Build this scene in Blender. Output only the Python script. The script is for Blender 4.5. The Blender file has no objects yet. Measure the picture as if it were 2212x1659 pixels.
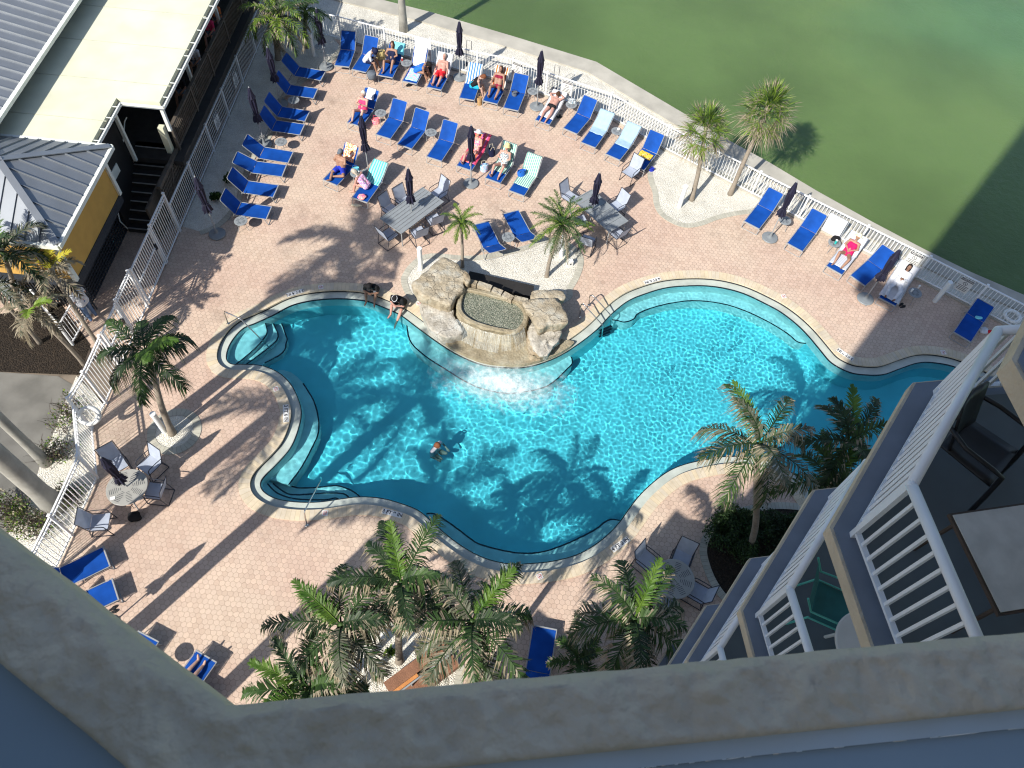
import bpy, bmesh, math, random
from mathutils import Vector, Matrix, Quaternion, noise
from mathutils.geometry import tessellate_polygon
random.seed(7)
S = bpy.context.scene
COL = S.collection
PI = math.pi
# ---------------------------------------------------------------- camera
H = 21.0
F = 1650.0                      # focal length in units of a 2212 px wide picture
NX, NY = 1005.0, 1866.0         # where the plumb line through the camera meets the picture
nv = Vector((NX - 1106, -(NY - 829.5), -F)).normalized()
up_c = -nv
fw = Vector((0, 0, -1)); yc = (fw - up_c * fw.dot(up_c)).normalized()
xc = yc.cross(up_c)
RM = Matrix((xc, yc, up_c))     # world = RM @ camera space
def ray(px, py):
    return RM @ Vector((px - 1106, -(py - 829.5), -F))
def P(px, py, z=0.0):
    """world point at height z seen at (px,py) of the survey picture"""
    d = ray(px, py); t = (z - H) / d.z
    return Vector((d.x * t, d.y * t, z))
def P2(p, z=0.0):
    v = P(p[0], p[1], z); return (v.x, v.y)
def proj(w):
    d = RM.transposed() @ (Vector(w) - Vector((0, 0, H)))
    return (1106 + F * d.x / -d.z, 829.5 - F * d.y / -d.z)
def zat(p, xy):
    r = ray(*p); s = math.hypot(xy[0], xy[1]) / math.hypot(r.x, r.y); return H + r.z * s
cam_d = bpy.data.cameras.new('camera'); cam = bpy.data.objects.new('camera', cam_d); COL.objects.link(cam)
cam_d.sensor_width = 36; cam_d.lens = 36 * F / 2212
cam_d.clip_start = 0.05; cam_d.clip_end = 3000
cam.location = (0, 0, H); cam.rotation_euler = RM.to_euler()
cam_d.dof.use_dof = True; cam_d.dof.focus_distance = 24; cam_d.dof.aperture_fstop = 13
S.camera = cam
# ---------------------------------------------------------------- sky, sun, exposure
EL = math.radians(40.5); AZ = math.radians(234)
W = bpy.data.worlds.new('World'); S.world = W; W.use_nodes = True
nt = W.node_tree; bg = nt.nodes['Background']
sky = nt.nodes.new('ShaderNodeTexSky'); sky.sky_type = 'NISHITA'; sky.sun_disc = False
sky.sun_elevation = EL; sky.sun_rotation = math.radians(216)
nt.links.new(sky.outputs[0], bg.inputs[0]); bg.inputs[1].default_value = 0.1
sd = bpy.data.lights.new('sun', 'SUN'); sd.energy = 4.6; sd.angle = math.radians(0.53); sd.color = (1, 0.95, 0.86)
sun = bpy.data.objects.new('sun', sd); COL.objects.link(sun)
tosun = Vector((math.cos(AZ) * math.cos(EL), math.sin(AZ) * math.cos(EL), math.sin(EL)))
sun.rotation_euler = tosun.to_track_quat('Z', 'Y').to_euler(); sun.location = tosun * 60
sd.cycles.is_caustics_light = True
S.view_settings.view_transform = 'Standard'; S.view_settings.look = 'None'
S.view_settings.gamma = 1; S.view_settings.exposure = 0.62
S.render.engine = 'CYCLES'
cy = S.cycles
cy.max_bounces = 8; cy.diffuse_bounces = 3; cy.glossy_bounces = 3; cy.transmission_bounces = 4; cy.transparent_max_bounces = 8
cy.filter_width = 1.15; cy.use_denoising = True; cy.sample_clamp_indirect = 6
cy.caustics_reflective = False; cy.caustics_refractive = True

# ---------------------------------------------------------------- materials
MATS = {}
def nodes_of(m):
    return m.node_tree.nodes, m.node_tree.links
def mat(name, col, rough=0.6, metal=0.0, var=0.0, scale=6.0, bump=0.0, bscale=None, trans=0.0, spec=0.5, col2=None, detail=4.0):
    """principled material with procedural colour variation and grain"""
    m = bpy.data.materials.new(name); m.use_nodes = True; N, L = nodes_of(m)
    b = N['Principled BSDF']; b.inputs['Roughness'].default_value = rough; b.inputs['Metallic'].default_value = metal
    b.inputs['Specular IOR Level'].default_value = spec
    tc = N.new('ShaderNodeTexCoord')
    nz = N.new('ShaderNodeTexNoise'); nz.inputs['Scale'].default_value = scale; nz.inputs['Detail'].default_value = detail
    L.new(tc.outputs['Object'], nz.inputs['Vector'])
    cr = N.new('ShaderNodeValToRGB'); c2 = col2 or tuple(min(1, c * (1 + var)) for c in col)
    c1 = col if col2 else tuple(c * (1 - var) for c in col)
    cr.color_ramp.elements[0].position = 0.35; cr.color_ramp.elements[1].position = 0.65
    cr.color_ramp.elements[0].color = (*c1, 1); cr.color_ramp.elements[1].color = (*c2, 1)
    L.new(nz.outputs['Fac'], cr.inputs[0]); L.new(cr.outputs[0], b.inputs['Base Color'])
    if bump:
        n2 = N.new('ShaderNodeTexNoise'); n2.inputs['Scale'].default_value = bscale or scale * 4; n2.inputs['Detail'].default_value = 3
        L.new(tc.outputs['Object'], n2.inputs['Vector'])
        bp = N.new('ShaderNodeBump'); bp.inputs['Strength'].default_value = bump; bp.inputs['Distance'].default_value = 0.02
        L.new(n2.outputs['Fac'], bp.inputs['Height']); L.new(bp.outputs[0], b.inputs['Normal'])
    if trans:
        out = N['Material Output']; tr = N.new('ShaderNodeBsdfTranslucent'); mx = N.new('ShaderNodeMixShader')
        L.new(cr.outputs[0], tr.inputs[0]); mx.inputs[0].default_value = trans
        L.new(b.outputs[0], mx.inputs[1]); L.new(tr.outputs[0], mx.inputs[2]); L.new(mx.outputs[0], out.inputs[0])
    MATS[name] = m; return m
def stripes(name, cols, freq, axis=1, rough=0.9):
    """cloth with printed stripes: cols = [(pos, rgb), ...] repeated freq times a metre"""
    m = bpy.data.materials.new(name); m.use_nodes = True; N, L = nodes_of(m)
    b = N['Principled BSDF']; b.inputs['Roughness'].default_value = rough; b.inputs['Specular IOR Level'].default_value = 0.1
    uv = N.new('ShaderNodeUVMap'); sp = N.new('ShaderNodeSeparateXYZ'); L.new(uv.outputs[0], sp.inputs[0])
    mu = N.new('ShaderNodeMath'); mu.operation = 'MULTIPLY'; mu.inputs[1].default_value = freq; L.new(sp.outputs[axis], mu.inputs[0])
    fr = N.new('ShaderNodeMath'); fr.operation = 'FRACT'; L.new(mu.outputs[0], fr.inputs[0])
    cr = N.new('ShaderNodeValToRGB'); cr.color_ramp.interpolation = 'CONSTANT'
    while len(cr.color_ramp.elements) < len(cols): cr.color_ramp.elements.new(0.5)
    for e, (p, c) in zip(cr.color_ramp.elements, cols): e.position = p; e.color = (*c, 1)
    L.new(fr.outputs[0], cr.inputs[0]); L.new(cr.outputs[0], b.inputs['Base Color'])
    MATS[name] = m; return m
def floral(name, c1, c2, c3, scale=14):
    m = bpy.data.materials.new(name); m.use_nodes = True; N, L = nodes_of(m)
    b = N['Principled BSDF']; b.inputs['Roughness'].default_value = 0.85
    tc = N.new('ShaderNodeTexCoord'); nz = N.new('ShaderNodeTexNoise'); nz.inputs['Scale'].default_value = scale
    L.new(tc.outputs['Object'], nz.inputs['Vector'])
    cr = N.new('ShaderNodeValToRGB'); cr.color_ramp.interpolation = 'CONSTANT'; cr.color_ramp.elements.new(0.5)
    for e, (p, c) in zip(cr.color_ramp.elements, ((0, c1), (0.46, c2), (0.56, c3))): e.position = p; e.color = (*c, 1)
    L.new(nz.outputs['Fac'], cr.inputs[0]); L.new(cr.outputs[0], b.inputs['Base Color'])
    MATS[name] = m; return m
class NG:
    """tiny node helper"""
    def __init__(s, m): s.N, s.L = nodes_of(m)
    def math(s, op, a, b=None, clamp=False):
        n = s.N.new('ShaderNodeMath'); n.operation = op; n.use_clamp = clamp
        for i, v in enumerate((a, b)):
            if v is None: continue
            if isinstance(v, (int, float)): n.inputs[i].default_value = v
            else: s.L.new(v, n.inputs[i])
        return n.outputs[0]
    def vmath(s, op, a, b=None, out=0):
        n = s.N.new('ShaderNodeVectorMath'); n.operation = op
        for i, v in enumerate((a, b)):
            if v is None: continue
            if isinstance(v, (tuple, list)): n.inputs[i].default_value = v
            elif isinstance(v, (int, float)): n.inputs['Scale'].default_value = v
            else: s.L.new(v, n.inputs[i])
        return n.outputs[out]
    def noise(s, vec, scale, detail=3, rough=0.5):
        n = s.N.new('ShaderNodeTexNoise'); n.inputs['Scale'].default_value = scale; n.inputs['Detail'].default_value = detail
        n.inputs['Roughness'].default_value = rough
        if vec is not None: s.L.new(vec, n.inputs['Vector'])
        return n.outputs['Fac']
    def ramp(s, fac, stops, interp='LINEAR'):
        n = s.N.new('ShaderNodeValToRGB'); cr = n.color_ramp; cr.interpolation = interp
        while len(cr.elements) < len(stops): cr.elements.new(0.5)
        for e, (p, c) in zip(cr.elements, stops):
            e.position = p; e.color = (*c, 1) if not isinstance(c, (int, float)) else (c, c, c, 1)
        s.L.new(fac, n.inputs[0]); return n.outputs[0]
    def mix(s, fac, a, b, mode='MIX'):
        n = s.N.new('ShaderNodeMix'); n.data_type = 'RGBA'; n.blend_type = mode
        for i, v in ((0, fac), (6, a), (7, b)):
            if isinstance(v, (int, float)): n.inputs[i].default_value = v
            elif isinstance(v, tuple): n.inputs[i].default_value = (*v, 1)
            else: s.L.new(v, n.inputs[i])
        return n.outputs[2]
    def bump(s, h, strength, dist):
        n = s.N.new('ShaderNodeBump'); n.inputs['Strength'].default_value = strength; n.inputs['Distance'].default_value = dist
        s.L.new(h, n.inputs['Height']); return n.outputs[0]
def newmat(name, rough=0.7, spec=0.5):
    m = bpy.data.materials.new(name); m.use_nodes = True; g = NG(m); b = g.N['Principled BSDF']
    b.inputs['Roughness'].default_value = rough; b.inputs['Specular IOR Level'].default_value = spec
    tc = g.N.new('ShaderNodeTexCoord'); MATS[name] = m
    return m, g, b, tc.outputs['Object']

# ---------------------------------------------------------------- objects
def tag(o, label=None, cat=None, group=None, kind=None):
    if label: o['label'] = label
    if cat: o['category'] = cat
    if group: o['group'] = group
    if kind: o['kind'] = kind
    return o
def empty(name, loc=(0, 0, 0), rz=0.0, label=None, cat=None, group=None):
    o = bpy.data.objects.new(name, None); COL.objects.link(o); o.location = loc; o.rotation_euler = (0, 0, rz)
    o.empty_display_size = 0.1
    return tag(o, label, cat, group)
def kids(o): return [c for c in list(bpy.data.objects) if c.parent == o]
_tree = {}
def copy_tree(o, parent=None):
    c = o.copy(); COL.objects.link(c); c.parent = parent
    for ch in PROTO_KIDS.get(o.name, ()): copy_tree(ch, c)
    return c
PROTO_KIDS = {}
def reg(o):
    """remember a prototype's children so that copying does not search the whole file"""
    for c in bpy.data.objects:
        if c.parent: PROTO_KIDS.setdefault(c.parent.name, [])
        if c.parent and c not in PROTO_KIDS[c.parent.name]: PROTO_KIDS[c.parent.name].append(c)
class MB:
    def __init__(s): s.v = []; s.f = []; s.mi = []; s.uv = []
    def add(s, vs, fs, mi=0):
        o = len(s.v); s.v += [tuple(v) for v in vs]; s.f += [tuple(i + o for i in f) for f in fs]; s.mi += [mi] * len(fs); return s
    def box(s, c, d, rz=0.0, mi=0, M=None):
        hx, hy, hz = d[0] / 2, d[1] / 2, d[2] / 2
        vs = [Vector((x, y, z)) for x in (-hx, hx) for y in (-hy, hy) for z in (-hz, hz)]
        R = M or Matrix.Rotation(rz, 3, 'Z'); c = Vector(c)
        return s.add([R @ v + c for v in vs], [(0, 1, 3, 2), (4, 6, 7, 5), (0, 4, 5, 1), (2, 3, 7, 6), (0, 2, 6, 4), (1, 5, 7, 3)], mi)
    def bar(s, a, b, w, h, mi=0, upv=(0, 0, 1)):
        a = Vector(a); b = Vector(b); d = (b - a)
        if d.length < 1e-6: return s
        x = d.normalized(); u = Vector(upv)
        if abs(x.dot(u)) > .98: u = Vector((1, 0, 0))
        y = u.cross(x).normalized(); z = x.cross(y)
        M = Matrix((x, y, z)).transposed()
        return s.box((a + b) / 2, (d.length, w, h), M=M, mi=mi)
    def tube(s, pts, r, n=6, mi=0, cap=True):
        pts = [Vector(p) for p in pts]; k = len(pts); rs = r if isinstance(r, (list, tuple)) else [r] * k
        o = len(s.v); prev = None
        for i, p in enumerate(pts):
            d = (pts[min(i + 1, k - 1)] - pts[max(i - 1, 0)]).normalized()
            u = prev if prev is not None else (Vector((0, 0, 1)) if abs(d.z) < .9 else Vector((1, 0, 0)))
            x = u.cross(d)
            if x.length < 1e-4: x = Vector((0, 1, 0)).cross(d)
            x.normalize(); y = d.cross(x); prev = y
            for j in range(n):
                a = 2 * PI * j / n; s.v.append(tuple(p + (x * math.cos(a) + y * math.sin(a)) * rs[i]))
        for i in range(k - 1):
            for j in range(n):
                a = o + i * n + j; b = o + i * n + (j + 1) % n; s.f.append((a, b, b + n, a + n)); s.mi.append(mi)
        if cap:
            s.f.append(tuple(o + j for j in range(n))[::-1]); s.f.append(tuple(o + (k - 1) * n + j for j in range(n))); s.mi += [mi, mi]
        return s
    def lathe(s, prof, c=(0, 0, 0), n=20, mi=0, sy=1.0):
        """prof = [(r, z), ...]"""
        o = len(s.v); c = Vector(c); k = len(prof)
        for r, z in prof:
            for j in range(n):
                a = 2 * PI * j / n; s.v.append((c.x + r * math.cos(a), c.y + r * sy * math.sin(a), c.z + z))
        for i in range(k - 1):
            for j in range(n):
                a = o + i * n + j; b = o + i * n + (j + 1) % n; s.f.append((a, b, b + n, a + n)); s.mi.append(mi)
        s.f.append(tuple(o + j for j in range(n))[::-1]); s.f.append(tuple(o + (k - 1) * n + j for j in range(n))); s.mi += [mi, mi]
        return s
    def prism(s, poly, z0, z1, mi=0):
        n = len(poly); area = sum(poly[i][0] * poly[(i + 1) % n][1] - poly[(i + 1) % n][0] * poly[i][1] for i in range(n))
        if area < 0: poly = poly[::-1]
        o = len(s.v)
        s.v += [(p[0], p[1], z0) for p in poly] + [(p[0], p[1], z1) for p in poly]
        for i in range(n):
            j = (i + 1) % n; s.f.append((o + i, o + j, o + n + j, o + n + i)); s.mi.append(mi)
        tr = tessellate_polygon([[Vector((p[0], p[1], 0)) for p in poly]])
        for t in tr:
            a, b, c = [poly[i] for i in t]
            if (b[0] - a[0]) * (c[1] - a[1]) - (c[0] - a[0]) * (b[1] - a[1]) < 0: t = t[::-1]
            s.f.append(tuple(o + n + i for i in t)); s.f.append(tuple(o + i for i in t)[::-1]); s.mi += [mi, mi]
        return s
    def grid(s, fn, nu, nv, mi=0, flip=False):
        o = len(s.v)
        for i in range(nu + 1):
            for j in range(nv + 1): s.v.append(tuple(fn(i / nu, j / nv)))
        for i in range(nu):
            for j in range(nv):
                a = o + i * (nv + 1) + j; f = (a, a + nv + 1, a + nv + 2, a + 1)
                s.f.append(f[::-1] if flip else f); s.mi.append(mi)
        return s
    def sphere(s, c, r, n=10, m=6, mi=0, sc=(1, 1, 1), M=None):
        o = len(s.v); c = Vector(c)
        for i in range(m + 1):
            t = PI * i / m
            for j in range(n):
                a = 2 * PI * j / n; v = Vector((math.sin(t) * math.cos(a) * sc[0], math.sin(t) * math.sin(a) * sc[1], math.cos(t) * sc[2])) * r
                if M: v = M @ v
                s.v.append(tuple(c + v))
        for i in range(m):
            for j in range(n):
                a = o + i * n + j; b = o + i * n + (j + 1) % n; s.f.append((a, a + n, b + n, b)); s.mi.append(mi)
        return s
    def build(s, name, mats, parent=None, smooth=False, uv=None):
        me = bpy.data.meshes.new(name); me.from_pydata(s.v, [], s.f)
        mats = mats if isinstance(mats, (list, tuple)) else [mats]
        for m in mats: me.materials.append(MATS[m] if isinstance(m, str) else m)
        if len(mats) > 1: me.polygons.foreach_set('material_index', s.mi)
        if smooth: me.polygons.foreach_set('use_smooth', [True] * len(me.polygons))
        if uv:
            ul = me.uv_layers.new(name='UVMap')
            for l in me.loops: ul.data[l.index].uv = uv[l.vertex_index]
        me.validate(); me.update()
        o = bpy.data.objects.new(name, me); COL.objects.link(o)
        if parent: o.parent = parent
        return o
def sheet(name, loops, z, m, kind='structure', parent=None):
    """flat polygon with holes"""
    allp = []; ls = []
    for lp in loops:
        ls.append([Vector((p[0], p[1], 0)) for p in lp]); allp += [(p[0], p[1], z) for p in lp]
    tr = tessellate_polygon(ls); fs = []
    for t in tr:
        a, b, c = [allp[i] for i in t]
        fs.append(t if (b[0] - a[0]) * (c[1] - a[1]) - (c[0] - a[0]) * (b[1] - a[1]) > 0 else t[::-1])
    mb = MB(); mb.add(allp, fs); o = mb.build(name, m, parent)
    if kind: o['kind'] = kind
    return o
def smooth_loop(pts, n=6, closed=True):
    """Catmull-Rom through the points"""
    out = []; k = len(pts)
    for i in range(k if closed else k - 1):
        g = lambda q: Vector(pts[q % k] if closed else pts[max(0, min(k - 1, q))]).to_2d()
        p0, p1, p2, p3 = g(i - 1), g(i), g(i + 1), g(i + 2)
        for j in range(n):
            t = j / n; t2 = t * t; t3 = t2 * t
            out.append(tuple(0.5 * ((2 * p1) + (p2 - p0) * t + (2 * p0 - 5 * p1 + 4 * p2 - p3) * t2 + (3 * p1 - p0 - 3 * p2 + p3) * t3)))
    if not closed: out.append(tuple(Vector(pts[-1]).to_2d()))
    return out
def offset_loop(pts, d):
    """move a closed loop outwards by d (positive) along smoothed normals"""
    k = len(pts); A = sum(pts[i][0] * pts[(i + 1) % k][1] - pts[(i + 1) % k][0] * pts[i][1] for i in range(k)); sg = 1 if A > 0 else -1
    out = []
    for i in range(k):
        a = Vector(pts[(i - 2) % k]); b = Vector(pts[(i + 2) % k]); t = (b - a).normalized()
        out.append((pts[i][0] + t.y * d * sg, pts[i][1] - t.x * d * sg))
    return out
def inside(p, poly):
    x, y = p; c = False; j = len(poly) - 1
    for i in range(len(poly)):
        xi, yi = poly[i]; xj, yj = poly[j]
        if (yi > y) != (yj > y) and x < (xj - xi) * (y - yi) / (yj - yi) + xi: c = not c
        j = i
    return c
def band(mb, la, lb, za, zb, mi=0, closed=True, a=0, b=None):
    """quad strip between two matching loops"""
    k = len(la); o = len(mb.v)
    mb.v += [(p[0], p[1], za) for p in la] + [(p[0], p[1], zb) for p in lb]
    rng = range(k if closed else k - 1)
    for i in rng:
        j = (i + 1) % k; mb.f.append((o + i, o + k + i, o + k + j, o + j)); mb.mi.append(mi)
# ================================================================ setting materials
def paver_mat():
    m, g, b, oc = newmat('pavers', 0.75, 0.3)
    sz = 0.152
    p = g.vmath('ADD', g.vmath('SCALE', oc, 1 / sz), (400.0, 400 * 1.7320508, 0))
    p = g.vmath('MULTIPLY', p, (1, 1, 0))
    wob = g.N.new('ShaderNodeTexNoise'); wob.inputs['Scale'].default_value = 1.1; g.L.new(p, wob.inputs['Vector'])
    pw = g.vmath('ADD', p, g.vmath('SCALE', g.vmath('SUBTRACT', wob.outputs['Color'], (0.5, 0.5, 0.5)), 0.40))
    pw = g.vmath('MULTIPLY', pw, (1, 1, 0))
    s = (1.0, 1.7320508, 1.0); h = (0.5, 0.8660254, 0.5)
    a = g.vmath('SUBTRACT', g.vmath('MODULO', pw, s), h)
    bb = g.vmath('SUBTRACT', g.vmath('MODULO', g.vmath('SUBTRACT', pw, (0.5, 0.8660254, 0)), s), h)
    a = g.vmath('MULTIPLY', a, (1, 1, 0)); bb = g.vmath('MULTIPLY', bb, (1, 1, 0))
    la = g.vmath('LENGTH', a, None, 1); lb = g.vmath('LENGTH', bb, None, 1)
    sel = g.math('LESS_THAN', lb, la)
    mx = g.N.new('ShaderNodeMix'); mx.data_type = 'VECTOR'; g.L.new(sel, mx.inputs[0]); g.L.new(a, mx.inputs[4]); g.L.new(bb, mx.inputs[5])
    gv = mx.outputs[1]; ab = g.vmath('ABSOLUTE', gv)
    dt = g.vmath('DOT_PRODUCT', ab, (0.5, 0.8660254, 0), 1)
    sx = g.N.new('ShaderNodeSeparateXYZ'); g.L.new(ab, sx.inputs[0])
    hx = g.math('MAXIMUM', dt, sx.outputs[0])
    ln = g.vmath('LENGTH', gv, None, 1)
    e = g.math('ADD', g.math('MULTIPLY', hx, 0.75), g.math('MULTIPLY', ln, 0.25))
    joint = g.ramp(e, [(0.435, 0.0), (0.48, 1.0)])
    idv = g.vmath('SUBTRACT', pw, gv)
    wn = g.N.new('ShaderNodeTexWhiteNoise'); wn.noise_dimensions = '2D'
    g.L.new(g.vmath('SNAP', g.vmath('ADD', idv, (0.1, 0.1, 0)), (0.25, 0.25, 0.25)), wn.inputs['Vector'])
    big = g.noise(oc, 0.35, 3)
    base = g.mix(g.ramp(big, [(0.4, 0.0), (0.62, 1.0)]), (0.535, 0.395, 0.318), (0.56, 0.44, 0.35))
    cell = g.ramp(wn.outputs['Value'], [(0, (0.92, 0.89, 0.87)), (0.5, (1, 1, 1)), (1, (1.07, 1.06, 1.04))])
    c = g.mix(1.0, base, cell, 'MULTIPLY')
    gr = g.ramp(g.noise(oc, 60, 2), [(0.3, 0.88), (0.7, 1.1)])
    c = g.mix(1.0, c, gr, 'MULTIPLY')
    st = g.ramp(g.noise(oc, 0.55, 7, 0.7), [(0.30, 0.74), (0.42, 0.96), (0.62, 1.03)])
    c = g.mix(1.0, c, st, 'MULTIPLY')
    c = g.mix(g.math('MULTIPLY', joint, 0.5), c, (0.25, 0.185, 0.145))
    g.L.new(c, b.inputs['Base Color'])
    g.L.new(g.bump(g.math('SUBTRACT', 1, joint), 0.5, 0.008), b.inputs['Normal'])
paver_mat()
def gravel_mat(name, c1, c2, c3, scale=38):
    m, g, b, oc = newmat(name, 0.85, 0.3)
    v = g.N.new('ShaderNodeTexVoronoi'); v.inputs['Scale'].default_value = scale; g.L.new(oc, v.inputs['Vector'])
    wn = g.N.new('ShaderNodeSeparateColor'); g.L.new(v.outputs['Color'], wn.inputs[0])
    c = g.ramp(wn.outputs[0], [(0, c1), (0.5, c2), (1, c3)])
    big = g.ramp(g.noise(oc, 1.6, 5, 0.6), [(0.3, 0.82), (0.6, 1.04)])
    c = g.mix(1.0, c, big, 'MULTIPLY')
    c = g.mix(g.ramp(v.outputs['Distance'], [(0.5, 0.0), (0.95, 0.5)]), c, (0.36, 0.32, 0.25))
    g.L.new(c, b.inputs['Base Color'])
    g.L.new(g.bump(g.math('SUBTRACT', 1, v.outputs['Distance']), 0.9, 0.03), b.inputs['Normal'])
gravel_mat('white_gravel', (0.66, 0.62, 0.53), (0.74, 0.71, 0.63), (0.80, 0.79, 0.73))
gravel_mat('mulch', (0.012, 0.008, 0.005), (0.02, 0.014, 0.009), (0.04, 0.028, 0.018), 24)
for n_ in MATS['mulch'].node_tree.nodes:
    if n_.type == 'MIX' and not n_.inputs[7].is_linked: n_.inputs[7].default_value = (0.01, 0.007, 0.005, 1)
gravel_mat('fountain_gravel', (0.08, 0.10, 0.07), (0.17, 0.19, 0.14), (0.30, 0.31, 0.25), 30)
mat('asphalt', (0.155, 0.15, 0.135), 0.9, var=0.18, scale=1.3, bump=0.4, bscale=90, detail=8)
mat('concrete', (0.40, 0.38, 0.33), 0.85, var=0.12, scale=1.2, bump=0.3, bscale=60, detail=8)
mat('rim_plaster', (0.43, 0.47, 0.43), 0.5, var=0.12, scale=2.5, bump=0.2, bscale=30, detail=6)
mat('dark_tile', (0.012, 0.014, 0.022), 0.2, var=0.3, scale=30)
mat('seawall_face', (0.22, 0.20, 0.16), 0.9, var=0.3, scale=2)
mat('earth', (0.16, 0.13, 0.10), 0.9, var=0.3, scale=1.5)
mat('wet_stain', (0.33, 0.33, 0.28), 0.3, var=0.2, scale=3)
def brick_uv(name, c1, c2, joint, rough=0.7, jw=0.1):
    m, g, b, oc = newmat(name, rough, 0.3)
    uv = g.N.new('ShaderNodeUVMap'); sp = g.N.new('ShaderNodeSeparateXYZ'); g.L.new(uv.outputs[0], sp.inputs[0])
    fl = g.math('FLOOR', sp.outputs[0]); fr = g.math('FRACT', sp.outputs[0])
    wn = g.N.new('ShaderNodeTexWhiteNoise'); wn.noise_dimensions = '1D'; g.L.new(fl, wn.inputs['W'])
    c = g.mix(wn.outputs['Value'], c1, c2)
    c = g.mix(1.0, c, g.ramp(g.noise(oc, 3, 5, 0.6), [(0.3, 0.82), (0.65, 1.08)]), 'MULTIPLY')
    c = g.mix(g.math('MULTIPLY', g.math('LESS_THAN', fr, jw), .6), c, joint)
    g.L.new(c, b.inputs['Base Color'])
brick_uv('coping_brick', (0.60, 0.50, 0.35), (0.55, 0.48, 0.38), (0.40, 0.31, 0.2))
brick_uv('border_brick', (0.40, 0.39, 0.33), (0.47, 0.45, 0.38), (0.22, 0.20, 0.17), jw=0.12)
def bay_mat():
    m, g, b, oc = newmat('bay_water', 0.12, 0.5)
    big = g.noise(oc, 0.06, 3, 0.5)
    sx = g.N.new('ShaderNodeSeparateXYZ'); g.L.new(oc, sx.inputs[0])
    dist = g.math('ADD', g.math('MULTIPLY', sx.outputs[0], 0.012), g.math('MULTIPLY', big, 0.9))
    c = g.ramp(dist, [(0.35, (0.100, 0.160, 0.056)), (0.62, (0.118, 0.184, 0.064)), (0.86, (0.090, 0.182, 0.080)), (1.0, (0.054, 0.172, 0.108))])
    pat = g.ramp(g.noise(oc, 0.16, 3, 0.5), [(0.30, 0.80), (0.62, 1.06)])
    c = g.mix(1.0, c, pat, 'MULTIPLY'); g.L.new(c, b.inputs['Base Color'])
    b.inputs['IOR'].default_value = 1.33
    b.inputs['Subsurface Weight'].default_value = 1.0; b.inputs['Subsurface Radius'].default_value = (0.7, 1.0, 0.6); b.inputs['Subsurface Scale'].default_value = 0.9
    g.L.new(g.bump(g.noise(oc, 3.4, 6, 0.65), 0.5, 0.06), b.inputs['Normal'])
bay_mat()
# pool water: clear, rippled, seen through to the plaster
m, g, b, oc = newmat('pool_water', 0.0)
g.N.remove(b); rf = g.N.new('ShaderNodeBsdfGlass')
rf.inputs['Color'].default_value = (0.54, 0.92, 1.0, 1); rf.inputs['Roughness'].default_value = 0; rf.inputs['IOR'].default_value = 1.33
g.L.new(rf.outputs[0], g.N['Material Output'].inputs[0])
mat('pool_plaster', (0.27, 0.80, 0.85), 0.8, var=0.08, scale=0.8, detail=6)
mat('bench_plaster', (0.78, 0.86, 0.82), 0.8, var=0.10, scale=2.0, detail=6)

# ================================================================ pool outline
Wz = -0.12
Wpx = [(490,772),(499,742),(524,712),(553,699),(590,682),(628,662),(665,652),(708,647),(753,647),(793,652),(828,665),(865,682),(903,710),(940,737),(978,762),(1015,780),(1053,792),(1106,796),(1143,793),(1181,782),(1218,765),(1256,740),(1291,712),(1321,680),(1356,652),(1393,636),(1443,622),(1506,618),(1556,622),(1606,635),(1659,660),(1689,677),(1721,702),(1746,727),(1771,757),(1796,785),(1834,805),(1871,811),(1909,810),(1946,797),(1984,785),(2021,785),(2069,796),(2140,830),(2190,900),(2160,975),(2090,1040),(1990,1085),(1880,1110),(1800,1108),(1756,1078),(1736,1042),(1692,1010),(1640,992),(1570,986),(1506,996),(1461,1009),(1426,1029),(1388,1062),(1363,1092),(1338,1127),(1313,1154),(1281,1179),(1243,1199),(1193,1212),(1143,1217),(1106,1218),(1065,1211),(1028,1197),(990,1174),(958,1149),(928,1122),(903,1102),(865,1087),(823,1076),(778,1073),(740,1077),(690,1084),(640,1084),(598,1077),(573,1064),(564,1049),(570,1032),(598,1004),(628,969),(645,929),(652,892),(645,862),(630,832),(604,806),(566,790),(525,787),(500,786)]
Wl = smooth_loop([P2(p, Wz) for p in Wpx], 5)
Cl = offset_loop(Wl, 0.30)
for _ in range(3): Cl = [((Cl[i-1][0]+Cl[i][0]*2+Cl[(i+1)%len(Cl)][0])/4, (Cl[i-1][1]+Cl[i][1]*2+Cl[(i+1)%len(Cl)][1])/4) for i in range(len(Cl))]
Ol = offset_loop(Cl, 0.33)
Hl = offset_loop(Cl, 0.20)
def ringuv(la, per):
    u = [0.0]
    for i in range(1, len(la)): u.append(u[-1] + math.dist(la[i], la[i - 1]) / per)
    return u
def strip(name, la, lb, za, zb, m, per=0.2, kind='structure', parent=None, closed=True):
    mb = MB(); u = ringuv(la, per)
    if closed:
        la = la + [la[0]]; lb = lb + [lb[0]]; u.append(u[-1] + math.dist(la[-1], la[-2]) / per)
    k = len(la); mb.v = [(p[0], p[1], za) for p in la] + [(p[0], p[1], zb) for p in lb]
    for i in range(k - 1):
        mb.f.append((i, i + 1, k + i + 1, k + i)); mb.mi.append(0)
    a, bq, c = [Vector(mb.v[q]) for q in (0, 1, k)]
    if (bq - a).cross(c - a).z < 0: mb.f = [f[::-1] for f in mb.f]
    o = mb.build(name, m, parent, uv=[(q, 0) for q in u] + [(q, 1) for q in u])
    if kind: o['kind'] = kind
    return o
pool = empty('swimming_pool', (0, 0, 0), label='freeform turquoise swimming pool with pale rim and tan brick coping', cat='swimming pool')
pool['kind'] = 'structure'
strip('coping', Cl, Ol, 0.02, 0.022, 'coping_brick', 0.13, None, pool)
strip('coping_edge', Ol, Ol, 0.022, 0.0, 'coping_brick', 0.24, None, pool)
Cd = offset_loop(Cl, 0.018)
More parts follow.
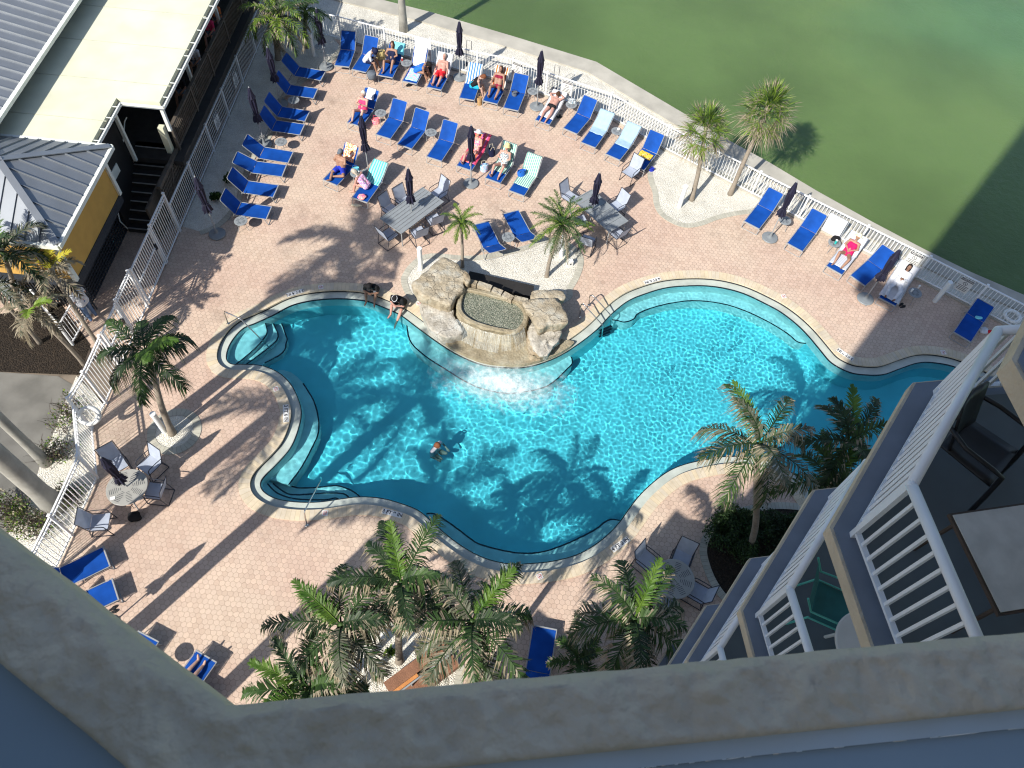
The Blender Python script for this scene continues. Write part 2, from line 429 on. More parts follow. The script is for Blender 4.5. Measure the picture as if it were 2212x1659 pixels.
strip('coping_edge', Cl, Cl, 0.02, -0.035, 'coping_brick', 0.24, None, pool)
strip('tile_line', Cl, Cl, -0.035, -0.10, 'dark_tile', 0.2, None, pool)
strip('pool_rim', offset_loop(Wl, 0.03), Cl, -0.098, -0.10, 'rim_plaster', 0.5, None, pool)
strip('tile_line', Wl, offset_loop(Wl, 0.022), -0.096, -0.097, 'dark_tile', 0.2, None, pool)
strip('tile_line', Wl, Wl, -0.096, -0.15, 'dark_tile', 0.2, None, pool)
Bl = offset_loop(Wl, -0.10)
Wm = offset_loop(Wl, -0.04)
wall0 = strip('upper_wall', Wl, Wm, -0.15, -0.58, 'bench_plaster', 0.5, None, pool)
wall = strip('basin_wall', Wm, Bl, -0.58, -1.25, 'pool_plaster', 0.5, None, pool)
floor_ = sheet('basin_floor', [Bl], -1.25, 'pool_plaster', None, pool)
RECV = [wall0, wall, floor_]
def under(pxs, depth, name='bench', n=3, edge=None, m='bench_plaster', closed_smooth=False):
    """submerged step: polygon given where it is seen, refraction allowed for"""
    zz = Wz - depth * 0.74
    poly = smooth_loop([P2(p, zz) for p in pxs], n)
    mb = MB(); mb.prism(poly, -1.3, Wz - depth)
    o = mb.build(name, m, pool); RECV.append(o)
    if edge:
        e = smooth_loop([P2(p, zz) for p in edge], 4, False); q = MB()
        for i in range(len(e) - 1): q.bar((*e[i], Wz - depth + 0.004), (*e[i + 1], Wz - depth + 0.004), 0.045, 0.012)
        o2 = q.build('edge_tile', 'dark_tile', o); RECV.append(o2)
eA = [(1321,692),(1335,694),(1348,697),(1368,691),(1381,677),(1431,660),(1494,651),(1556,657),(1606,672),(1659,697),(1700,722),(1722,740),(1746,744)]
under(eA + [(1790,770),(1760,700),(1700,660),(1606,615),(1506,598),(1393,616),(1330,655)], 0.45, n=2, edge=eA)
eB = [(655,829),(678,867),(688,905),(688,935),(678,960),(653,1007),(628,1042),(624,1048)]
under(eB + [(600,1040),(560,1030),(590,990),(625,960),(640,920),(640,870),(620,830),(600,800),(630,806)], 0.45, n=2, edge=eB)
eC = [(921,1110),(943,1112),(990,1144),(1015,1163),(1040,1177),(1106,1193),(1163,1194),(1218,1177),(1281,1147),(1306,1128),(1321,1122),(1340,1125)]
under(eC + [(1345,1145),(1290,1200),(1200,1235),(1106,1238),(1030,1215),(960,1170)], 0.45, n=2, edge=eC)
eD = [(878,690),(885,735),(915,767),(965,800),(1015,830),(1060,845),(1110,850),(1181,835),(1226,797),(1236,785),(1234,772)]
under(eD + [(1200,765),(1106,780),(1030,770),(960,735),(903,690)], 0.40, n=2, edge=eD)
for k, (ed, out) in enumerate([
    ([(624,1050),(650,1055),(700,1052),(730,1050),(760,1060),(781,1077)], [(770,1100),(600,1100),(560,1080),(590,1045)]),
    ([(590,1045),(620,1066),(650,1069),(700,1066),(735,1066),(748,1070),(757,1080)], [(750,1100),(600,1100),(555,1080),(560,1040)]),
    ([(578,1045),(600,1066),(640,1078),(700,1080),(724,1076),(733,1080)], [(720,1100),(600,1100),(550,1080),(555,1040)])]):
    under(ed + out, (0.75, 0.5, 0.25)[k], 'step', 3, ed)
for k, (ed, out) in enumerate([
    ([(573,785),(610,765),(620,740),(618,725),(606,695)], [(590,670),(490,720),(480,790),(540,800)]),
    ([(530,790),(565,765),(597,738),(600,720),(590,700)], [(570,680),(490,720),(480,790),(500,800)]),
    ([(505,792),(553,752),(575,725),(577,712),(573,697)], [(550,690),(490,720),(475,780),(490,795)])]):
    under(ed + out, (0.75, 0.5, 0.25)[k], 'step', 3, ed)
# rippled water surface (real geometry; the sun is focused through it)
def wh(x, y):
    d1 = math.hypot(x - 0.1, y - 12.9)
    n = noise.noise
    calm = 1 / (1 + math.exp(-(x + 3.2) * 0.8))           # busier to the right
    h = 0.006 * n((x * 1.6, y * 1.6, 0.3)) + (0.0065 - .0052 * calm) * n((x * 6.2 + 7, y * 6.2, 1.7)) + .0014 * n((x * 10.5, y * 10.5, 5.7))
    pt = .75 + .5 * n((x * .5, y * .5, 8.8))
    h += calm * pt * (0.0030 * n((x * 8.2 + 3, y * 8.2, 4.1)) + 0.0030 * n((x * 12.0, y * 12.0 + 5, 2.2)))
    h += 0.012 * math.exp(-d1 * 0.75) * math.sin(d1 * 9 + 2.0 * n((x * 1.2, y * 1.2, 0))) + 0.012 * math.exp(-d1 * 0.9) * n((x * 5, y * 5, 9))
    d2 = math.hypot(x + 2.3, y - 10.3)
    h += 0.006 * math.exp(-abs(d2 - 0.7) * 2.2) * math.sin(d2 * 14)
    return h
mb = MB(); st = 0.038
xs = [p[0] for p in Wl]; ys = [p[1] for p in Wl]
x0, x1, y0, y1 = min(xs) - .05, max(xs) + .05, min(ys) - .05, max(ys) + .05
Wo = offset_loop(Wl, 0.06); idx = {}
nx = int((x1 - x0) / st) + 1; ny = int((y1 - y0) / st) + 1
ins = {}
for j in range(ny + 1):
    y = y0 + j * st; cr = []
    for i in range(len(Wo)):
        a = Wo[i - 1]; bq = Wo[i]
        if (a[1] > y) != (bq[1] > y): cr.append(a[0] + (bq[0] - a[0]) * (y - a[1]) / (bq[1] - a[1]))
    cr.sort()
    for k in range(0, len(cr) - 1, 2):
        for i in range(max(0, math.ceil((cr[k] - x0) / st)), min(nx, math.floor((cr[k + 1] - x0) / st)) + 1):
            x = x0 + i * st; idx[i, j] = len(mb.v); mb.v.append((x, y, Wz + wh(x, y)))
for (i, j), a in idx.items():
    if (i + 1, j) in idx and (i, j + 1) in idx and (i + 1, j + 1) in idx:
        mb.f.append((a, idx[i + 1, j], idx[i + 1, j + 1], idx[i, j + 1])); mb.mi.append(0)
water = mb.build('water_surface', 'pool_water', pool, smooth=True)
water.cycles.is_caustics_caster = True
for o in RECV: o.cycles.is_caustics_receiver = True

# ================================================================ ground, deck, bay
SW = [P2(p) for p in [(600,-60),(700,-30),(818,0),(933,29),(1106,80),(1288,136),(1476,247),(1543,289),(1659,352),(1764,415),(1884,482),(1994,540),(2096,590),(2212,640)]]
e = Vector(SW[-1]) - Vector(SW[-2]); SW.append(tuple(Vector(SW[-1]) + e * 30))
e0 = Vector(SW[0]) - Vector(SW[1]); SW.insert(0, tuple(Vector(SW[0]) + e0 * 40))
SWi = [tuple(Vector(p)) for p in SW]
def off_open(pts, d):
    out = []
    for i in range(len(pts)):
        a = Vector(pts[max(0, i - 1)]); bq = Vector(pts[min(len(pts) - 1, i + 1)]); t = (bq - a).normalized()
        out.append((pts[i][0] - t.y * d, pts[i][1] + t.x * d))
    return out
SWi = off_open(SW, -0.85)
sheet('ground', [[*SW, (150, -150), (-150, -150), (-150, 60)], Hl], -0.03, 'earth')
sheet('bay_water', [[*off_open(SW, -0.1), (900, -200), (900, 900), (-600, 900), (-600, 100)]], -0.95, 'bay_water')
sw = empty('seawall', label='weathered concrete seawall capping between white gravel and green bay water', cat='seawall')
sw['kind'] = 'structure'
strip('seawall_cap', SWi, SW, 0.06, 0.06, 'concrete', 1.0, None, sw, False)
strip('seawall_edge', SWi, SWi, 0.0, 0.06, 'concrete', 1.0, None, sw, False)
strip('seawall_face', SW, SW, 0.06, -1.6, 'seawall_face', 1.0, None, sw, False)
FX = -12.45
Fpx = [(738,87),(770,99),(940,144),(1030,163),(1106,178),(1178,207),(1313,252),(1433,322),(1566,392),(1608,415),(1724,472),(1776,497),(1866,542),(1976,600),(2094,661),(2204,717)]
FB = [(-12.3, 31.05)] + [P2(p) for p in Fpx]
FB = [FB[0], FB[1], FB[4], FB[5], FB[6], FB[7], FB[8], FB[11], FB[14], FB[15]]
e = Vector(FB[-1]) - Vector(FB[-2]); FB.append(tuple(Vector(FB[-1]) + e * 4))
sheet('gravel_strip', [[*[(p[0], p[1]) for p in off_open(SWi, 0.02)][1:], *reversed(FB), (-30, 32.5)]], -0.004, 'white_gravel')
deckpoly = [(FX, 31.05), *FB[1:-1], FB[-1], (40, 5), (40, -20), (-11.5, -20), P2((120, 1235)), P2((157, 1157)), P2((212, 1033)), P2((200, 925)), (FX, 11.2)]
sheet('pool_deck', [deckpoly, Hl], 0.0, 'pavers')
def bed(pxs, name='gravel_bed', m='white_gravel', border=0.22, z=0.008, world=None, n=5, per=0.11):
    lp = smooth_loop(world or [P2(p) for p in pxs], n)
    sheet(name, [lp], z, m)
    if border:
        strip('bed_border', lp, offset_loop(lp, border), 0.02, 0.02, 'border_brick', per, 'structure')
        strip('bed_border_edge', offset_loop(lp, border), offset_loop(lp, border), 0.02, 0.0, 'border_brick', per, 'structure')
# side bed behind the left row of loungers, running along the fence
lp = [(FX, 30.9), P2((700,60)), P2((735,100)), P2((700,140)), P2((655,170)), P2((600,215)), P2((578,290)), P2((545,330)), P2((522,385)), P2((505,440)), P2((470,482)), P2((430,500)), (FX, 18.6)]
lp2 = [lp[0], lp[1]] + smooth_loop(lp[2:-1], 5, False) + [lp[-1]]
sheet('gravel_bed', [lp2], 0.008, 'white_gravel')
inner = smooth_loop(lp[2:-1], 5, False)
strip('bed_border', inner, off_open(inner, 0.22), 0.02, 0.02, 'border_brick', 0.11, 'structure', closed=False)
bed([(1426,318),(1412,345),(1411,385),(1421,415),(1424,440),(1434,460),(1456,475),(1481,483),(1511,479),(1543,467),(1581,458),(1620,452),(1650,440),(1640,425)])
bed([(880,610),(886,590),(898,575),(915,562),(943,558),(1003,563),(1050,560),(1106,549),(1143,538),(1181,524),(1215,528),(1244,550),(1247,572),(1238,598),(1224,622),(1213,645),(1100,680),(960,680),(900,645)])
c0 = P(377, 932); bed(None, world=[(c0.x + 0.56 * math.cos(a), c0.y + 0.56 * math.sin(a)) for a in [2 * PI * i / 12 for i in range(12)]], n=3, border=0.24)
bed([(1530,1209),(1528,1180),(1540,1155),(1566,1130),(1610,1110),(1700,1100),(1790,1120),(1850,1180),(1850,1290),(1760,1340),(1640,1330),(1580,1295),(1548,1255)], m='mulch')
bed([(805,1376),(822,1366),(853,1362),(900,1366),(935,1384),(970,1410),(985,1450),(960,1530),(880,1620),(760,1640),(720,1560),(738,1490),(760,1430)])
# kerb under the far fence
ck = MB()
for i in range(1, len(FB) - 1): ck.bar((FB[i][0], FB[i][1], 0.02), (FB[i + 1][0], FB[i + 1][1], 0.02), 0.16, 0.10)
tag(ck.build('fence_kerb', 'concrete'), kind='structure')
# land left of the fence
sheet('walkway', [[P2((152, 745)), P2((195, 750)), (FX, 13.2), (FX, 31), (-22, 31), (-22, 14.2), (-14.3, 14.0), P2((118, 692))]], -0.012, 'pavers')
mat('dark_slab', (0.06, 0.045, 0.035), .8, var=.2, scale=4)
sheet('side_path', [[P2((152, 747)), P2((195, 752)), P2((190, 800)), P2((165, 806)), P2((130, 803)), P2((145, 750))]], -0.008, 'dark_slab')
sheet('mulch_bed', [[P2((-120, 700)), P2((130, 655)), P2((195, 745)), P2((170, 810)), P2((60, 806)), P2((-60, 800)), P2((-200, 790))]], 0.004, 'mulch')
sheet('access_road', [[P2((-400, 800)), P2((0, 803)), P2((125, 812)), P2((165, 835)), P2((135, 880)), P2((110, 950)), P2((85, 1010)), P2((60, 1100)), P2((-20, 1180)), P2((-400, 1500))]], -0.02, 'asphalt')
sheet('shell_bed', [[P2((165, 812)), (FX, 11.0), P2((200, 925)), P2((212, 1033)), P2((157, 1157)), P2((120, 1235)), P2((60, 1300)), P2((-60, 1250)), P2((60, 1100)), P2((85, 1010)), P2((110, 950)), P2((135, 880))]], 0.0, 'white_gravel')
# drip stains, puddle marks
# ================================================================ fences
mat('white_metal', (0.78, 0.79, 0.80), 0.35, var=0.05, scale=3)
mat('brown_paint', (0.075, 0.062, 0.05), 0.7, var=0.25, scale=5)
mat('navy_mat', (0.02, 0.025, 0.035), 0.8, var=0.3, scale=20)
def fence(pts, label, h=1.08, double=False, pick=0.13, m='white_metal', name='picket_fence', step=2.1, posts=True, w=0.019, z0=0.0):
    root = empty(name, (pts[0][0], pts[0][1], z0), label=label, cat='fence')
    ox, oy = pts[0]
    L_ = lambda p, z: (p[0] - ox, p[1] - oy, z)
    for i in range(len(pts) - 1):
        a = Vector(pts[i]); bq = Vector(pts[i + 1]); d = (bq - a).length; k = max(1, round(d / step)); dr = (bq - a).normalized()
        for q in range(k):
            s = a + dr * (d * q / k); e = a + dr * (d * (q + 1) / k); mbp = MB()
            mbp.bar(L_(s, h), L_(e, h), 0.05, 0.035); mbp.bar(L_(s, 0.1), L_(e, 0.1), 0.04, 0.035)
            if double: mbp.bar(L_(s, h - 0.14), L_(e, h - 0.14), 0.04, 0.03)
            npk = max(2, round(d / k / pick))
            for t in range(1, npk):
                p = s + (e - s) * (t / npk); mbp.bar(L_(p, 0.05), L_(p, h - 0.017), w, w)
            mbp.build('fence_panel', m, root)
            if posts: MB().box(L_(s, h / 2 + .03), (0.065, 0.065, h + 0.06), math.atan2(dr.y, dr.x)).box(L_(s, h + .07), (0.085, 0.085, 0.025), math.atan2(dr.y, dr.x)).build('fence_post', m, root)
    if posts: MB().box(L_(Vector(pts[-1]), h / 2 + .03), (0.065, 0.065, h + 0.06)).build('fence_post', m, root)
    return root
fence(FB[:5], 'white picket fence along the seawall behind the top row of sunbathers', 1.12)
fence(FB[4:9], 'white picket fence in front of the two sea-side palms and green water', 1.12)
fence(FB[8:], 'white picket fence in the shade at the far right corner', 1.12)
fence([(FX, 31.0), (FX, 18.4)], 'white picket fence behind the left column of blue loungers', 1.25)
lf = fence([(FX, 18.35), (FX, 16.9)], 'tall white fence with double top rail beside the stairs', 1.8, True)
fence([(FX, 14.9), (FX, 13.75)], 'tall white fence piece between the two closed gates', 1.8, True, step=1.2)
fence([(FX, 12.4), (FX, 11.1), P2((200, 925))], 'tall white fence behind the leaning coconut palm', 1.75, True)
fence([P2((200, 925)), P2((212, 1033)), P2((157, 1157)), P2((120, 1235))], 'white fence with a bend beside shell bed and bushes', 1.4, True)
def gate(y0, y1, label):
    g_ = empty('gate', (FX, y0, 0), label=label, cat='gate'); d = y1 - y0
    fr = MB().bar((0, .04, 1.7), (0, d - .04, 1.7), .05, .05).bar((0, .04, .12), (0, d - .04, .12), .05, .05).bar((0, .04, 1.0), (0, d - .04, 1.0), .04, .05)
    fr.box((0, .05, .9), (.06, .06, 1.75)).box((0, d - .05, .9), (.06, .06, 1.75)); fr.build('gate_frame', 'white_metal', g_)
    pk = MB(); n = int(d / .12)
    for t in range(1, n): pk.box((0, d * t / n, .9), (.022, .022, 1.6))
    pk.build('gate_pickets', 'white_metal', g_)
    MB().box((0, d - .16, 1.0), (.09, .1, .22)).build('latch', 'dark_tile', g_); return g_
gate(15.0, 16.85, 'white metal gate with dark latch beside the amber building')
gate(12.5, 13.7, 'narrower white gate beside man in white shirt')
fence([P2((158, 745)), P2((195, 678))], 'short white railing at near end of brick landing', 1.05, name='railing', step=3)
fence([P2((158, 745)), P2((100, 672), 0.0)], 'white railing beside dark mulch bed and palm trunks', 1.05, name='railing', step=3)
# ================================================================ buildings on the left
mat('roof_metal', (0.29, 0.31, 0.335), 0.45, metal=0.55, var=0.06, scale=1.5, spec=0.6)
mat('roof_cream', (0.64, 0.64, 0.49), 0.6, var=0.09, scale=0.9, detail=6)
mat('trim_white', (0.68, 0.70, 0.66), 0.5, var=0.08, scale=4)
mat('amber_wall', (0.52, 0.30, 0.07), 0.8, var=0.05, scale=3, bump=0.2)
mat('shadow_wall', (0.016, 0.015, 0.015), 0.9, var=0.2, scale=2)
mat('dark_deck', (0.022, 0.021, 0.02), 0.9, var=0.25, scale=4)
mat('stair_edge', (0.32, 0.32, 0.30), 0.7, var=0.1)
mat('bin_plastic', (0.30, 0.33, 0.33), 0.5, var=0.1)
ZR = 4.0; ZD = 1.8
X1, X2, Y1, Y2 = -12.5, -13.93, 20.35, 18.1
bld = empty('pavilion', (-17, 22, 0), label='raised pavilion with flat cream roof and white gutters above dark stairs', cat='building')
off = Vector((17, -22, 0))
def LB(x, y, z=0): return (x + 17, y - 22, z)
roof = MB(); rp = [(X1, 33), (X1, Y1), (X2, Y1), (X2, Y2), (-17.6, Y2), (-17.6, 33)]
roof.prism([(x + 17, y - 22) for x, y in rp], ZR - 0.16, ZR)
ro = roof.build('flat_roof', 'roof_cream', bld)
sm = MB()
for y in [19.2, 21.2, 23.2, 25.2, 27.2, 29.2]: sm.bar(LB(-17.2, y, ZR + .004), LB(X1 + .1 if y > Y1 else X2 + .1, y, ZR + .004), 0.03, 0.012)
sm.build('roof_seam', mat('roof_seam', (0.50, 0.50, 0.38), .7, var=.1), ro)
gt = MB(); dg = 0.20
path = [(X1 + dg, 33), (X1 + dg, Y1 - dg), (X2 + dg, Y1 - dg), (X2 + dg, Y2)]
for a, bq in zip(path, path[1:]):
    gt.bar(LB(*a, ZR - .04), LB(*bq, ZR - .04), 0.05, 0.08)
inn = [(X1 + .02, 33), (X1 + .02, Y1 - .02), (X2 + .02, Y1 - .02), (X2 + .02, Y2)]
for (a, bq), (c, d) in zip(zip(path, path[1:]), zip(inn, inn[1:])):
    o_ = len(gt.v); gt.add([LB(*a, ZR - .14), LB(*bq, ZR - .14), LB(*d, ZR - .14), LB(*c, ZR - .14)], [(0, 1, 2, 3)], 1)
y = Y1 + .3
while y < 33: gt.bar(LB(X1, y, ZR - .02), LB(X1 + dg, y, ZR - .02), .03, .02); y += .75
y = Y2 + .2
while y < Y1 - .1: gt.bar(LB(X2, y, ZR - .02), LB(X2 + dg, y, ZR - .02), .03, .02); y += .55
gt.build('gutter', ['trim_white', 'roof_metal'], bld)
for (x, y, zb) in [(X1 + .02, Y1 - .05, 2.9), (-12.9, 23.6, 1.8), (-12.9, 27.2, 1.8), (-12.9, 30.8, 1.8), (X2 + .02, Y1 - .5, 1.8)]:
    MB().box(LB(x, y, (ZR - .16 + zb) / 2), (.11, .11, ZR - .16 - zb)).build('column', 'trim_white', bld)
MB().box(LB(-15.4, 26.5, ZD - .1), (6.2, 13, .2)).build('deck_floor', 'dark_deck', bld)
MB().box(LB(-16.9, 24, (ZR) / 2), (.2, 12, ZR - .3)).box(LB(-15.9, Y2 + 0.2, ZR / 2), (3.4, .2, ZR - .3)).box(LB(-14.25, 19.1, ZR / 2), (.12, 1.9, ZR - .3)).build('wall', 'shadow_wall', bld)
MB().box(LB(-14.17, 18.9, 2.1), (.03, .5, .35)).build('wall_sign', 'trim_white', bld)
dr = empty('deck_railing', (-12.3, 20.2, ZD), label='dark brown slatted railing along the raised walkway', cat='railing')
def slats(root, a, bq, h, m, n):
    f = MB(); f.bar((*a, h), (*bq, h), .12, .05).bar((*a, .12), (*bq, .12), .05, .06)
    for i in range(n + 1):
        t = i / n; x = a[0] + (bq[0] - a[0]) * t; y = a[1] + (bq[1] - a[1]) * t; f.bar((x, y, .06), (x, y, h), .04, .04)
    return f.build('rail_panel', m, root)
for k in range(6): slats(dr, (-.30, .45 + k * 2.1), (-.30, .45 + k * 2.1 + 2.05), 1.0, 'brown_paint', 17)
for k in range(7): MB().box((-.30, .4 + k * 2.1, .5), (.1, .1, 1.1)).build('post', 'brown_paint', dr)
lt = empty('lattice_skirt', (-12.66, 18.6, 0), label='brown lattice skirt below the raised walkway behind white fence', cat='lattice')
la = MB()
for k in range(104): la.bar((0, k * .14, 0.0), (0, k * .14, 1.8), .05, .015)
for k in range(13): la.bar((.015, 0, .08 + k * .14), (.015, 14.4, .08 + k * .14), .015, .05)
for k in range(8): la.bar((.03, k * 2, 0.0), (.03, k * 2 + 1.2, 1.8), .03, .06)
la.build('lattice', 'brown_paint', lt)
MB().box((-.02, 7.2, 1.83), (.12, 14.4, .14)).build('beam', 'brown_paint', lt)
MB().box(LB(-12.86, 20.45, 2.35), (.2, .2, 1.1)).build('corner_post', 'roof_cream', bld)
# stairs
stt = empty('staircase', (-13.63, 18.0, 0), label='dark open staircase with pale nosings climbing beside the amber building', cat='stairs')
tr_ = MB(); ns = MB()
for k in range(10):
    y = .12 + k * .27; z = .18 * (k + 1)
    tr_.box((0, y + .13, z - .09), (1.15, .27, .18)); ns.box((0, y + .01, z + .003), (1.1, .05, .012))
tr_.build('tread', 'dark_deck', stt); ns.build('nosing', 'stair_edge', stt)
MB().tube([(-.6, .15, .1), (-.55, -.1, .75), (-.6, .1, 1.0), (-.62, 2.7, 2.75), (-.62, 2.9, 2.75)], .022).build('handrail', 'trim_white', stt)
MB().box((.66, 1.3, 1.1), (.08, 2.9, .9)).box((.66, 1.3, .35), (.06, 2.9, .6)).build('side_board', 'brown_paint', stt)
# grey standing-seam roof behind
up = empty('metal_roof_building', (-20, 24, 0), label='building with grey standing seam metal roof at the top left corner', cat='building')
ze = 4.55; E0 = P(165, 0, ze); xe = E0.x
rfm = MB(); rfm.add([(xe + 20, -8, ze), (xe + 20, 12, ze), (xe + 12, 12, ze + 2.1), (xe + 12, -8, ze + 2.1)], [(0, 1, 2, 3)])
y = -7.8
while y < 12:
    rfm.bar((xe + 19.98, y, ze + .03), (xe + 12, y, ze + 2.13), .035, .05); y += .42
rr_ = rfm.build('seam_roof', 'roof_metal', up)
MB().bar((xe + 20.06, -8, ze - .02), (xe + 20.06, 12, ze - .02), .14, .12).build('gutter', 'trim_white', up)
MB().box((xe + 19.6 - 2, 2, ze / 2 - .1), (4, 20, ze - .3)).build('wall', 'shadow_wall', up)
# amber kiosk with a hipped roof
A = P(235, 317, 4.0); B_ = P(128, 530, 4.0)
kx = (A.x + B_.x) / 2; ya, yb = A.y, B_.y; ym = (ya + yb) / 2; hw = (ya - yb) / 2; ap = (kx - hw * 1.0, ym)
ks = empty('kiosk', (ap[0], ym, 0), label='amber walled kiosk with grey and white hipped metal roof', cat='building')
hx = hw * 1.0
rf_ = MB(); zt = 4.0 + 1.05; c4 = [(hx, hw), (hx, -hw), (-hx, -hw), (-hx, hw)]
rf_.add([(*c, 4.02) for c in c4] + [(0, 0, zt)], [(1, 0, 4)[::-1] if False else (0, 4, 1), (1, 4, 2), (2, 4, 3), (3, 4, 0)])
def onroof(x, y):
    t = 1 - max(abs(x) / hx, abs(y) / hw); return 4.02 + (zt - 4.02) * t
for s in (1, -1):
    t = -hw + .25
    while t < hw:
        e_ = abs(t) / hw
        rf_.bar((s * hx * .99, t, onroof(s * hx * .99, t) + .02), (s * hx * e_, t, onroof(s * hx * e_, t) + .02), .03, .045)
        rf_.bar((t, s * hw * .99, onroof(t, s * hw * .99) + .02), (t * 1.0, s * hw * e_, onroof(t, s * hw * e_) + .02), .03, .045); t += .42
for c in c4: rf_.bar((*c, 4.05), (0, 0, zt + .03), .2, .03)
ko = rf_.build('hip_roof', 'roof_metal', ks)
fa = MB()
for i in range(4):
    a, bq = c4[i], c4[(i + 1) % 4]; fa.bar((a[0] * 1.02, a[1] * 1.02, 3.96), (bq[0] * 1.02, bq[1] * 1.02, 3.96), .1, .14)
fa.build('fascia', 'trim_white', ks)
wx, wy = hx - .34, hw - .22
MB().box((0, 0, 3.0), (2 * wx, 2 * wy, 1.8)).build('wall', 'amber_wall', ks)
MB().box((0, 0, 2.0), (2 * wx + .05, 2 * wy + .05, .34)).build('plinth', 'navy_mat', ks)
cb = MB()
for sx in (1, -1):
    for sy in (1, -1): cb.box((sx * wx, sy * wy, 3.02), (.14, .14, 1.72))
cb.build('corner_board', 'trim_white', ks)
# rubber mat with grid beside it
la = MB()
for k in range(30): la.bar((hx - 1.0, -hw + .2 + k * .14, .0), (hx - 1.0, -hw + .2 + k * .14, 1.85), .04, .02)
for k in range(14): la.bar((hx - .985, -hw + .15, .06 + k * .135), (hx - .985, hw + 1.9, .06 + k * .135), .02, .045)
for k in range(30): la.bar((-hx + .2 + k * .11, -hw + .7, .0), (-hx + .2 + k * .11, -hw + .7, 1.85), .04, .02)
la.build('lattice', 'navy_mat', ks)
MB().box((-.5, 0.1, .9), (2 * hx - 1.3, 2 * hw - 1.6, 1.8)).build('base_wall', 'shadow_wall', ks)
bn = empty('trash_bin', P(48, 640, 0), .4, label='grey wheeled trash bin half hidden by dry palm fronds', cat='bin')
MB().add([(-.25, -.3, .05), (.25, -.3, .05), (.25, .3, .05), (-.25, .3, .05), (-.3, -.36, .95), (.3, -.36, .95), (.3, .36, .95), (-.3, .36, .95)], [(0, 1, 5, 4), (1, 2, 6, 5), (2, 3, 7, 6), (3, 0, 4, 7), (3, 2, 1, 0), (4, 5, 6, 7)]).build('body', 'bin_plastic', bn)
MB().box((0, 0, .99), (.66, .78, .06)).box((0, .38, .95), (.5, .06, .05)).build('lid', 'bin_plastic', bn)
# ================================================================ the hotel: balconies and the wall that shades them
mat('stucco_cream', (0.50, 0.43, 0.33), 0.9, var=0.07, scale=5, bump=0.8, bscale=22)
mat('balcony_floor', (0.10, 0.12, 0.13), 0.75, var=0.08, scale=2)
mat('slab_blue', (0.15, 0.175, 0.22), 0.7, var=0.08, scale=3)
mat('rail_white', (0.72, 0.75, 0.80), 0.35, var=0.04, scale=3)
mat('black_plastic', (0.012, 0.013, 0.017), 0.45, var=0.1)
mat('beige_top', (0.56, 0.55, 0.53), 0.55, var=0.1, scale=6, detail=6)
mat('brown_edge', (0.07, 0.05, 0.04), 0.6, var=0.15)
mat('green_metal', (0.10, 0.45, 0.38), 0.4, var=0.05)
mat('green_mesh', (0.025, 0.15, 0.15), 0.8, var=0.1)
mat('white_plastic', (0.66, 0.66, 0.64), 0.45, var=0.04)
C0 = Vector((3.12, 2.72)); C1 = Vector((4.2, 4.32)); e_ = Vector((math.cos(math.radians(11)), math.sin(math.radians(11)))); C2 = C1 + e_ * 1.5
Cm = Vector((3.48, .95))
def balcony(zf, label, rail=True, idx=0):
    r = empty('balcony', (C0.x, C0.y, zf), label=label, cat='balcony', group='stacked hotel balconies')
    lc = lambda p: (p[0] - C0.x, p[1] - C0.y)
    od = 0.20
    outer = [Cm + Vector((-od, 0)), C0 + Vector((-od * .95, .06)), C1 + Vector((-od, od * .55)), C2 + Vector((0, od))]
    poly = [lc(p) for p in outer] + [lc(C2 + Vector((1.2, -2.5))), lc(Cm + Vector((1.5, -.6)))]
    mb = MB(); mb.prism(poly, -.17, -.012); s_ = mb.build('slab', 'stucco_cream', r)
    inn = [lc(p) for p in [Cm + Vector((-od + .03, 0)), C0 + Vector((-od * .95 + .03, .05)), C1 + Vector((-od + .025, od * .5)), C2 + Vector((0, od - .03))]] + poly[4:]
    MB().prism(inn, -.012, 0).build('slab_edge', 'slab_blue', r)
    fl = [lc(Cm + Vector((.06, 0))), lc(C0 + Vector((.06, 0))), lc(C1 + Vector((.05, -.06))), lc(C2 + Vector((0, -.06)))] + [(p[0] + .01, p[1]) for p in poly[4:]]
    MB().prism(fl, 0.0, .003).build('floor', 'balcony_floor', r)
    if rail:
        top = MB(); pts = [(*lc(p), 1.05) for p in (Cm, C0, C1, C2)]
        for a, bq in zip(pts, pts[1:]): top.tube([a, bq], .045, 12)
        for p in pts: top.sphere(p, .0455, 12, 8)
        top.build('top_rail', 'rail_white', r, smooth=True)
        bt = MB(); pk = MB()
        for a, bq in zip(pts, pts[1:]):
            a = Vector(a); bq = Vector(bq); bt.bar((a.x, a.y, .09), (bq.x, bq.y, .09), .05, .03)
            n = round((bq - a).length / .125)
            for t in range(0, n + 1):
                p = a + (bq - a) * (t / n); pk.bar((p.x, p.y, .09), (p.x, p.y, 1.03), .028, .028) if t else pk.bar((p.x, p.y, 0), (p.x, p.y, 1.03), .05, .05)
        bt.build('bottom_rail', 'rail_white', r); pk.build('baluster', 'rail_white', r)
    return r
zs = [17.42, 14.75, 12.15, 9.55, 6.95, 4.35]
nm = ['cream edged balcony slab cut off at the right frame edge, above the others', 'nearest white railed balcony holding a black armchair', 'second white railed balcony down holding a green chair', 'third balcony down, only its white rail and slab edge showing', 'fourth balcony down, thin sliver beyond the third', 'lowest visible balcony, corner just above the paved deck']
for z, l in zip(zs, nm): balcony(z, l, rail=z < 17.3)
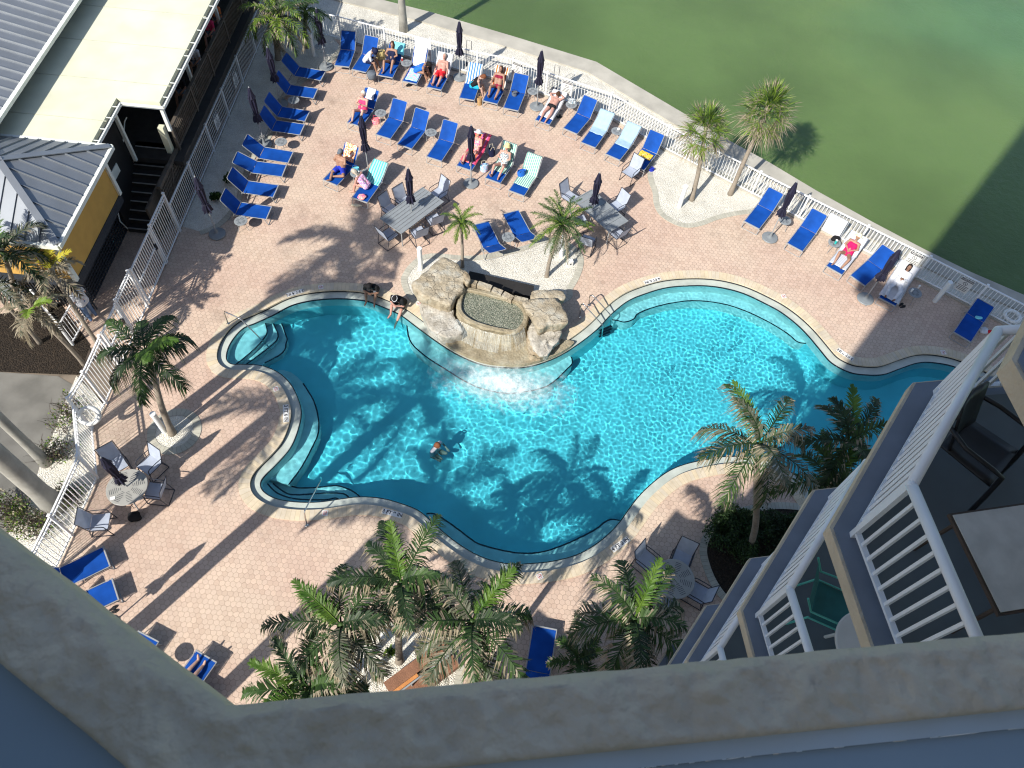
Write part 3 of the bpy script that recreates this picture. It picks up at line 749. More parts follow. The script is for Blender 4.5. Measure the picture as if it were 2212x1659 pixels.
# wall behind the balconies and the tower that throws the big shadow
tw = empty('hotel_tower', (0, -4, 0), label='hotel tower wall beside and behind the balconies', cat='building')
u54 = Vector((math.cos(math.radians(54)), math.sin(math.radians(54)))); n54 = Vector((u54.y, -u54.x))
tp = [(-.02, .0)]
def tpt(al, pe): v = u54 * al + n54 * pe; return (v.x, v.y + 4)
MB().prism([tpt(-1.7, 0.0), tpt(-1.7, 14), tpt(-9, 14), tpt(-9, 0.0)], 0, 36).build('wall', 'stucco_cream', tw)
MB().prism([tpt(-1.7, -1.3), tpt(-1.7, 0.0), tpt(-9, 0.0), tpt(-9, -1.3)], 0, 10.6).prism([tpt(-1.8, -2.5), tpt(-1.8, -1.3), tpt(-8.5, -1.3), tpt(-8.5, -2.5)], 0, 6.4).build('shade_block', 'stucco_cream', tw)  # unseen blocks added beside the tower to shade the near deck
MB().box((10.8, 4.6, 18), (8, .3, 36), math.radians(11)).build('facade_wall', 'stucco_cream', tw)
# our own balcony ledge
zl = H - 1.05
lo = [P2((-500, 768), zl), P2((0, 1146), zl), P2((488, 1516), zl), P2((1400, 1434), zl), P2((2700, 1312), zl)]
li = [P2((-500, 1060), zl), P2((0, 1416), zl), P2((330, 1659), zl), P2((1100, 1659), zl), P2((2700, 1482), zl)]
lo = [P2((-600, 690), zl), P2((488, 1516), zl), P2((2900, 1296), zl)]
MB().prism([tpt(-.46, -1.3), tpt(-.46, -.52), tpt(-.56, -.52), tpt(-.56, -1.3)], 19.7, 20.30).prism([tpt(-.48, -.52), tpt(-.48, 0.05), tpt(-.56, 0.05), tpt(-.56, -.52)], 19.7, 20.62).build('shade_fin', 'stucco_cream', tw)  # unseen fins added behind the camera to keep sun off the ledge
mat('ledge_blue', (0.42, 0.47, 0.50), 0.7, var=0.05, scale=2)
mat('ledge_floor', (0.25, 0.315, 0.37), 0.7, var=0.05, scale=2)
mat('stucco_grey', (0.51, 0.435, 0.335), 0.9, var=0.05, scale=4, bump=0.8, bscale=26)
own = empty('balcony_ledge', (lo[1][0], lo[1][1], zl), label='out of focus stucco balcony ledge and blue floor right below the camera', cat='balcony')
q0 = lo[1]; ll = lambda p: (p[0] - q0[0], p[1] - q0[1])
din1, din2 = P2((0, 1430), zl), P2((2212, 1530), zl)
def nrm(a, bq): d = (Vector(bq) - Vector(a)).normalized(); return Vector((d.y, -d.x))
n1 = nrm(lo[0], lo[1]); n2 = nrm(lo[1], lo[2])
t1 = abs((Vector(din1) - Vector(lo[0])).dot(n1)); t2 = abs((Vector(din2) - Vector(lo[1])).dot(n2))
tm = (t1 + t2) / 2
def inset(d1, d2):
    a = Vector(lo[0]) + n1 * d1; d_a = Vector(lo[1]) - Vector(lo[0]); bq = Vector(lo[1]) + n2 * d2; d_b = Vector(lo[2]) - Vector(lo[1])
    den = d_a.x * d_b.y - d_a.y * d_b.x; t = ((bq.x - a.x) * d_b.y - (bq.y - a.y) * d_b.x) / den
    c = a + d_a * t; return [ll(a), ll(c), ll(Vector(lo[2]) + n2 * d2)]
# stucco body with rounded, lumpy top: profile swept along the two legs
prof = [(0.0, -.22), (0.0, -.10), (0.001, -.02), (.004, -.005), (.014, .0)] + [(k / 20, 0.0) for k in range(4, 20)] + [(1.0, -.004), (1.0, -.03)]
mb = MB(); rows = []; NSEG = 420
for k, (s, z) in enumerate(prof):
    s1 = s * t1 if s > .05 else s; s2 = s * t2 if s > .05 else s
    a, c, e2 = inset(s1, s2); row = []
    for i in range(NSEG + 1):
        t = i / NSEG
        if t < .35: p = Vector(a).lerp(Vector(c), t / .35)
        else: p = Vector(c).lerp(Vector(e2), (t - .35) / .65)
        row.append(p)
    rows.append((row, z))
for k, (row, z) in enumerate(rows):
    for p in row:
        lum = noise.fractal((p.x * 14, p.y * 14, .5), 1, 2, 4) * .007 + .005 * noise.noise((p.x * 55, p.y * 55, 3))
        rd = noise.ridged_multi_fractal((p.x * 9, p.y * 9, 2), 1, 2, 3, 1, 2) * .009
        inn_ = 1 if 4 < k < len(rows) - 1 else .25
        ed = noise.noise((p.x * 16, p.y * 16, 7)) * .002 + noise.noise((p.x * 50, p.y * 50, 7)) * .0006 if k < 6 else 0
        mb.v.append((p.x + ed * .3, p.y + ed, z + (lum + rd) * inn_))
for k in range(len(rows) - 1):
    for i in range(NSEG): a = k * (NSEG + 1) + i; mb.f.append((a, a + 1, a + NSEG + 2, a + NSEG + 1)); mb.mi.append(0)
mb.build('stucco_edge', 'stucco_grey', own, smooth=True)
i0 = inset(t1 - .002, t2 - .002); i1 = inset(t1 + .002, t2 + .022); i2 = inset(t1 + .9, t2 + .9)
MB().add([(*p, -.012) for p in i0] + [(*p, -.012) for p in i1], [(0, 1, 4, 3), (1, 2, 5, 4)]).build('edge_strip', 'ledge_blue', own)
MB().add([(*p, -.02) for p in i1] + [(*p, -.02) for p in i2], [(0, 1, 4, 3), (1, 2, 5, 4)]).build('floor', 'ledge_floor', own)
# ================================================================ furniture
mat('sling_blue', (0.006, 0.062, 0.31), 0.75, var=0.22, scale=1.7, trans=0.07, spec=0.12, detail=5)
mat('silver', (0.30, 0.31, 0.32), 0.6, metal=0.0, spec=0.2, var=0.05)
mat('steel', (0.62, 0.61, 0.58), 0.15, metal=1.0)
mat('sling_grey', (0.40, 0.45, 0.55), 0.6, var=0.06, scale=6, trans=0.15)
mat('charcoal', (0.025, 0.03, 0.045), 0.4, var=0.1)
mat('table_grey', (0.23, 0.25, 0.265), 0.5, var=0.05, scale=6)
mat('navy_cloth', (0.006, 0.006, 0.026), 0.75, var=0.2, scale=9)
mat('base_grey', (0.20, 0.22, 0.235), 0.45, var=0.06)
mat('bollard_white', (0.74, 0.76, 0.76), 0.4, var=0.04)
mat('white', (0.78, 0.78, 0.76), 0.7, var=0.03)
mat('black', (0.012, 0.012, 0.014), 0.6, var=0.2)
LW, LS, LB_ = 0.325, 1.17, 0.76      # half width, seat length, back length
LZ = 0.34
def lounger_proto():
    r = empty('sun_lounger')
    MB().grid(lambda u, v: (.02 + u * (LS - .03), (v - .5) * 2 * (LW - .02), LZ - .012 * math.sin(PI * v) * math.sin(PI * u)), 8, 4).build('seat', 'sling_blue', r, smooth=True)
    f = MB()
    for s in (-1, 1): f.tube([(0, s * LW, LZ), (LS + .05, s * LW, LZ)], .012, 6)
    f.tube([(0, -LW, LZ), (0, LW, LZ)], .017, 6).tube([(LS, -LW, LZ - .03), (LS, LW, LZ - .03)], .014, 6)
    f.box((0.012, 0, LZ + .014), (.035, 2 * LW - .02, .012))
    f.build('frame', 'silver', r)
    for x, lean in ((.10, -.10), (.95, .12)):
        l = MB(); l.tube([(x, -LW, LZ), (x + lean, -LW + .01, .04), (x + lean + .02, -LW + .05, .015), (x + lean + .02, LW - .05, .015), (x + lean, LW - .01, .04), (x, LW, LZ)], .014, 6)
        l.build('leg', 'silver', r)
    b = MB().grid(lambda u, v: (u * LB_, (v - .5) * 2 * (LW - .02), -.015 * math.sin(PI * v)), 6, 4).build('backrest', 'sling_blue', r, smooth=True)
    b.location = (LS, 0, LZ + .01)
    k = MB()
    k.tube([(0, -LW, 0), (LB_ - .05, -LW, 0), (LB_, -LW + .05, 0), (LB_, LW - .05, 0), (LB_ - .05, LW, 0), (0, LW, 0)], .012, 6)
    k.build('back_frame', 'silver', b)
    a = MB(); a.tube([(LS + .02, -LW - .02, LZ), (LS + .30, -LW - .03, .04), (LS + .33, -LW, .015), (LS + .33, LW, .015), (LS + .30, LW + .03, .04), (LS + .02, LW + .02, LZ)], .013, 6)
    a.build('leg', 'silver', r)
    return r
LP = lounger_proto(); bpy.context.view_layer.update(); reg(LP)
LOUNGERS = {}
first_l = [True]
def lounger(key, Fp, Hp, Bp, label, group):
    f = P(*Fp, LZ); h = P(*Hp, LZ); d = (h - f).xy.normalized(); az = math.atan2(d.y, d.x)
    hg = f + Vector((d.x, d.y, 0)) * LS
    best = (1e9, .8)
    if Bp:
        for i in range(3, 78):
            a = math.radians(i); q = hg + Vector((d.x * math.cos(a), d.y * math.cos(a), math.sin(a))) * LB_
            pp = proj(q); e = math.dist(pp, Bp)
            if e < best[0]: best = (e, a)
    ang = min(max(best[1], math.radians(8)), math.radians(68))
    if first_l[0]: r = LP; first_l[0] = False; ch = [c for c in PROTO_KIDS[LP.name] if c.name.startswith('backrest')][0]
    else:
        r = copy_tree(LP); ch = None
        for c in COL.objects[-8:] if False else bpy.data.objects:
            if c.parent == r and c.name.startswith('backrest'): ch = c
    r.location = (f.x, f.y, 0); r.rotation_euler = (0, 0, az); tag(r, label, 'sun lounger', group)
    ch.rotation_euler = (0, -ang, 0)
    LOUNGERS[key] = (Vector((f.x, f.y, 0)), az, ang); return r
gT, gM, gL, gR, gB = 'loungers in the top row along the fence', 'loungers in the middle of the deck', 'loungers in the left column', 'loungers on the right along the fence', 'loungers at the lower left below the ledge'
LD = [
('T1', (738,144), (752,105), (753,67), 'empty blue lounger with high back at left end of top row', gT),
('T2', (775,154), (799,116), (803,79), 'blue lounger under the man in white shirt and navy hat', gT),
('T3', (832,166), (852,125), (862,91), 'blue lounger under the woman in the navy top', gT),
('T4', (884,179), (908,136), (914,92), 'blue lounger with white towel under woman in blue swimsuit', gT),
('T5', (937,192), (959,150), (964,114), 'blue lounger under the man in red shorts', gT),
('T6', (1008,215), (1023,172), (1032,137), 'blue lounger with blue and white striped towel', gT),
('T7', (1058,222), (1079,181), (1089,144), 'blue lounger with orange and white striped towel', gT),
('T8', (1103,237), (1120,195), (1129,160), 'blue lounger with a small dark bag on its seat', gT),
('T9', (1171,265), (1200,222), (1215,197), 'blue lounger under the woman lying face down', gT),
('T10', (1231,284), (1265,244), (1277,209), 'empty blue lounger between face down woman and pale blue towels', gT),
('T11', (1270,314), (1300,272), (1320,239), 'blue lounger with pale blue towel, left of the pair', gT),
('T12', (1323,340), (1356,299), (1383,267), 'blue lounger with pale blue towel, right of the pair', gT),
('T13', (1375,362), (1406,322), (1420,286), 'blue lounger with a yellow towel and tote bag', gT),
('R1', (1623,487), (1653,449), (1680,412), 'empty blue lounger left of leaning navy umbrella by sea fence', gR),
('R2', (1716,535), (1749,492), (1772,458), 'empty blue lounger right of round table by sea fence', gR),
('R3', (1801,585), (1833,544), (1857,507), 'blue lounger under woman in magenta swimsuit', gR),
('R4', (1852,607), (1893,570), (1922,538), 'blue lounger half covered by the leaning navy umbrella', gR),
('R5', (1916,653), (1942,609), (1966,571), 'blue lounger under white sheet and dark haired woman', gR),
('R6', (2078,729), (2104,690), (2128,652), 'blue lounger alone in the tower shadow', gR),
('M1', (765,270), (794,230), (806,191), 'blue lounger under woman in pink top', gM),
('M2', (827,296), (855,257), (864,217), 'empty blue lounger, leftmost of the three empty in mid deck', gM),
('M3', (873,317), (905,276), (913,236), 'empty blue lounger crossed by umbrella shadow in mid deck', gM),
('M4', (937,344), (965,302), (974,261), 'empty blue lounger, rightmost of the three empty in mid deck', gM),
('M5', (712,395), (744,361), (760,318), 'blue lounger under man in blue shorts and black cap', gM),
('M6', (776,433), (805,393), (826,346), 'blue lounger with aqua striped towel and grey haired woman', gM),
('M7', (1002,364), (1029,324), (1050,287), 'blue lounger with pink towel and woman in straw hat', gM),
('M8', (1064,391), (1092,350), (1102,309), 'blue lounger under woman in patterned swimsuit and yellow hat', gM),
('M9', (1115,418), (1143,376), (1156,331), 'blue lounger with green and white striped towel and bags', gM),
('N1', (1038,482), (1061,530), (1066,545), 'blue lounger behind the small palm and fountain, left one', gM),
('N2', (1103,458), (1128,505), (1137,520), 'blue lounger behind the fountain bed, right one', gM),
('L1', (699,164), (642,154), (616,127), 'blue lounger at the top of the left column', gL),
('L2', (683,202), (625,194), (600,170), 'second blue lounger from the top of the left column', gL),
('L3', (665,251), (603,241), (576,210), 'third lounger of left column, just below a round table', gL),
('L4', (654,280), (592,271), (566,240), 'fourth lounger of left column, with umbrella shadow across seat', gL),
('L5', (629,340), (567,330), (534,307), 'fifth lounger of left column, just below second round table', gL),
('L6', (615,369), (551,361), (520,345), 'sixth lounger of left column, between two plain neighbours', gL),
('L7', (597,413), (534,404), (503,386), 'seventh lounger of left column, beside small grass tuft', gL),
('L8', (582,460), (518,451), (483,424), 'bottom lounger of left column, above the lowest side table', gL),
('B1', (231,1201), (180,1226), (150,1250), 'blue lounger partly hidden, below the chairs by the bent fence', gB),
('B2', (250,1272), (195,1298), (160,1320), 'second blue lounger cut off by the ledge at lower left', gB),
('B3', (321,1374), (285,1425), (270,1440), 'small visible corner of blue lounger above ledge', gB),
('B4', (446,1417), (410,1468), (395,1490), 'blue lounger with a person\'s bare legs at the ledge', gB),
('B5', (445,1487), (409,1538), (395,1550), 'lounger hidden by ledge next to the bare legs', gB),
('B6', (1177,1355), (1163,1445), (1150,1500), 'blue lounger in palm shade at the bottom centre', gB),
]
for a in LD: lounger(*a)
def lp_(key, x, y, z=0):
    """point in a lounger's own frame -> world"""
    o, az, an = LOUNGERS[key]; c, s = math.cos(az), math.sin(az)
    return Vector((o.x + x * c - y * s, o.y + x * s + y * c, z))
# ---- towels draped along seat and back
stripes('towel_blue_white', [(0, (.62, .65, .68)), (.5, (.06, .20, .55))], 9)
stripes('towel_orange_white', [(0, (.62, .60, .56)), (.5, (.62, .16, .03))], 9)
stripes('towel_green_white', [(0, (.55, .64, .58)), (.55, (.10, .36, .28))], 13)
stripes('towel_aqua', [(0, (.32, .64, .62)), (.6, (.06, .44, .44))], 10)
stripes('towel_pink', [(0, (.62, .07, .14)), (.45, (.55, .14, .36)), (.7, (.66, .20, .08))], 5)
stripes('towel_grey_white', [(0, (.62, .63, .66)), (.55, (.36, .42, .54))], 14, 0)
mat('towel_pale_blue', (.33, .47, .62), .95, var=.06, scale=6, spec=.1)
mat('towel_white', (.60, .61, .65), .95, var=.04, scale=6, spec=.1)
mat('towel_yellow', (.66, .45, .07), .95, var=.08, scale=8, spec=.1)
mat('towel_aqua_plain', (.20, .62, .72), .95, var=.1, scale=8, spec=.1)
floral('cloth_unicorn', (.55, .55, .8), (.25, .6, .75), (.75, .45, .7), 9)
floral('cloth_floral_pink', (.75, .2, .45), (.85, .75, .8), (.3, .15, .5), 22)
floral('cloth_bw', (.02, .02, .03), (.7, .72, .75), (.08, .2, .25), 26)
floral('cloth_orange', (.8, .3, .1), (.85, .7, .6), (.7, .2, .1), 12)
floral('cloth_pink_orange', (.8, .15, .35), (.85, .3, .2), (.85, .5, .5), 24)
def towel(key, s0, s1, m, label, name='towel', w=.30, wr=.012, y0=0.0, over=0.0):
    """s measured along seat then back from the foot end"""
    o, az, an = LOUNGERS[key]; mb = MB(); uvs = []
    nu, nv = 26, 12
    ph = random.random() * 9
    def fn(u, v):
        s = s0 + (s1 - s0) * u; y = y0 + (v - .5) * 2 * (w + .03 * noise.noise((u * 3 + ph, 0, v)))
        s += .035 * noise.noise((v * 4 + ph, u * 2, 1)) * (1 if u < .5 else .3)
        wz = abs(noise.noise((u * 7 + ph, v * 5, 2))) * wr + .014
        if abs(y - 0) > LW: wz -= (abs(y) - LW) * 1.6
        if s <= LS: return (s, y, LZ + wz)
        t = s - LS
        if t > LB_ + .03:
            q = t - LB_ - .03; return (LS + (LB_ + .03) * math.cos(an) + .02, y, LZ + (LB_ + .03) * math.sin(an) - q)
        return (LS + t * math.cos(an) - wz * math.sin(an), y, LZ + t * math.sin(an) + wz * math.cos(an) + .01)
    mb.grid(fn, nu, nv)
    for i in range(nu + 1):
        for j in range(nv + 1): uvs.append((i / nu * abs(s1 - s0), j / nv * 2 * w))
    ob = mb.build(name, m, smooth=True, uv=uvs); ob.location = (o.x, o.y, 0); ob.rotation_euler = (0, 0, az)
    mod = ob.modifiers.new('thick', 'SOLIDIFY'); mod.thickness = .008; mod.offset = 1
    tag(ob, label, 'towel'); return ob
E2 = LS + LB_
towel('T4', .15, .95, 'cloth_unicorn', 'pastel patterned towel on the seat under woman in blue swimsuit', y0=-.02, w=.26)
towel('T4', 1.15, E2 + .3, 'towel_white', 'white towel over back of lounger behind woman in blue swimsuit', w=.27)
towel('T5', .9, E2 + .1, 'towel_white', 'white towel under the man in red shorts', wr=.03, w=.33)
towel('T6', 1.0, E2 + .1, 'towel_blue_white', 'blue and white striped towel on lounger back')
towel('T7', 1.0, E2 + .1, 'towel_orange_white', 'orange and white striped towel behind woman in burgundy bikini')
towel('T3', 1.45, E2 + .25, 'towel_aqua_plain', 'aqua towel hung over chair back beside woman in navy top', y0=-.12, w=.25, wr=.05)
towel('T9', .35, E2, 'towel_white', 'white towel under woman lying face down', w=.31)
towel('T11', .78, E2 + .1, 'towel_pale_blue', 'pale blue towel on the left of the two paired loungers', w=.31, wr=.02)
towel('T12', .78, E2 + .1, 'towel_pale_blue', 'pale blue towel on the right of the two paired loungers', w=.31, wr=.02)
towel('T13', .62, 1.0, 'towel_yellow', 'crumpled yellow towel on lounger by the tote bag', w=.27, wr=.09)
towel('M1', 1.5, E2 + .2, 'towel_white', 'white towel hooked over lounger behind woman in pink top', w=.18)
towel('M5', 1.3, E2 + .1, 'cloth_orange', 'orange patterned towel behind man in blue shorts', w=.25, wr=.03)
towel('M6', .95, E2 + .1, 'towel_aqua', 'aqua striped towel on back of lounger near rectangular table')
towel('M7', .35, E2 + .1, 'towel_pink', 'pink towel with orange edge under woman in straw hat', w=.33, wr=.03)
towel('M8', .55, E2 + .1, 'towel_green_white', 'pale green striped towel under woman in patterned swimsuit')
towel('M9', .45, E2 + .1, 'towel_green_white', 'green and white striped towel holding two bags', w=.31)
towel('R3', .28, E2 + .08, 'towel_grey_white', 'white towel with fine grey stripes under woman in magenta swimsuit', w=.33)
towel('R5', .15, E2 + .08, 'towel_white', 'white sheet over lounger at the tower shadow edge', w=.36, wr=.05)
# ---- umbrellas
def umbrella_proto():
    r = empty('umbrella')
    MB().tube([(0, 0, .08), (0, 0, 2.62)], .021, 8).build('pole', 'silver', r)
    c = MB(); n = 16; prof = [(2.66, .02), (2.6, .05), (2.35, .10), (2.05, .115), (1.75, .10), (1.55, .075), (1.45, .085), (1.3, .14), (1.18, .16)]
    for z, rr in prof:
        for j in range(n):
            a = 2 * PI * j / n; q = rr * 1.2 * (1.0 if j % 2 else .62); 
            if z > 2.3: q = rr * 1.15 * (1.0 if j % 2 else .8)
            zz = z - (.06 * (j % 4 == 1) if z < 1.25 else 0) - (.03 * (j % 2) if 2.3 < z < 2.4 else 0)
            tw_ = (2.66 - z) * .25; c.v.append((q * math.cos(a + tw_), q * math.sin(a + tw_), zz))
    for i in range(len(prof) - 1):
        for j in range(n): a = i * n + j; bq = i * n + (j + 1) % n; c.f.append((a, a + n, bq + n, bq)); c.mi.append(0)
    c.build('canopy', 'navy_cloth', r)
    fl = MB(); 
    for j in range(8):
        a = 2 * PI * j / 8; d = Vector((math.cos(a), math.sin(a), 0)); sd = Vector((-d.y, d.x, 0))
        fl.add([d * .06 + Vector((0, 0, 2.5)), d * .15 + sd * .05 + Vector((0, 0, 2.24)), d * .15 - sd * .05 + Vector((0, 0, 2.22))], [(0, 1, 2)])
    fl.build('vent_flap', 'navy_cloth', r)
    MB().tube([(.12 * math.cos(a * PI / 8), .12 * math.sin(a * PI / 8), 1.5) for a in range(17)], .012, 4, cap=False).build('strap', 'navy_cloth', r)
    MB().lathe([(.02, 0), (.025, .05), (.01, .09)], (0, 0, 2.62), 8).build('finial', 'silver', r)
    return r
UP = umbrella_proto(); bpy.context.view_layer.update(); reg(UP)

first_u = [True]
def base_proto():
    r = MB().lathe([(.27, .03), (.275, .05), (.26, .075), (.12, .10), (.06, .13), (.045, .2), (.03, .32)], (0, 0, 0), 26)
    for k in range(3):
        a = k * 2 * PI / 3 + .4; r.lathe([(.035, 0), (.035, .03)], (.24 * math.cos(a), .24 * math.sin(a), 0), 8)
    return r

bm_ = None
def umbrella(px, label, tip=None, base=True, z=0, rz=0.0, sc=1.0, tilt=None, lb=None):
    global bm_
    p = P(*px, z)
    if first_u[0]: r = UP; first_u[0] = False
    else: r = copy_tree(UP)
    r.location = (p.x, p.y, 0); r.rotation_euler = (0, 0, rz); r.scale = (sc, sc, sc) if sc != 1 else (1, 1, 1)
    tag(r, label, 'umbrella', 'closed navy umbrellas')
    if tip:
        h = zat(tip, (p.x, p.y)); s = min(max(h / 2.7, .85), 1.12); r.scale = (1, 1, s)
    if base:
        if bm_ is None: b = base_proto().build('base', 'base_grey', r); bm_ = b.data
        else: b = bpy.data.objects.new('base', bm_); COL.objects.link(b); b.parent = r
        b.scale = (1.1, 1.1, 1 / r.scale.z)
    return r
umbrella((705,146), 'closed navy umbrella at top left corner beside white bollard', (678,17))
umbrella((607,226), 'closed navy umbrella behind second lounger of left column', (577,100), rz=.5)
umbrella((572,313), 'closed navy umbrella above the second round table on the left', (537,187), rz=1)
umbrella((470,507), 'closed navy umbrella on paving near the tall white fence', (420,380), rz=.3)
umbrella((993,169), 'closed navy umbrella right of man in red shorts', (992,44), rz=.8)
umbrella((1159,232), 'closed navy umbrella above loungers near fence notice sign', (1172,107), rz=.2)
umbrella((797,377), 'closed navy umbrella between man in blue shorts and empty loungers', (777,247), rz=1.2)
umbrella((1017,398), 'closed navy umbrella in front of the pink towel', (1022,269), rz=.6)
umbrella((889,456), 'closed navy umbrella through the slatted rectangular table', (883,362), False, .72)
umbrella((1280,452), 'closed navy umbrella at rectangular table shaded by palm', (1291,371), False, .72, rz=.4)
umbrella((1662,515), 'closed navy umbrella between two empty loungers on the right', (1721,391), rz=.9)
umbrella((1868,647), 'closed navy umbrella overlapping a lounger beside the tower shadow', (1946,537), rz=.1)
umbrella((274,1051), 'closed navy umbrella in the round slatted table at lower left', None, False, .72, sc=.95)
umbrella((232,1356), 'umbrella hidden by the ledge, seen by its shadow', None, rz=.5)
# ---- round side tables
def slat_top(mb, r, z, n=22, th=.018, groups=True):
    mb.lathe([(r, z), (r, z + th)], (0, 0, 0), n)
def side_proto():
    r = empty('side_table')
    t = MB(); t.lathe([(.23, .44), (.235, .45), (.235, .462), (.225, .466)], (0, 0, 0), 26)
    t.build('table_top', 'table_grey', r)
    sl = MB()
    for k in range(4):
        a = k * PI / 2
        for q in range(3):
            c = Vector((math.cos(a) * .11 - math.sin(a) * (q - 1) * .045, math.sin(a) * .11 + math.cos(a) * (q - 1) * .045, .467)); sl.box(c, (.10, .012, .003), a)
    sl.build('slot', 'charcoal', r)
    for k in range(3):
        a = k * 2 * PI / 3 + .5; MB().tube([(.13 * math.cos(a), .13 * math.sin(a), .44), (.21 * math.cos(a), .21 * math.sin(a), .01)], .009, 5).build('leg', 'silver', r)
    return r
SP_ = side_proto(); bpy.context.view_layer.update(); reg(SP_); fs = [True]
ST = {}
def side_table(key, px, label, rz=0):
    p = P(*px, .46)
    r = SP_ if fs[0] else copy_tree(SP_); fs[0] = False
    r.location = (p.x, p.y, 0); r.rotation_euler = (0, 0, rz); tag(r, label, 'side table', 'small round grey side tables'); ST[key] = p
for i, a in enumerate([('a', (634,216), 'round grey side table between second and third left loungers'), ('b', (607,306), 'round grey side table with umbrella base behind it, left column'),
    ('c', (520,477), 'round grey side table below the bottom left-column lounger'), ('d', (822,244), 'round grey side table beside woman in pink top'),
    ('e', (931,286), 'round grey side table between two empty middle loungers'), ('f', (770,374), 'round grey side table holding aqua bag beside grey haired woman'),
    ('g', (878,136), 'round grey side table holding a red cup in the top row'), ('h', (1151,197), 'round grey side table next to umbrella near notice sign'),
    ('i', (1234,226), 'round grey side table with white cloth near face down woman'), ('j', (1333,283), 'round grey side table between the two pale blue towels'),
    ('k', (1696,476), 'round grey side table beside leaning umbrella on the right'), ('l', (1803,524), 'round grey side table with black bag and teal cup'),
    ('m', (1977,632), 'round grey side table in tower shadow with paper cups'), ('n', (1098,512), 'round grey side table between the two fountain loungers'),
    ('o', (692,100), 'round grey side table in shade by the top left umbrella'), ('p', (348,1434), 'round side table hidden by ledge, seen by its slatted shadow')]): side_table(*a, rz=i * .7)
# ---- sling chairs
def chair_proto():
    r = empty('dining_chair')
    MB().grid(lambda u, v: (-.24 + u * .48, (v - .5) * .48, .43 - .02 * math.sin(PI * u)), 5, 3).build('seat', 'sling_grey', r, smooth=True)
    MB().grid(lambda u, v: (-.24 - u * .17, (v - .5) * .48, .44 + u * .52), 5, 3).build('backrest', 'sling_grey', r, smooth=True)
    for s in (-1, 1):
        f = MB(); y = s * .26
        f.tube([(.27, y, .012), (.22, y, .40), (.20, y, .60), (.14, y, .635), (-.10, y, .64), (-.30, y, .62)], .014, 6)
        f.tube([(-.41, y, .98), (-.24, y, .43), (.23, y, .42)], .013, 6)
        f.tube([(-.24, y, .43), (-.34, y, .012), (.27, y, .012)], .013, 6)
        f.build('side_frame', 'charcoal', r)
    MB().tube([(-.41, -.26, .98), (-.41, .26, .98)], .013, 6).tube([(-.34, -.26, .012), (-.34, .26, .012)], .012, 6).tube([(.23, -.26, .41), (.23, .26, .41)], .012, 6).build('cross_bar', 'charcoal', r)
    return r
CP = chair_proto(); bpy.context.view_layer.update(); reg(CP); fc = [True]
def chair(px, face, label, z=.43):
    p = P(*px, z); t = P(*face, z); d = t - p
    r = CP if fc[0] else copy_tree(CP); fc[0] = False
    r.location = (p.x, p.y, 0); r.rotation_euler = (0, 0, math.atan2(d.y, d.x)); tag(r, label, 'chair', 'grey sling dining chairs')
TA, TB, TC_, TD = (889,456), (1298,462), (274,1052), (1457,1250)
chair((846,453), (872,470), 'grey sling chair at upper left side of slatted rectangular table')
chair((876,437), (892,450), 'grey sling chair behind the navy umbrella at rectangular table')
chair((946,418), (915,438), 'grey sling chair at upper right end of rectangular table')
chair((840,506), (870,485), 'grey sling chair at lower left end of rectangular table')
chair((904,502), (888,480), 'grey sling chair on near side of rectangular table')
chair((938,474), (922,452), 'grey sling chair on near side by the small palm')
chair((1330,446), (1308,458), 'grey sling chair on far right side of palm shaded table')
chair((1334,503), (1310,482), 'grey sling chair at near end of palm shaded table')
chair((1232,425), (1255,440), 'grey sling chair at far end of palm shaded table')
chair((1270,520), (1285,490), 'dark framed chair under the date palm beside shaded table')
chair((1253,476), (1280,470), 'grey sling chair hidden behind date palm fronds')
chair((252,1003), (270,1035), 'grey sling chair above round table by bent fence')
chair((322,1004), (290,1035), 'grey sling chair upper right of round table at lower left')
chair((335,1060), (300,1056), 'grey sling chair right of round table at lower left')
chair((216,1127), (250,1124), 'grey sling chair apart from round table, nearest the fence')
chair((1435,1292), (1450,1262), 'grey sling chair below round table in tower shade')
chair((1505,1278), (1474,1260), 'grey sling chair lower right of round table in tower shade')
chair((1472,1208), (1462,1235), 'grey sling chair upper right of round table in tower shade')
chair((1400,1212), (1425,1232), 'grey sling chair upper left of round table behind fronds')
chair((1362,371), (1345,385), 'grey sling chair at foot of lounger with yellow towel')
# ---- big tables
def rect_table(px4, label, z=.72, m='table_grey'):
    c4_ = [P(*p, z) for p in px4]; c = sum(c4_, Vector()) / 4
    ex = ((c4_[1] - c4_[0]) + (c4_[2] - c4_[3])) / 2; ey = ((c4_[3] - c4_[0]) + (c4_[2] - c4_[1])) / 2
    lx, ly = ex.length, ey.length; r = empty('rectangular_table', (c.x, c.y, 0), math.atan2(ex.y, ex.x), label, 'table')
    t = MB(); nslat = 7
    for k in range(nslat):
        y = -ly / 2 + .04 + (ly - .08) * (k + .5) / nslat; t.box((0, y, z - .012), (lx - .08, (ly - .08) / nslat - .016, .016))
    n2 = int(lx / .12)
    for k in range(n2 + 1): t.box((-lx / 2 + .04 + (lx - .08) * k / n2, 0, z - .026), (.05, ly - .06, .012))
    t.build('table_top', m, r)
    e = MB()
    for s in (-1, 1): e.box((0, s * (ly / 2 - .02), z - .01), (lx, .04, .035)); e.box((s * (lx / 2 - .02), 0, z - .0105), (.04, ly - .08, .033))
    e.lathe([(.06, z - .03), (.06, z + .004)], (0, 0, 0), 12); e.build('rim', m, r)
    for sx in (-1, 1):
        for sy in (-1, 1): MB().tube([(sx * (lx / 2 - .1), sy * (ly / 2 - .1), z - .03), (sx * (lx / 2 - .04), sy * (ly / 2 - .05), .01)], .018, 6).build('leg', 'silver', r)
rect_table([(822,470), (915,403), (957,437), (865,507)], 'grey slatted rectangular table with navy umbrella, in full sun')
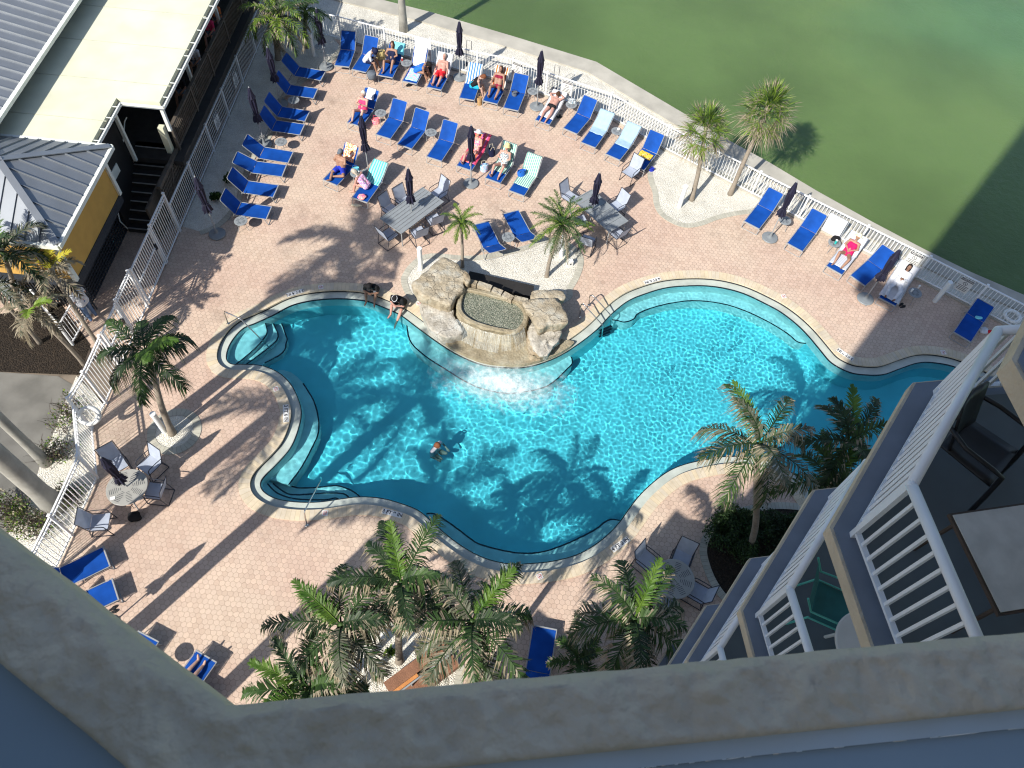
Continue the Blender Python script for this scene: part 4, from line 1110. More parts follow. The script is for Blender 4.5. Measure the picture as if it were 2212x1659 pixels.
rect_table([(1250,422), (1290,408), (1346,478), (1304,512)], 'grey rectangular table shaded by the date palm')
def round_table(px, label, r_=.56, z=.72):
    c = P(*px, z); r = empty('round_table', (c.x, c.y, 0), .5, label, 'table')
    MB().lathe([(r_ - .01, z - .02), (r_, z - .01), (r_, z), (r_ - .01, z + .006)], (0, 0, 0), 40).build('table_top', 'table_grey2', r)
    s = MB()
    for q in range(8):
        a = q * PI / 4
        for k in range(7):
            rr = r_ * (.3 + .62 * k / 7); s.box((math.cos(a) * rr, math.sin(a) * rr, z + .0075), (.012, .16 if rr > .25 else .09, .004), a)
    s.build('slot', 'charcoal', r)
    for k in range(4):
        a = k * PI / 2; MB().tube([(.3 * math.cos(a), .3 * math.sin(a), z - .02), (.42 * math.cos(a), .42 * math.sin(a), .01)], .018, 6).build('leg', 'silver', r)
mat('table_grey2', (0.33, 0.325, 0.30), 0.5, var=0.05, scale=6)
round_table(TC_, 'round grey slotted table with white card at the lower left')
round_table(TD, 'round dark slotted table in tower shade near hedge')
# ---- bollards
def bollard(px, label, h=1.05, top=None):
    p = P(*px); r = empty('bollard', (p.x, p.y, 0), label=label, cat='bollard light', group='white cylindrical bollards')
    MB().lathe([(.085, 0), (.085, h - .03), (.08, h - .005)], (0, 0, 0), 20).build('post', 'bollard_white', r, smooth=False)
    MB().lathe([(.092, h - .0), (.092, h + .03), (.085, h + .038)], (0, 0, 0), 20).build('cap', 'bollard_white', r)
bollard((678,121), 'white bollard under top left palms beside navy umbrella')
bollard((909,581), 'white bollard at left edge of fountain gravel')
bollard((1467,447), 'white bollard on gravel below sea-side palms')
bollard((1212,553), 'white bollard behind the date palm trunk')
bollard((2019,651), 'white bollard in tower shadow behind fence corner')
bollard((356,932), 'grey white bollard beside leaning coconut palm trunk')
bollard((1603,1252), 'white bollard beside dark hedge at lower right')
# ---- pool rails and ladder
def rail(pts, label, name='grab_rail'):
    """pts = [(px, z)]"""
    ws = [P(*p, z) for p, z in pts]; o = ws[0]
    r = empty(name, (o.x, o.y, 0), label=label, cat='handrail')
    sm = [ws[0]]
    for i in range(1, len(ws)):
        if i < len(ws) - 1:
            a = ws[i] + (ws[i - 1] - ws[i]).normalized() * .09; b_ = ws[i] + (ws[i + 1] - ws[i]).normalized() * .09; sm += [a, ws[i] * .5 + (a + b_) * .25, b_]
        else: sm.append(ws[i])
    MB().tube([p - Vector((o.x, o.y, 0)) for p in sm], .021, 8).build('tube', 'steel', r, smooth=True)
    for q in (0,): MB().lathe([(.05, 0.024), (.05, .04), (.03, .055)], (ws[q].x - o.x, ws[q].y - o.y, 0), 12).build('flange', 'steel', r)
rail([((493,700), 0), ((483,672), .8), ((520,689), .75), ((584,753), -.15)], 'steel handrail into the upper left pool steps')
rail([((663,1136), 0), ((657,1105), .75), ((690,1040), .5), ((672,1065), -.6)][:2] + [((695,1035), -.1), ((694,1034), -.5)], 'steel handrail into the lower left pool steps')
rail([((1252,686), 0), ((1255,657), .55), ((1260,656), .6), ((1303,704), .2), ((1298,732), -.6)], 'nearer steel ladder rail right of fountain', 'ladder_rail')
rail([((1272,660), 0), ((1274,638), .55), ((1280,637), .6), ((1322,684), .2), ((1316,712), -.6)], 'farther steel ladder rail right of fountain', 'ladder_rail')
for o in list(bpy.data.objects):
    if o.parent and o.parent.name.startswith(('grab_rail', 'ladder_rail')): o.cycles.is_caustics_receiver = True
ld = empty('ladder_steps', P(1308, 716, -.3), label='dark ladder treads in the pool between steel rails', cat='ladder')
for k in range(3):
    MB().bar((-.2, -.05, -.25 * k), (.2, .22, -.25 * k), .09, .03).build('tread', 'charcoal', ld)
# ================================================================ writing and signs
def text_mesh(s, size, name, m, parent, loc, M=None, bold=.0):
    cu = bpy.data.curves.new(name, 'FONT'); cu.body = s; cu.size = size; cu.align_x = 'CENTER'; cu.align_y = 'CENTER'; cu.offset = bold; cu.fill_mode = 'FRONT'
    t = bpy.data.objects.new(name, cu); COL.objects.link(t); bpy.context.view_layer.update()
    me = bpy.data.meshes.new_from_object(t.evaluated_get(bpy.context.evaluated_depsgraph_get())); bpy.data.objects.remove(t); bpy.data.curves.remove(cu)
    me.materials.clear(); me.materials.append(MATS[m]); o = bpy.data.objects.new(name, me); COL.objects.link(o); o.parent = parent
    o.matrix_local = Matrix.Translation(loc) @ (M or Matrix.Identity(4)); return o
mat('ink', (0.02, 0.02, 0.03), 0.5); mat('red_ink', (0.55, 0.06, 0.05), 0.5); mat('plate', (0.68, 0.68, 0.66), 0.35, var=.05, scale=9)
def marker(s, a, b, label):
    A_, B2 = P(*a, .03), P(*b, .03); c = (A_ + B2) / 2; d = B2 - A_; w = d.length
    r = empty('depth_marker', (c.x, c.y, 0.026), math.atan2(d.y, d.x), label, 'depth marker', 'pool depth markers')
    MB().box((0, 0, .002), (w, .17, .006)).build('plate', 'plate', r)
    text_mesh(s, .155, 'lettering', 'ink', r, (0, 0, .0062), bold=.004)
marker('3 FT 4 IN', (656,627), (619,638), 'depth marker reading 3 FT 4 IN on coping, top left')
marker('4 FT 6 IN', (1426,601), (1392,611), 'depth marker reading 4 FT 6 IN on far coping')
marker('3 FT 9 IN', (1843,777), (1809,754), 'depth marker reading 3 FT 9 IN by the tower shadow edge')
marker('3 FT 6 IN', (617,874), (618,912), 'depth marker reading 3 FT 6 IN on the left coping')
marker('3 FT 9 IN', (826,1103), (869,1114), 'depth marker reading 3 FT 9 IN on the near coping')
marker('4 FT 3 IN', (1322,1189), (1358,1163), 'depth marker reading 4 FT 3 IN on near right coping')
def wall_text(s, a, b, label):
    A_, B2 = P(*a, -.05), P(*b, -.05); c = (A_ + B2) / 2; d = B2 - A_
    r = empty('depth_lettering', (c.x, c.y, -.05), math.atan2(d.y, d.x), label, 'depth marker')
    MB().box((0, 0.0, 0), (d.length, .012, .10)).build('plate', 'plate', r)
    text_mesh(s, .10, 'lettering', 'ink', r, (0, .0075, 0), Matrix.Rotation(PI, 4, 'Z') @ Matrix.Rotation(PI / 2, 4, 'X') if False else Matrix.Rotation(PI, 4, 'Z') @ Matrix.Rotation(PI / 2, 4, 'X'), bold=.003)
def nodive(px, label):
    p = P(*px, .03); r = empty('no_diving_tile', (p.x, p.y, .026), random.random() * .6, label, 'marker tile', 'no diving tiles')
    MB().box((0, 0, .002), (.17, .17, .006)).build('plate', 'plate', r)
    q = MB(); n = 24
    for k in range(n):
        a, b = 2 * PI * k / n, 2 * PI * (k + 1) / n
        q.add([(math.cos(t) * rr, math.sin(t) * rr, .006) for t in (a, b) for rr in (.05, .062)], [(0, 1, 3, 2)])
    q.box((0, 0, .0065), (.11, .012, .001), .8); q.build('symbol', 'red_ink', r)
    MB().box((.0, -.01, .0062), (.06, .014, .001), -.6).lathe([(.012, .0058), (.012, .0066)], (.03, .02, 0), 10).build('figure', 'ink', r)
nodive((693,620), 'small no diving tile on the upper left coping')
nodive((1693,640), 'small no diving tile on coping below navy umbrella base')
nodive((596,840), 'small no diving tile on left coping above 3 FT 6 IN')
nodive((702,1108), 'small no diving tile beside lower left handrail')
nodive((1166,1245), 'small no diving tile on the near coping')
nodive((2038,761), 'small no diving tile on shaded coping at right')
nodive((905,655), 'small no diving tile near the people sitting at the pool edge')
def fence_sign(px, az, head, label, z=.75):
    p = P(*px, z); best = None
    segs = list(zip(FB, FB[1:])) if px[0] > 600 else [((FX, 31.0), (FX, 18.4))]
    for a_, b_ in segs:
        A_, B2 = Vector(a_), Vector(b_); d_ = B2 - A_; t_ = max(0, min(1, (p.xy - A_).dot(d_) / d_.length_squared)); q_ = A_ + d_ * t_
        if best is None or (q_ - p.xy).length < best[0]: best = ((q_ - p.xy).length, q_, math.atan2(d_.y, d_.x))
    p.x, p.y = best[1]; az = best[2] if px[0] > 600 else PI / 2
    r = empty('fence_sign', (p.x + .05 * math.sin(az), p.y - .05 * math.cos(az), z), az, label, 'sign', 'notice signs on the fence'); r.scale = (1.4, 1, 1.4)
    MB().box((0, 0, 0), (.34, .012, .46)).build('panel', 'plate', r)
    MB().box((0, -.008, .18), (.32, .004, .075)).build('header', 'ink', r)
    RX = Matrix.Rotation(PI / 2, 4, 'X')
    text_mesh(head, .075, 'lettering', 'plate', r, (0, -.0105, .18), RX, .001)
    q = MB(); n = 20
    for k in range(n):
        a, b = 2 * PI * k / n, 2 * PI * (k + 1) / n
        q.add([(math.cos(t) * rr, -.0075, .06 + math.sin(t) * rr) for t in (a, b) for rr in (.042, .054)], [(0, 1, 3, 2)])
    q.bar((-.035, -.008, .095), (.035, -.008, .025), .004, .010)
    for k in range(4): q.box((0, -.008, -.03 - k * .045), (.26 - .04 * (k % 2), .003, .014))
    q.build('print', 'ink', r)
def faz(i): d = Vector(FB[i + 1]) - Vector(FB[i]); return math.atan2(d.y, d.x)
fence_sign((1121,146), faz(3), 'NOTICE', 'white NOTICE sign on fence behind lounger with dark bag')
fence_sign((1234,176), faz(5), 'WARNING', 'white WARNING sign on fence above face down woman')
fence_sign((1976,556), faz(7), 'NOTICE', 'white NOTICE sign on fence at tower shadow corner')
fence_sign((2087,608), faz(8), 'WARNING', 'white WARNING sign on the shaded fence')
fence_sign((519,171), PI / 2, 'NOTICE', 'sign on left fence, nearer the top left palms')
fence_sign((476,262), PI / 2, 'NOTICE', 'sign on left fence, beside the ramp lattice')

# ================================================================ rock fountain
def nzc_(g, oc):
    n = g.N.new('ShaderNodeTexNoise'); n.inputs['Scale'].default_value = 2.5; n.inputs['Detail'].default_value = 4; g.L.new(oc, n.inputs['Vector']); return n.outputs['Color']
def stone_mat(name, c1, c2, c3, crack=.45):
    m, g, b, oc = newmat(name, 0.8, 0.3)
    a = g.noise(oc, 2.2, 8, 0.62); c = g.ramp(a, [(0.32, c1), (0.5, c2), (0.68, c3)])
    c = g.mix(1.0, c, g.ramp(g.noise(oc, 14, 5, .6), [(0.3, .82), (0.7, 1.1)]), 'MULTIPLY'); g.L.new(c, b.inputs['Base Color'])
    vo = g.N.new('ShaderNodeTexVoronoi'); vo.feature = 'DISTANCE_TO_EDGE'; vo.inputs['Scale'].default_value = .85; g.L.new(g.vmath('ADD', oc, g.vmath('SCALE', g.vmath('SUBTRACT', nzc_(g, oc), (.5, .5, .5)), .55)), vo.inputs['Vector'])
    ck = g.ramp(vo.outputs['Distance'], [(0.0, 0.0), (0.014, 1.0)]); c = g.mix(g.math('MULTIPLY', g.math('SUBTRACT', 1, ck), crack), c, (0.10, .07, .045)); g.L.new(c, b.inputs['Base Color'])
    hh = g.math('ADD', g.math('MULTIPLY', ck, .5 * crack), g.noise(oc, 6, 10, .7)); g.L.new(g.bump(hh, 1.0, 0.08), b.inputs['Normal'])
stone_mat('sandstone', (0.27, 0.22, 0.15), (0.43, 0.37, 0.275), (0.47, 0.45, 0.385))
stone_mat('sandstone_brown', (0.24, 0.18, 0.11), (0.36, 0.29, 0.20), (0.42, 0.37, 0.28))
stone_mat('limestone', (0.30, 0.27, 0.22), (0.47, 0.44, 0.385), (0.55, 0.54, 0.50))
stone_mat('wet_concrete', (0.24, 0.20, 0.13), (0.34, 0.29, 0.20), (0.40, 0.37, 0.28), 0.0)
fp = P(1060, 720, 0)
fo = empty('rock_fountain', (fp.x, fp.y, 0), label='sandstone boulder fountain with oval basin spilling into the pool', cat='fountain')
def rock(pxs, zt, zb, m='sandstone', shrink=.85, name='boulder', amp=.05, parent=None, dome=.05, n=6, tilt=(0, 0)):
    base = smooth_loop([P2(p, zt) for p in pxs], n); cx = sum(p[0] for p in base) / len(base); cy_ = sum(p[1] for p in base) / len(base)
    rows = []; lv = []
    for k, (sc, t) in enumerate([(shrink * .97, 0), (shrink, .15), ((shrink + 1) / 2, .45), (.985, .7), (1.0, .86), (1.0, .95), (.975, 1.0), (.85, 1.0), (.65, 1.0), (.42, 1.0), (.2, 1.0)]):
        rows.append((sc, t))
    mb = MB(); K = len(base)
    for sc, t in rows:
        for p in base:
            x = cx + (p[0] - cx) * sc; y = cy_ + (p[1] - cy_) * sc; z = zb + (zt - zb) * t + (dome * (1 - sc) if t == 1 else 0)
            z += (x - cx) * tilt[0] + (y - cy_) * tilt[1] if t > .5 else 0
            v = Vector((x, y, z)); nn = noise.fractal(v * 3.2, .8, 2, 5) * amp * 1.3 - abs(noise.noise(v * 5.5)) * amp * .8
            dx = Vector((x - cx, y - cy_, 0)); dx = dx.normalized() if dx.length > 1e-4 else dx
            v += dx * nn * (1 if t < 1 else .3) + Vector((0, 0, nn * (.6 if t >= .97 else .2)))
            mb.v.append((v.x - fp.x, v.y - fp.y, v.z))
    for r_ in range(len(rows) - 1):
        for i in range(K): a = r_ * K + i; b = r_ * K + (i + 1) % K; mb.f.append((a, b, b + K, a + K)); mb.mi.append(0)
    mb.f.append(tuple((len(rows) - 1) * K + i for i in range(K))); mb.mi.append(0)
    o = mb.build(name, m, parent or fo, smooth=True); return o
bpy_rock = rock
rock([(888,612),(902,600),(925,580),(950,557),(965,556),(990,572),(1010,587),(1013,598),(1001,612),(1003,622),(985,640),(972,657),(955,655),(935,648),(903,636)], .95, -.05, 'sandstone', .80, amp=.055)
rock([(905,660),(925,648),(955,657),(975,665),(985,690),(1000,720),(960,728),(925,705)], .42, -.1, 'limestone', .95, amp=.06)
rock([(1003,585),(1012,590),(1016,604),(1008,612),(1000,600)], 1.0, 0, 'sandstone_brown', .9, amp=.04)
rock([(1147,634),(1152,627),(1185,626),(1214,627),(1221,636),(1218,646),(1195,652),(1150,645)], .85, .3, 'sandstone', .85, amp=.03)
rock([(1129,654),(1151,644),(1180,643),(1203,646),(1214,660),(1223,675),(1229,692),(1217,700),(1186,702),(1164,712),(1155,700),(1150,684)], 1.0, .45, 'sandstone', .82, amp=.04)
rock([(1148,700),(1170,708),(1206,700),(1215,715),(1200,745),(1180,765),(1155,760),(1145,730)], .45, -.1, 'limestone', .95, amp=.12)
rock([(1140,712),(1160,715),(1172,740),(1180,765),(1150,768),(1140,745)], .35, -.1, 'sandstone_brown', 1.0, amp=.08)
# basin: thick oval lip, wall, gravel bed with water
Bpx = [(1000,640),(1010,628),(1040,633),(1075,642),(1106,650),(1122,660),(1131,676),(1128,695),(1112,710),(1085,708),(1050,700),(1018,688),(998,668)]
Bi = smooth_loop([P2(p, .72) for p in Bpx], 5)
Bo = offset_loop(Bi, .17)
nz_ = lambda i, a, f=.7: noise.noise((i * f, a, 0))
Bo = [(p[0] + .05 * nz_(i, 1, .35), p[1] + .05 * nz_(i, 5, .35)) for i, p in enumerate(Bo)]
mb = MB()
def lp0(l, dx=0): return [(p[0] - fp.x, p[1] - fp.y) for p in l]
for la, za, lb, zb in [(Bi, .46, Bi, .70), (Bi, .70, offset_loop(Bi, .03), .725), (offset_loop(Bi, .03), .725, offset_loop(Bi, .13), .72), (offset_loop(Bi, .13), .72, Bo, .66), (Bo, .66, offset_loop(Bo, -.04), .5), (offset_loop(Bo, -.04), .5, offset_loop(Bo, .10), .0), (offset_loop(Bo, .10), .0, offset_loop(Bo, .12), -.1)]:
    band(mb, lp0(la), lp0(lb), za, zb)
mb.build('basin', 'wet_concrete', fo)
g_ = sheet('basin_gravel', [lp0(Bi)], .60, 'fountain_gravel', None, fo)
wt_ = MATS['fountain_gravel'].node_tree.nodes['Principled BSDF']; wt_.inputs['Coat Weight'].default_value = 1; wt_.inputs['Coat Roughness'].default_value = .08; wt_.inputs['Coat IOR'].default_value = 1.33
m, g, b, oc = newmat('shallow_water_', 0.03); b.inputs['Transmission Weight'].default_value = 0.0
tb = g.N.new('ShaderNodeBsdfTransparent'); tb.inputs[0].default_value = (.75, .82, .74, 1); gl = g.N.new('ShaderNodeBsdfGlossy'); gl.inputs['Roughness'].default_value = .05
g.L.new(g.bump(g.noise(oc, 14, 4, .6), .5, .03), gl.inputs['Normal'])
fr = g.N.new('ShaderNodeFresnel'); fr.inputs[0].default_value = 1.33; mxs = g.N.new('ShaderNodeMixShader')
g.L.new(fr.outputs[0], mxs.inputs[0]); g.L.new(tb.outputs[0], mxs.inputs[1]); g.L.new(gl.outputs[0], mxs.inputs[2]); g.L.new(mxs.outputs[0], g.N['Material Output'].inputs[0])
# back wall of stacked stones, dark trough behind
for k, (a, b_) in enumerate([((1008,606),(1030,612)), ((1032,612),(1062,622)), ((1064,624),(1085,632)), ((1087,634),(1108,645)), ((1110,643),(1140,650))]):
    A_, B2 = P(*a, .8), P(*b_, .8); d = B2 - A_; c = (A_ + B2) / 2; q = MB().box((c.x - fp.x, c.y - fp.y, .40), (d.length * .97, .20, .82 + .03 * (k % 2)), math.atan2(d.y, d.x))
    q.build('back_stone', 'sandstone', fo)
A_, B2 = P(1010, 598, .35), P(1150, 630, .35); d = B2 - A_; c = (A_ + B2) / 2
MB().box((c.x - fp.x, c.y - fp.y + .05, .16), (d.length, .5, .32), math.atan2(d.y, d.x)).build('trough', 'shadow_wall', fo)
# apron between basin and rim, in wet concrete
ap_ = smooth_loop([P2(p, 0.0) for p in [(925,710),(960,700),(1000,690),(1110,700),(1160,720),(1215,735),(1240,742),(1200,768),(1143,786),(1106,789),(1053,784),(1010,770),(965,745)]], 4)
mb = MB(); mb.prism(lp0(ap_), -.25, .06); mb.build('apron', 'wet_concrete', fo)
# falling water: streaky sheets over the lip
m, g, b, oc = newmat('falling_water', 0.25, .5); b.inputs['Base Color'].default_value = (.85, .93, .95, 1)
uvn = g.N.new('ShaderNodeUVMap'); mp = g.N.new('ShaderNodeMapping'); mp.inputs['Scale'].default_value = (75, 1.6, 1); g.L.new(uvn.outputs[0], mp.inputs[0])
al = g.ramp(g.noise(mp.outputs[0], 1.0, 4, .7), [(0.44, 0.03), (0.74, 0.5)]); tb = g.N.new('ShaderNodeBsdfTransparent'); mxs = g.N.new('ShaderNodeMixShader')
g.L.new(al, mxs.inputs[0]); g.L.new(tb.outputs[0], mxs.inputs[1]); g.L.new(b.outputs[0], mxs.inputs[2]); g.L.new(mxs.outputs[0], g.N['Material Output'].inputs[0])
def fall(a, b_, out, label=None, z1=.70, z0=-.12, nu=24):
    A_, B2 = P(*a, z1), P(*b_, z1); d = (B2 - A_); nrm_ = Vector((d.y, -d.x, 0)).normalized(); mb = MB(); uv = []
    for i in range(nu + 1):
        for j in range(9):
            t = j / 8; z = z1 + .02 - (z1 - z0) * t ** 1.6; p = A_ + d * (i / nu) + nrm_ * (out * t + .03 * noise.noise((i * .5, t * 2, z1))); mb.v.append((p.x - fp.x, p.y - fp.y, z)); uv.append((i / nu * d.length, t))
    for i in range(nu):
        for j in range(8): k = i * 9 + j; mb.f.append((k, k + 9, k + 10, k + 1)); mb.mi.append(0)
    o = mb.build('waterfall', 'falling_water', fo, smooth=True, uv=uv); return o
fall((985,690), (1030,712), .30); fall((1030,712), (1082,725), .32); fall((1082,725), (1104,722), .22); fall((1104,722), (1130,706), .36)
# foam where it lands
m, g, b, oc = newmat('foam', 0.7, .3); b.inputs['Base Color'].default_value = (.80, .90, .92, 1)
c_ = g.vmath('SUBTRACT', oc, (0, 0, 0)); ln = g.vmath('LENGTH', g.vmath('MULTIPLY', oc, (1 / 2.3, 1 / 1.0, 0)), None, 1)
dens = g.math('SUBTRACT', 1.0, ln)
nzf = g.noise(oc, 4.5, 9, .68)
al = g.ramp(g.math('ADD', g.math('MULTIPLY', dens, .50), g.math('SUBTRACT', nzf, .40)), [(0.02, 0.0), (0.18, .10), (0.34, .28), (0.62, 0.88)])
tb = g.N.new('ShaderNodeBsdfTransparent'); mxs = g.N.new('ShaderNodeMixShader'); g.L.new(al, mxs.inputs[0]); g.L.new(tb.outputs[0], mxs.inputs[1]); g.L.new(b.outputs[0], mxs.inputs[2]); g.L.new(mxs.outputs[0], g.N['Material Output'].inputs[0])
fm = P(1085, 828, Wz + .03); q = MB().grid(lambda u, v: ((u - .5) * 5.0, (v - .5) * 2.3, .03 * noise.fractal((u * 14, v * 7, 3), 1, 2, 3)), 50, 24)
fo_ = q.build('foam', 'foam', smooth=True); fo_.location = (fm.x, fm.y, Wz + .035); fo_.rotation_euler = (0, 0, -.12); tag(fo_, 'white churning foam under the waterfall', 'foam', kind='stuff')

# ================================================================ palms and plants
def leafmat(name, c, c2=None, tr=.3, rough=.5):
    return mat(name, c, rough, col2=c2 or tuple(min(1, q * 1.5) for q in c), scale=2.5, trans=tr, spec=.4)
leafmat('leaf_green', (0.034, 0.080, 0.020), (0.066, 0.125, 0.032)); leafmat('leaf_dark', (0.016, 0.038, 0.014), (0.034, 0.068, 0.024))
leafmat('leaf_lime', (0.12, 0.21, 0.022), (0.23, 0.33, 0.045)); leafmat('leaf_dry', (0.19, 0.155, 0.10), (0.38, 0.33, 0.24), tr=.2)
leafmat('leaf_yellow', (0.34, 0.34, 0.03), (0.55, 0.48, 0.05)); leafmat('leaf_grey', (0.09, 0.11, 0.07), (0.20, 0.20, 0.14))
m, g, b, oc = newmat('palm_bark', .85, .2)
sp = g.N.new('ShaderNodeSeparateXYZ'); g.L.new(oc, sp.inputs[0]); zz = g.math('ADD', g.math('MULTIPLY', sp.outputs[2], 9), g.math('MULTIPLY', g.noise(oc, 3, 3), 1.5))
rg = g.ramp(g.math('FRACT', zz), [(0, .72), (.15, 1.0), (1, 1.05)]); c = g.mix(g.noise(oc, 6, 6), (.16, .13, .10), (.34, .30, .25)); g.L.new(g.mix(1, c, rg, 'MULTIPLY'), b.inputs['Base Color'])
mat('royal_bark', (0.30, 0.29, 0.26), .75, var=.15, scale=3, bump=.4, bscale=30, detail=8)
leafmat('leaf_fresh', (0.06, 0.14, 0.018), (0.12, 0.21, 0.03))
LM = ['leaf_green', 'leaf_dark', 'leaf_lime', 'leaf_dry', 'leaf_yellow', 'leaf_grey', 'leaf_fresh']
GRN, DRK, LIM, DRY, YEL, GRY = range(6); LM3 = LIM
def frond(mb, c, az, el, L_, droop, ll=.42, n=34, wl=.035, cols=(GRN, DRK), tip=DRY, tipp=.5, rng=random, vee=.5, curl=0.0, hang=.25, dryp=0.0):
    """pinnate leaf: arching rib with two rows of narrow leaflets"""
    pts = []; K = 14; p = Vector(c); e = el
    for i in range(K + 1):
        t = i / K; pts.append(p.copy()); ee = el - droop * t ** 1.5; a = az + curl * t
        p = p + Vector((math.cos(a) * math.cos(ee), math.sin(a) * math.cos(ee), math.sin(ee))) * (L_ / K)
    mb.tube(pts, [.018 * (1 - i / K) + .003 for i in range(K + 1)], 4, cols[0], cap=False)
    base_mi = rng.choice(cols)
    for i in range(n):
        t = .10 + .90 * (i + rng.random() * .6) / n
        f = t * K; k = min(K - 1, int(f)); o = pts[k].lerp(pts[k + 1], f - k); d = (pts[k + 1] - pts[k]).normalized()
        side = Vector((0, 0, 1)).cross(d)
        if side.length < .05: side = Vector((math.sin(az), -math.cos(az), 0))
        side.normalize(); upv = d.cross(side) * -1
        if upv.z < 0: upv = -upv
        ln = ll * (math.sin(PI * min(1, t * .88 + .10)) ** .6) * rng.uniform(.65, 1.18)
        for s in (-1, 1):
            fwd = .45 + .5 * t + rng.uniform(-.26, .26)
            dr = (side * s * math.cos(fwd) + d * math.sin(fwd) + upv * vee * rng.uniform(.1, 1)).normalized()
            q1 = o + dr * ln * .5 - Vector((0, 0, hang * .12 * ln)); q2 = o + dr * ln * .92 - Vector((0, 0, hang * ln * rng.uniform(.6, 1.6)))
            w = dr.cross(Vector((rng.uniform(-.3, .3), rng.uniform(-.3, .3), 1))).normalized() * wl * .5
            mi = DRY if rng.random() < dryp * (.4 + t) else (base_mi if rng.random() < .7 else rng.choice(cols)); tm_ = tip if rng.random() < tipp else mi
            mb.add([o - w * .7, o + w * .7, q1 + w, q1 - w], [(0, 1, 2, 3)], mi)
            mb.add([q1 - w, q1 + w, q2], [(0, 1, 2)], tm_)
            if rng.random() < .5 and tipp > .25: mb.add([q1 + w * .2, q1 + w * 1.3, q2 + side * s * ln * .12 - Vector((0, 0, ln * .1))], [(0, 1, 2)], tm_)
def trunk(path, r0, r1, root, m='palm_bark', n=10, flare=1.35):
    pts = smooth3(path); k = len(pts); rs = [r0 + (r1 - r0) * i / (k - 1) for i in range(k)]; rs[0] *= flare; rs[1] *= (flare + 1) / 2
    mb = MB(); mb.tube(pts, rs, n); return mb.build('trunk', m, root, smooth=True)
def smooth3(path, n=5):
    out = []; k = len(path); V = [Vector(p) for p in path]
    for i in range(k - 1):
        p0, p1, p2, p3 = V[max(0, i - 1)], V[i], V[i + 1], V[min(k - 1, i + 2)]
        for j in range(n):
            t = j / n; out.append(.5 * ((2 * p1) + (p2 - p0) * t + (2 * p0 - 5 * p1 + 4 * p2 - p3) * t * t + (3 * p1 - p0 - 3 * p2 + p3) * t ** 3))
    out.append(V[-1]); return out
def palm(base, crown, h, label, name='palm_tree', r=(.10, .07), nf=14, L_=1.7, ll=.42, cols=(GRN, DRK), tip=DRY, tipp=.5, seed=1, spread=(75, -25), droop=1.5, lime=1, bend=.25, n=34, wl=.035, bark='palm_bark', azs=None, vee=.4, hang=.3, dead=0, dryp=0.0, group=None, base_world=None, limec=6, limaz=None):
    rng = random.Random(seed)
    B0 = Vector((*base_world, 0)) if base_world else P(*base); Cw = P(*crown, h) if crown else Vector((B0.x, B0.y, h))
    root = empty(name, (B0.x, B0.y, 0), label=label, cat='palm tree', group=group)
    c = Vector((Cw.x - B0.x, Cw.y - B0.y, h))
    trunk([(0, 0, -.05), (c.x * bend, c.y * bend, h * .35), (c.x * (.45 + bend), c.y * (.45 + bend), h * .72), (c.x, c.y, h)], r[0], r[1], root, bark)
    if r[1] < .3:
        MB().tube([(c.x, c.y, h - .25), (c.x, c.y, h - .02), (c.x, c.y, h + .16)], [r[1] * 1.1, r[1] * 1.6, r[1] * .6], 8).build('crownshaft', 'leaf_grey' if dead else 'leaf_green', root, smooth=True)
    mb = MB(); c = c + Vector((0, 0, .08))
    for k in range(nf):
        az = azs[k % len(azs)] if azs else k * 2.399963 + rng.uniform(-.2, .2); t = k / max(1, nf - 1)
        el = math.radians(spread[0] + (spread[1] - spread[0]) * t + rng.uniform(-8, 8))
        dd = k >= nf - dead
        frond(mb, c, az, el, L_ * rng.uniform(.85, 1.08) * (.75 + .25 * min(1, t * 3)), droop * rng.uniform(.8, 1.15), ll, n, wl, (DRY, DRY, GRY) if dd else cols, tip, 1 if dd else tipp * rng.uniform(.3, 1.3), rng, vee, rng.uniform(-.3, .3), hang, dryp)
    for k in range(lime):
        frond(mb, c, (limaz if limaz is not None else rng.uniform(0, 6.28)) + k * .9, math.radians(rng.uniform(45, 62)), L_ * .85, droop * .5, ll * .8, n, wl, (limec,), limec, 0, rng, vee * .6, 0, hang * .4)
    mb.build('crown', LM, root); return root
# leaning coconut palm on the round island
palm((372,936), (316,762), 3.5, 'leaning coconut palm in round gravel island at left', r=(.11, .065), nf=9, L_=1.6, ll=.46, cols=(DRK, DRK, GRN), tipp=.28, seed=3, azs=[0.15, 1.35, 1.9, 2.7, 3.4, 4.1, 4.9, 5.6, 0.8], spread=(45, 0), droop=1.7, lime=2, limaz=-.9, n=64, hang=1.0, vee=.15, wl=.03)
# bottom row
palm((748,1470), (738,1352), 4.3, 'shaggy palm, leftmost full crown of the bottom row', nf=11, spread=(62, -12), seed=11, tipp=.62, lime=1, limaz=2.6, n=50, wl=.030, ll=.50, hang=.9, cols=(DRK, GRY, GRN), vee=.25, dryp=.10)
palm((863,1428), (868,1262), 4.7, 'palm leaning up toward the pool in the bottom row', nf=10, L_=1.72, seed=12, tipp=.9, lime=1, limaz=1.9, n=50, wl=.030, ll=.50, hang=.9, cols=(DRK, GRN, DRK), vee=.2, spread=(70, -10))
palm((1043,1455), (1020,1345), 4.5, 'shaggy palm, middle crown of the bottom row beside brown wall', nf=13, spread=(62, -12), L_=1.78, seed=13, tipp=.62, lime=1, limaz=.9, n=52, wl=.030, ll=.50, hang=.9, cols=(DRK, GRY, GRN), vee=.25, dryp=.10)
palm((1343,1440), (1368,1340), 4.3, 'shaggy palm, rightmost crown of the bottom row', nf=11, spread=(62, -12), L_=1.75, seed=14, tipp=.62, lime=1, limaz=1.2, n=50, wl=.030, ll=.50, hang=.9, cols=(DRK, GRY, GRN), vee=.25, dryp=.10)
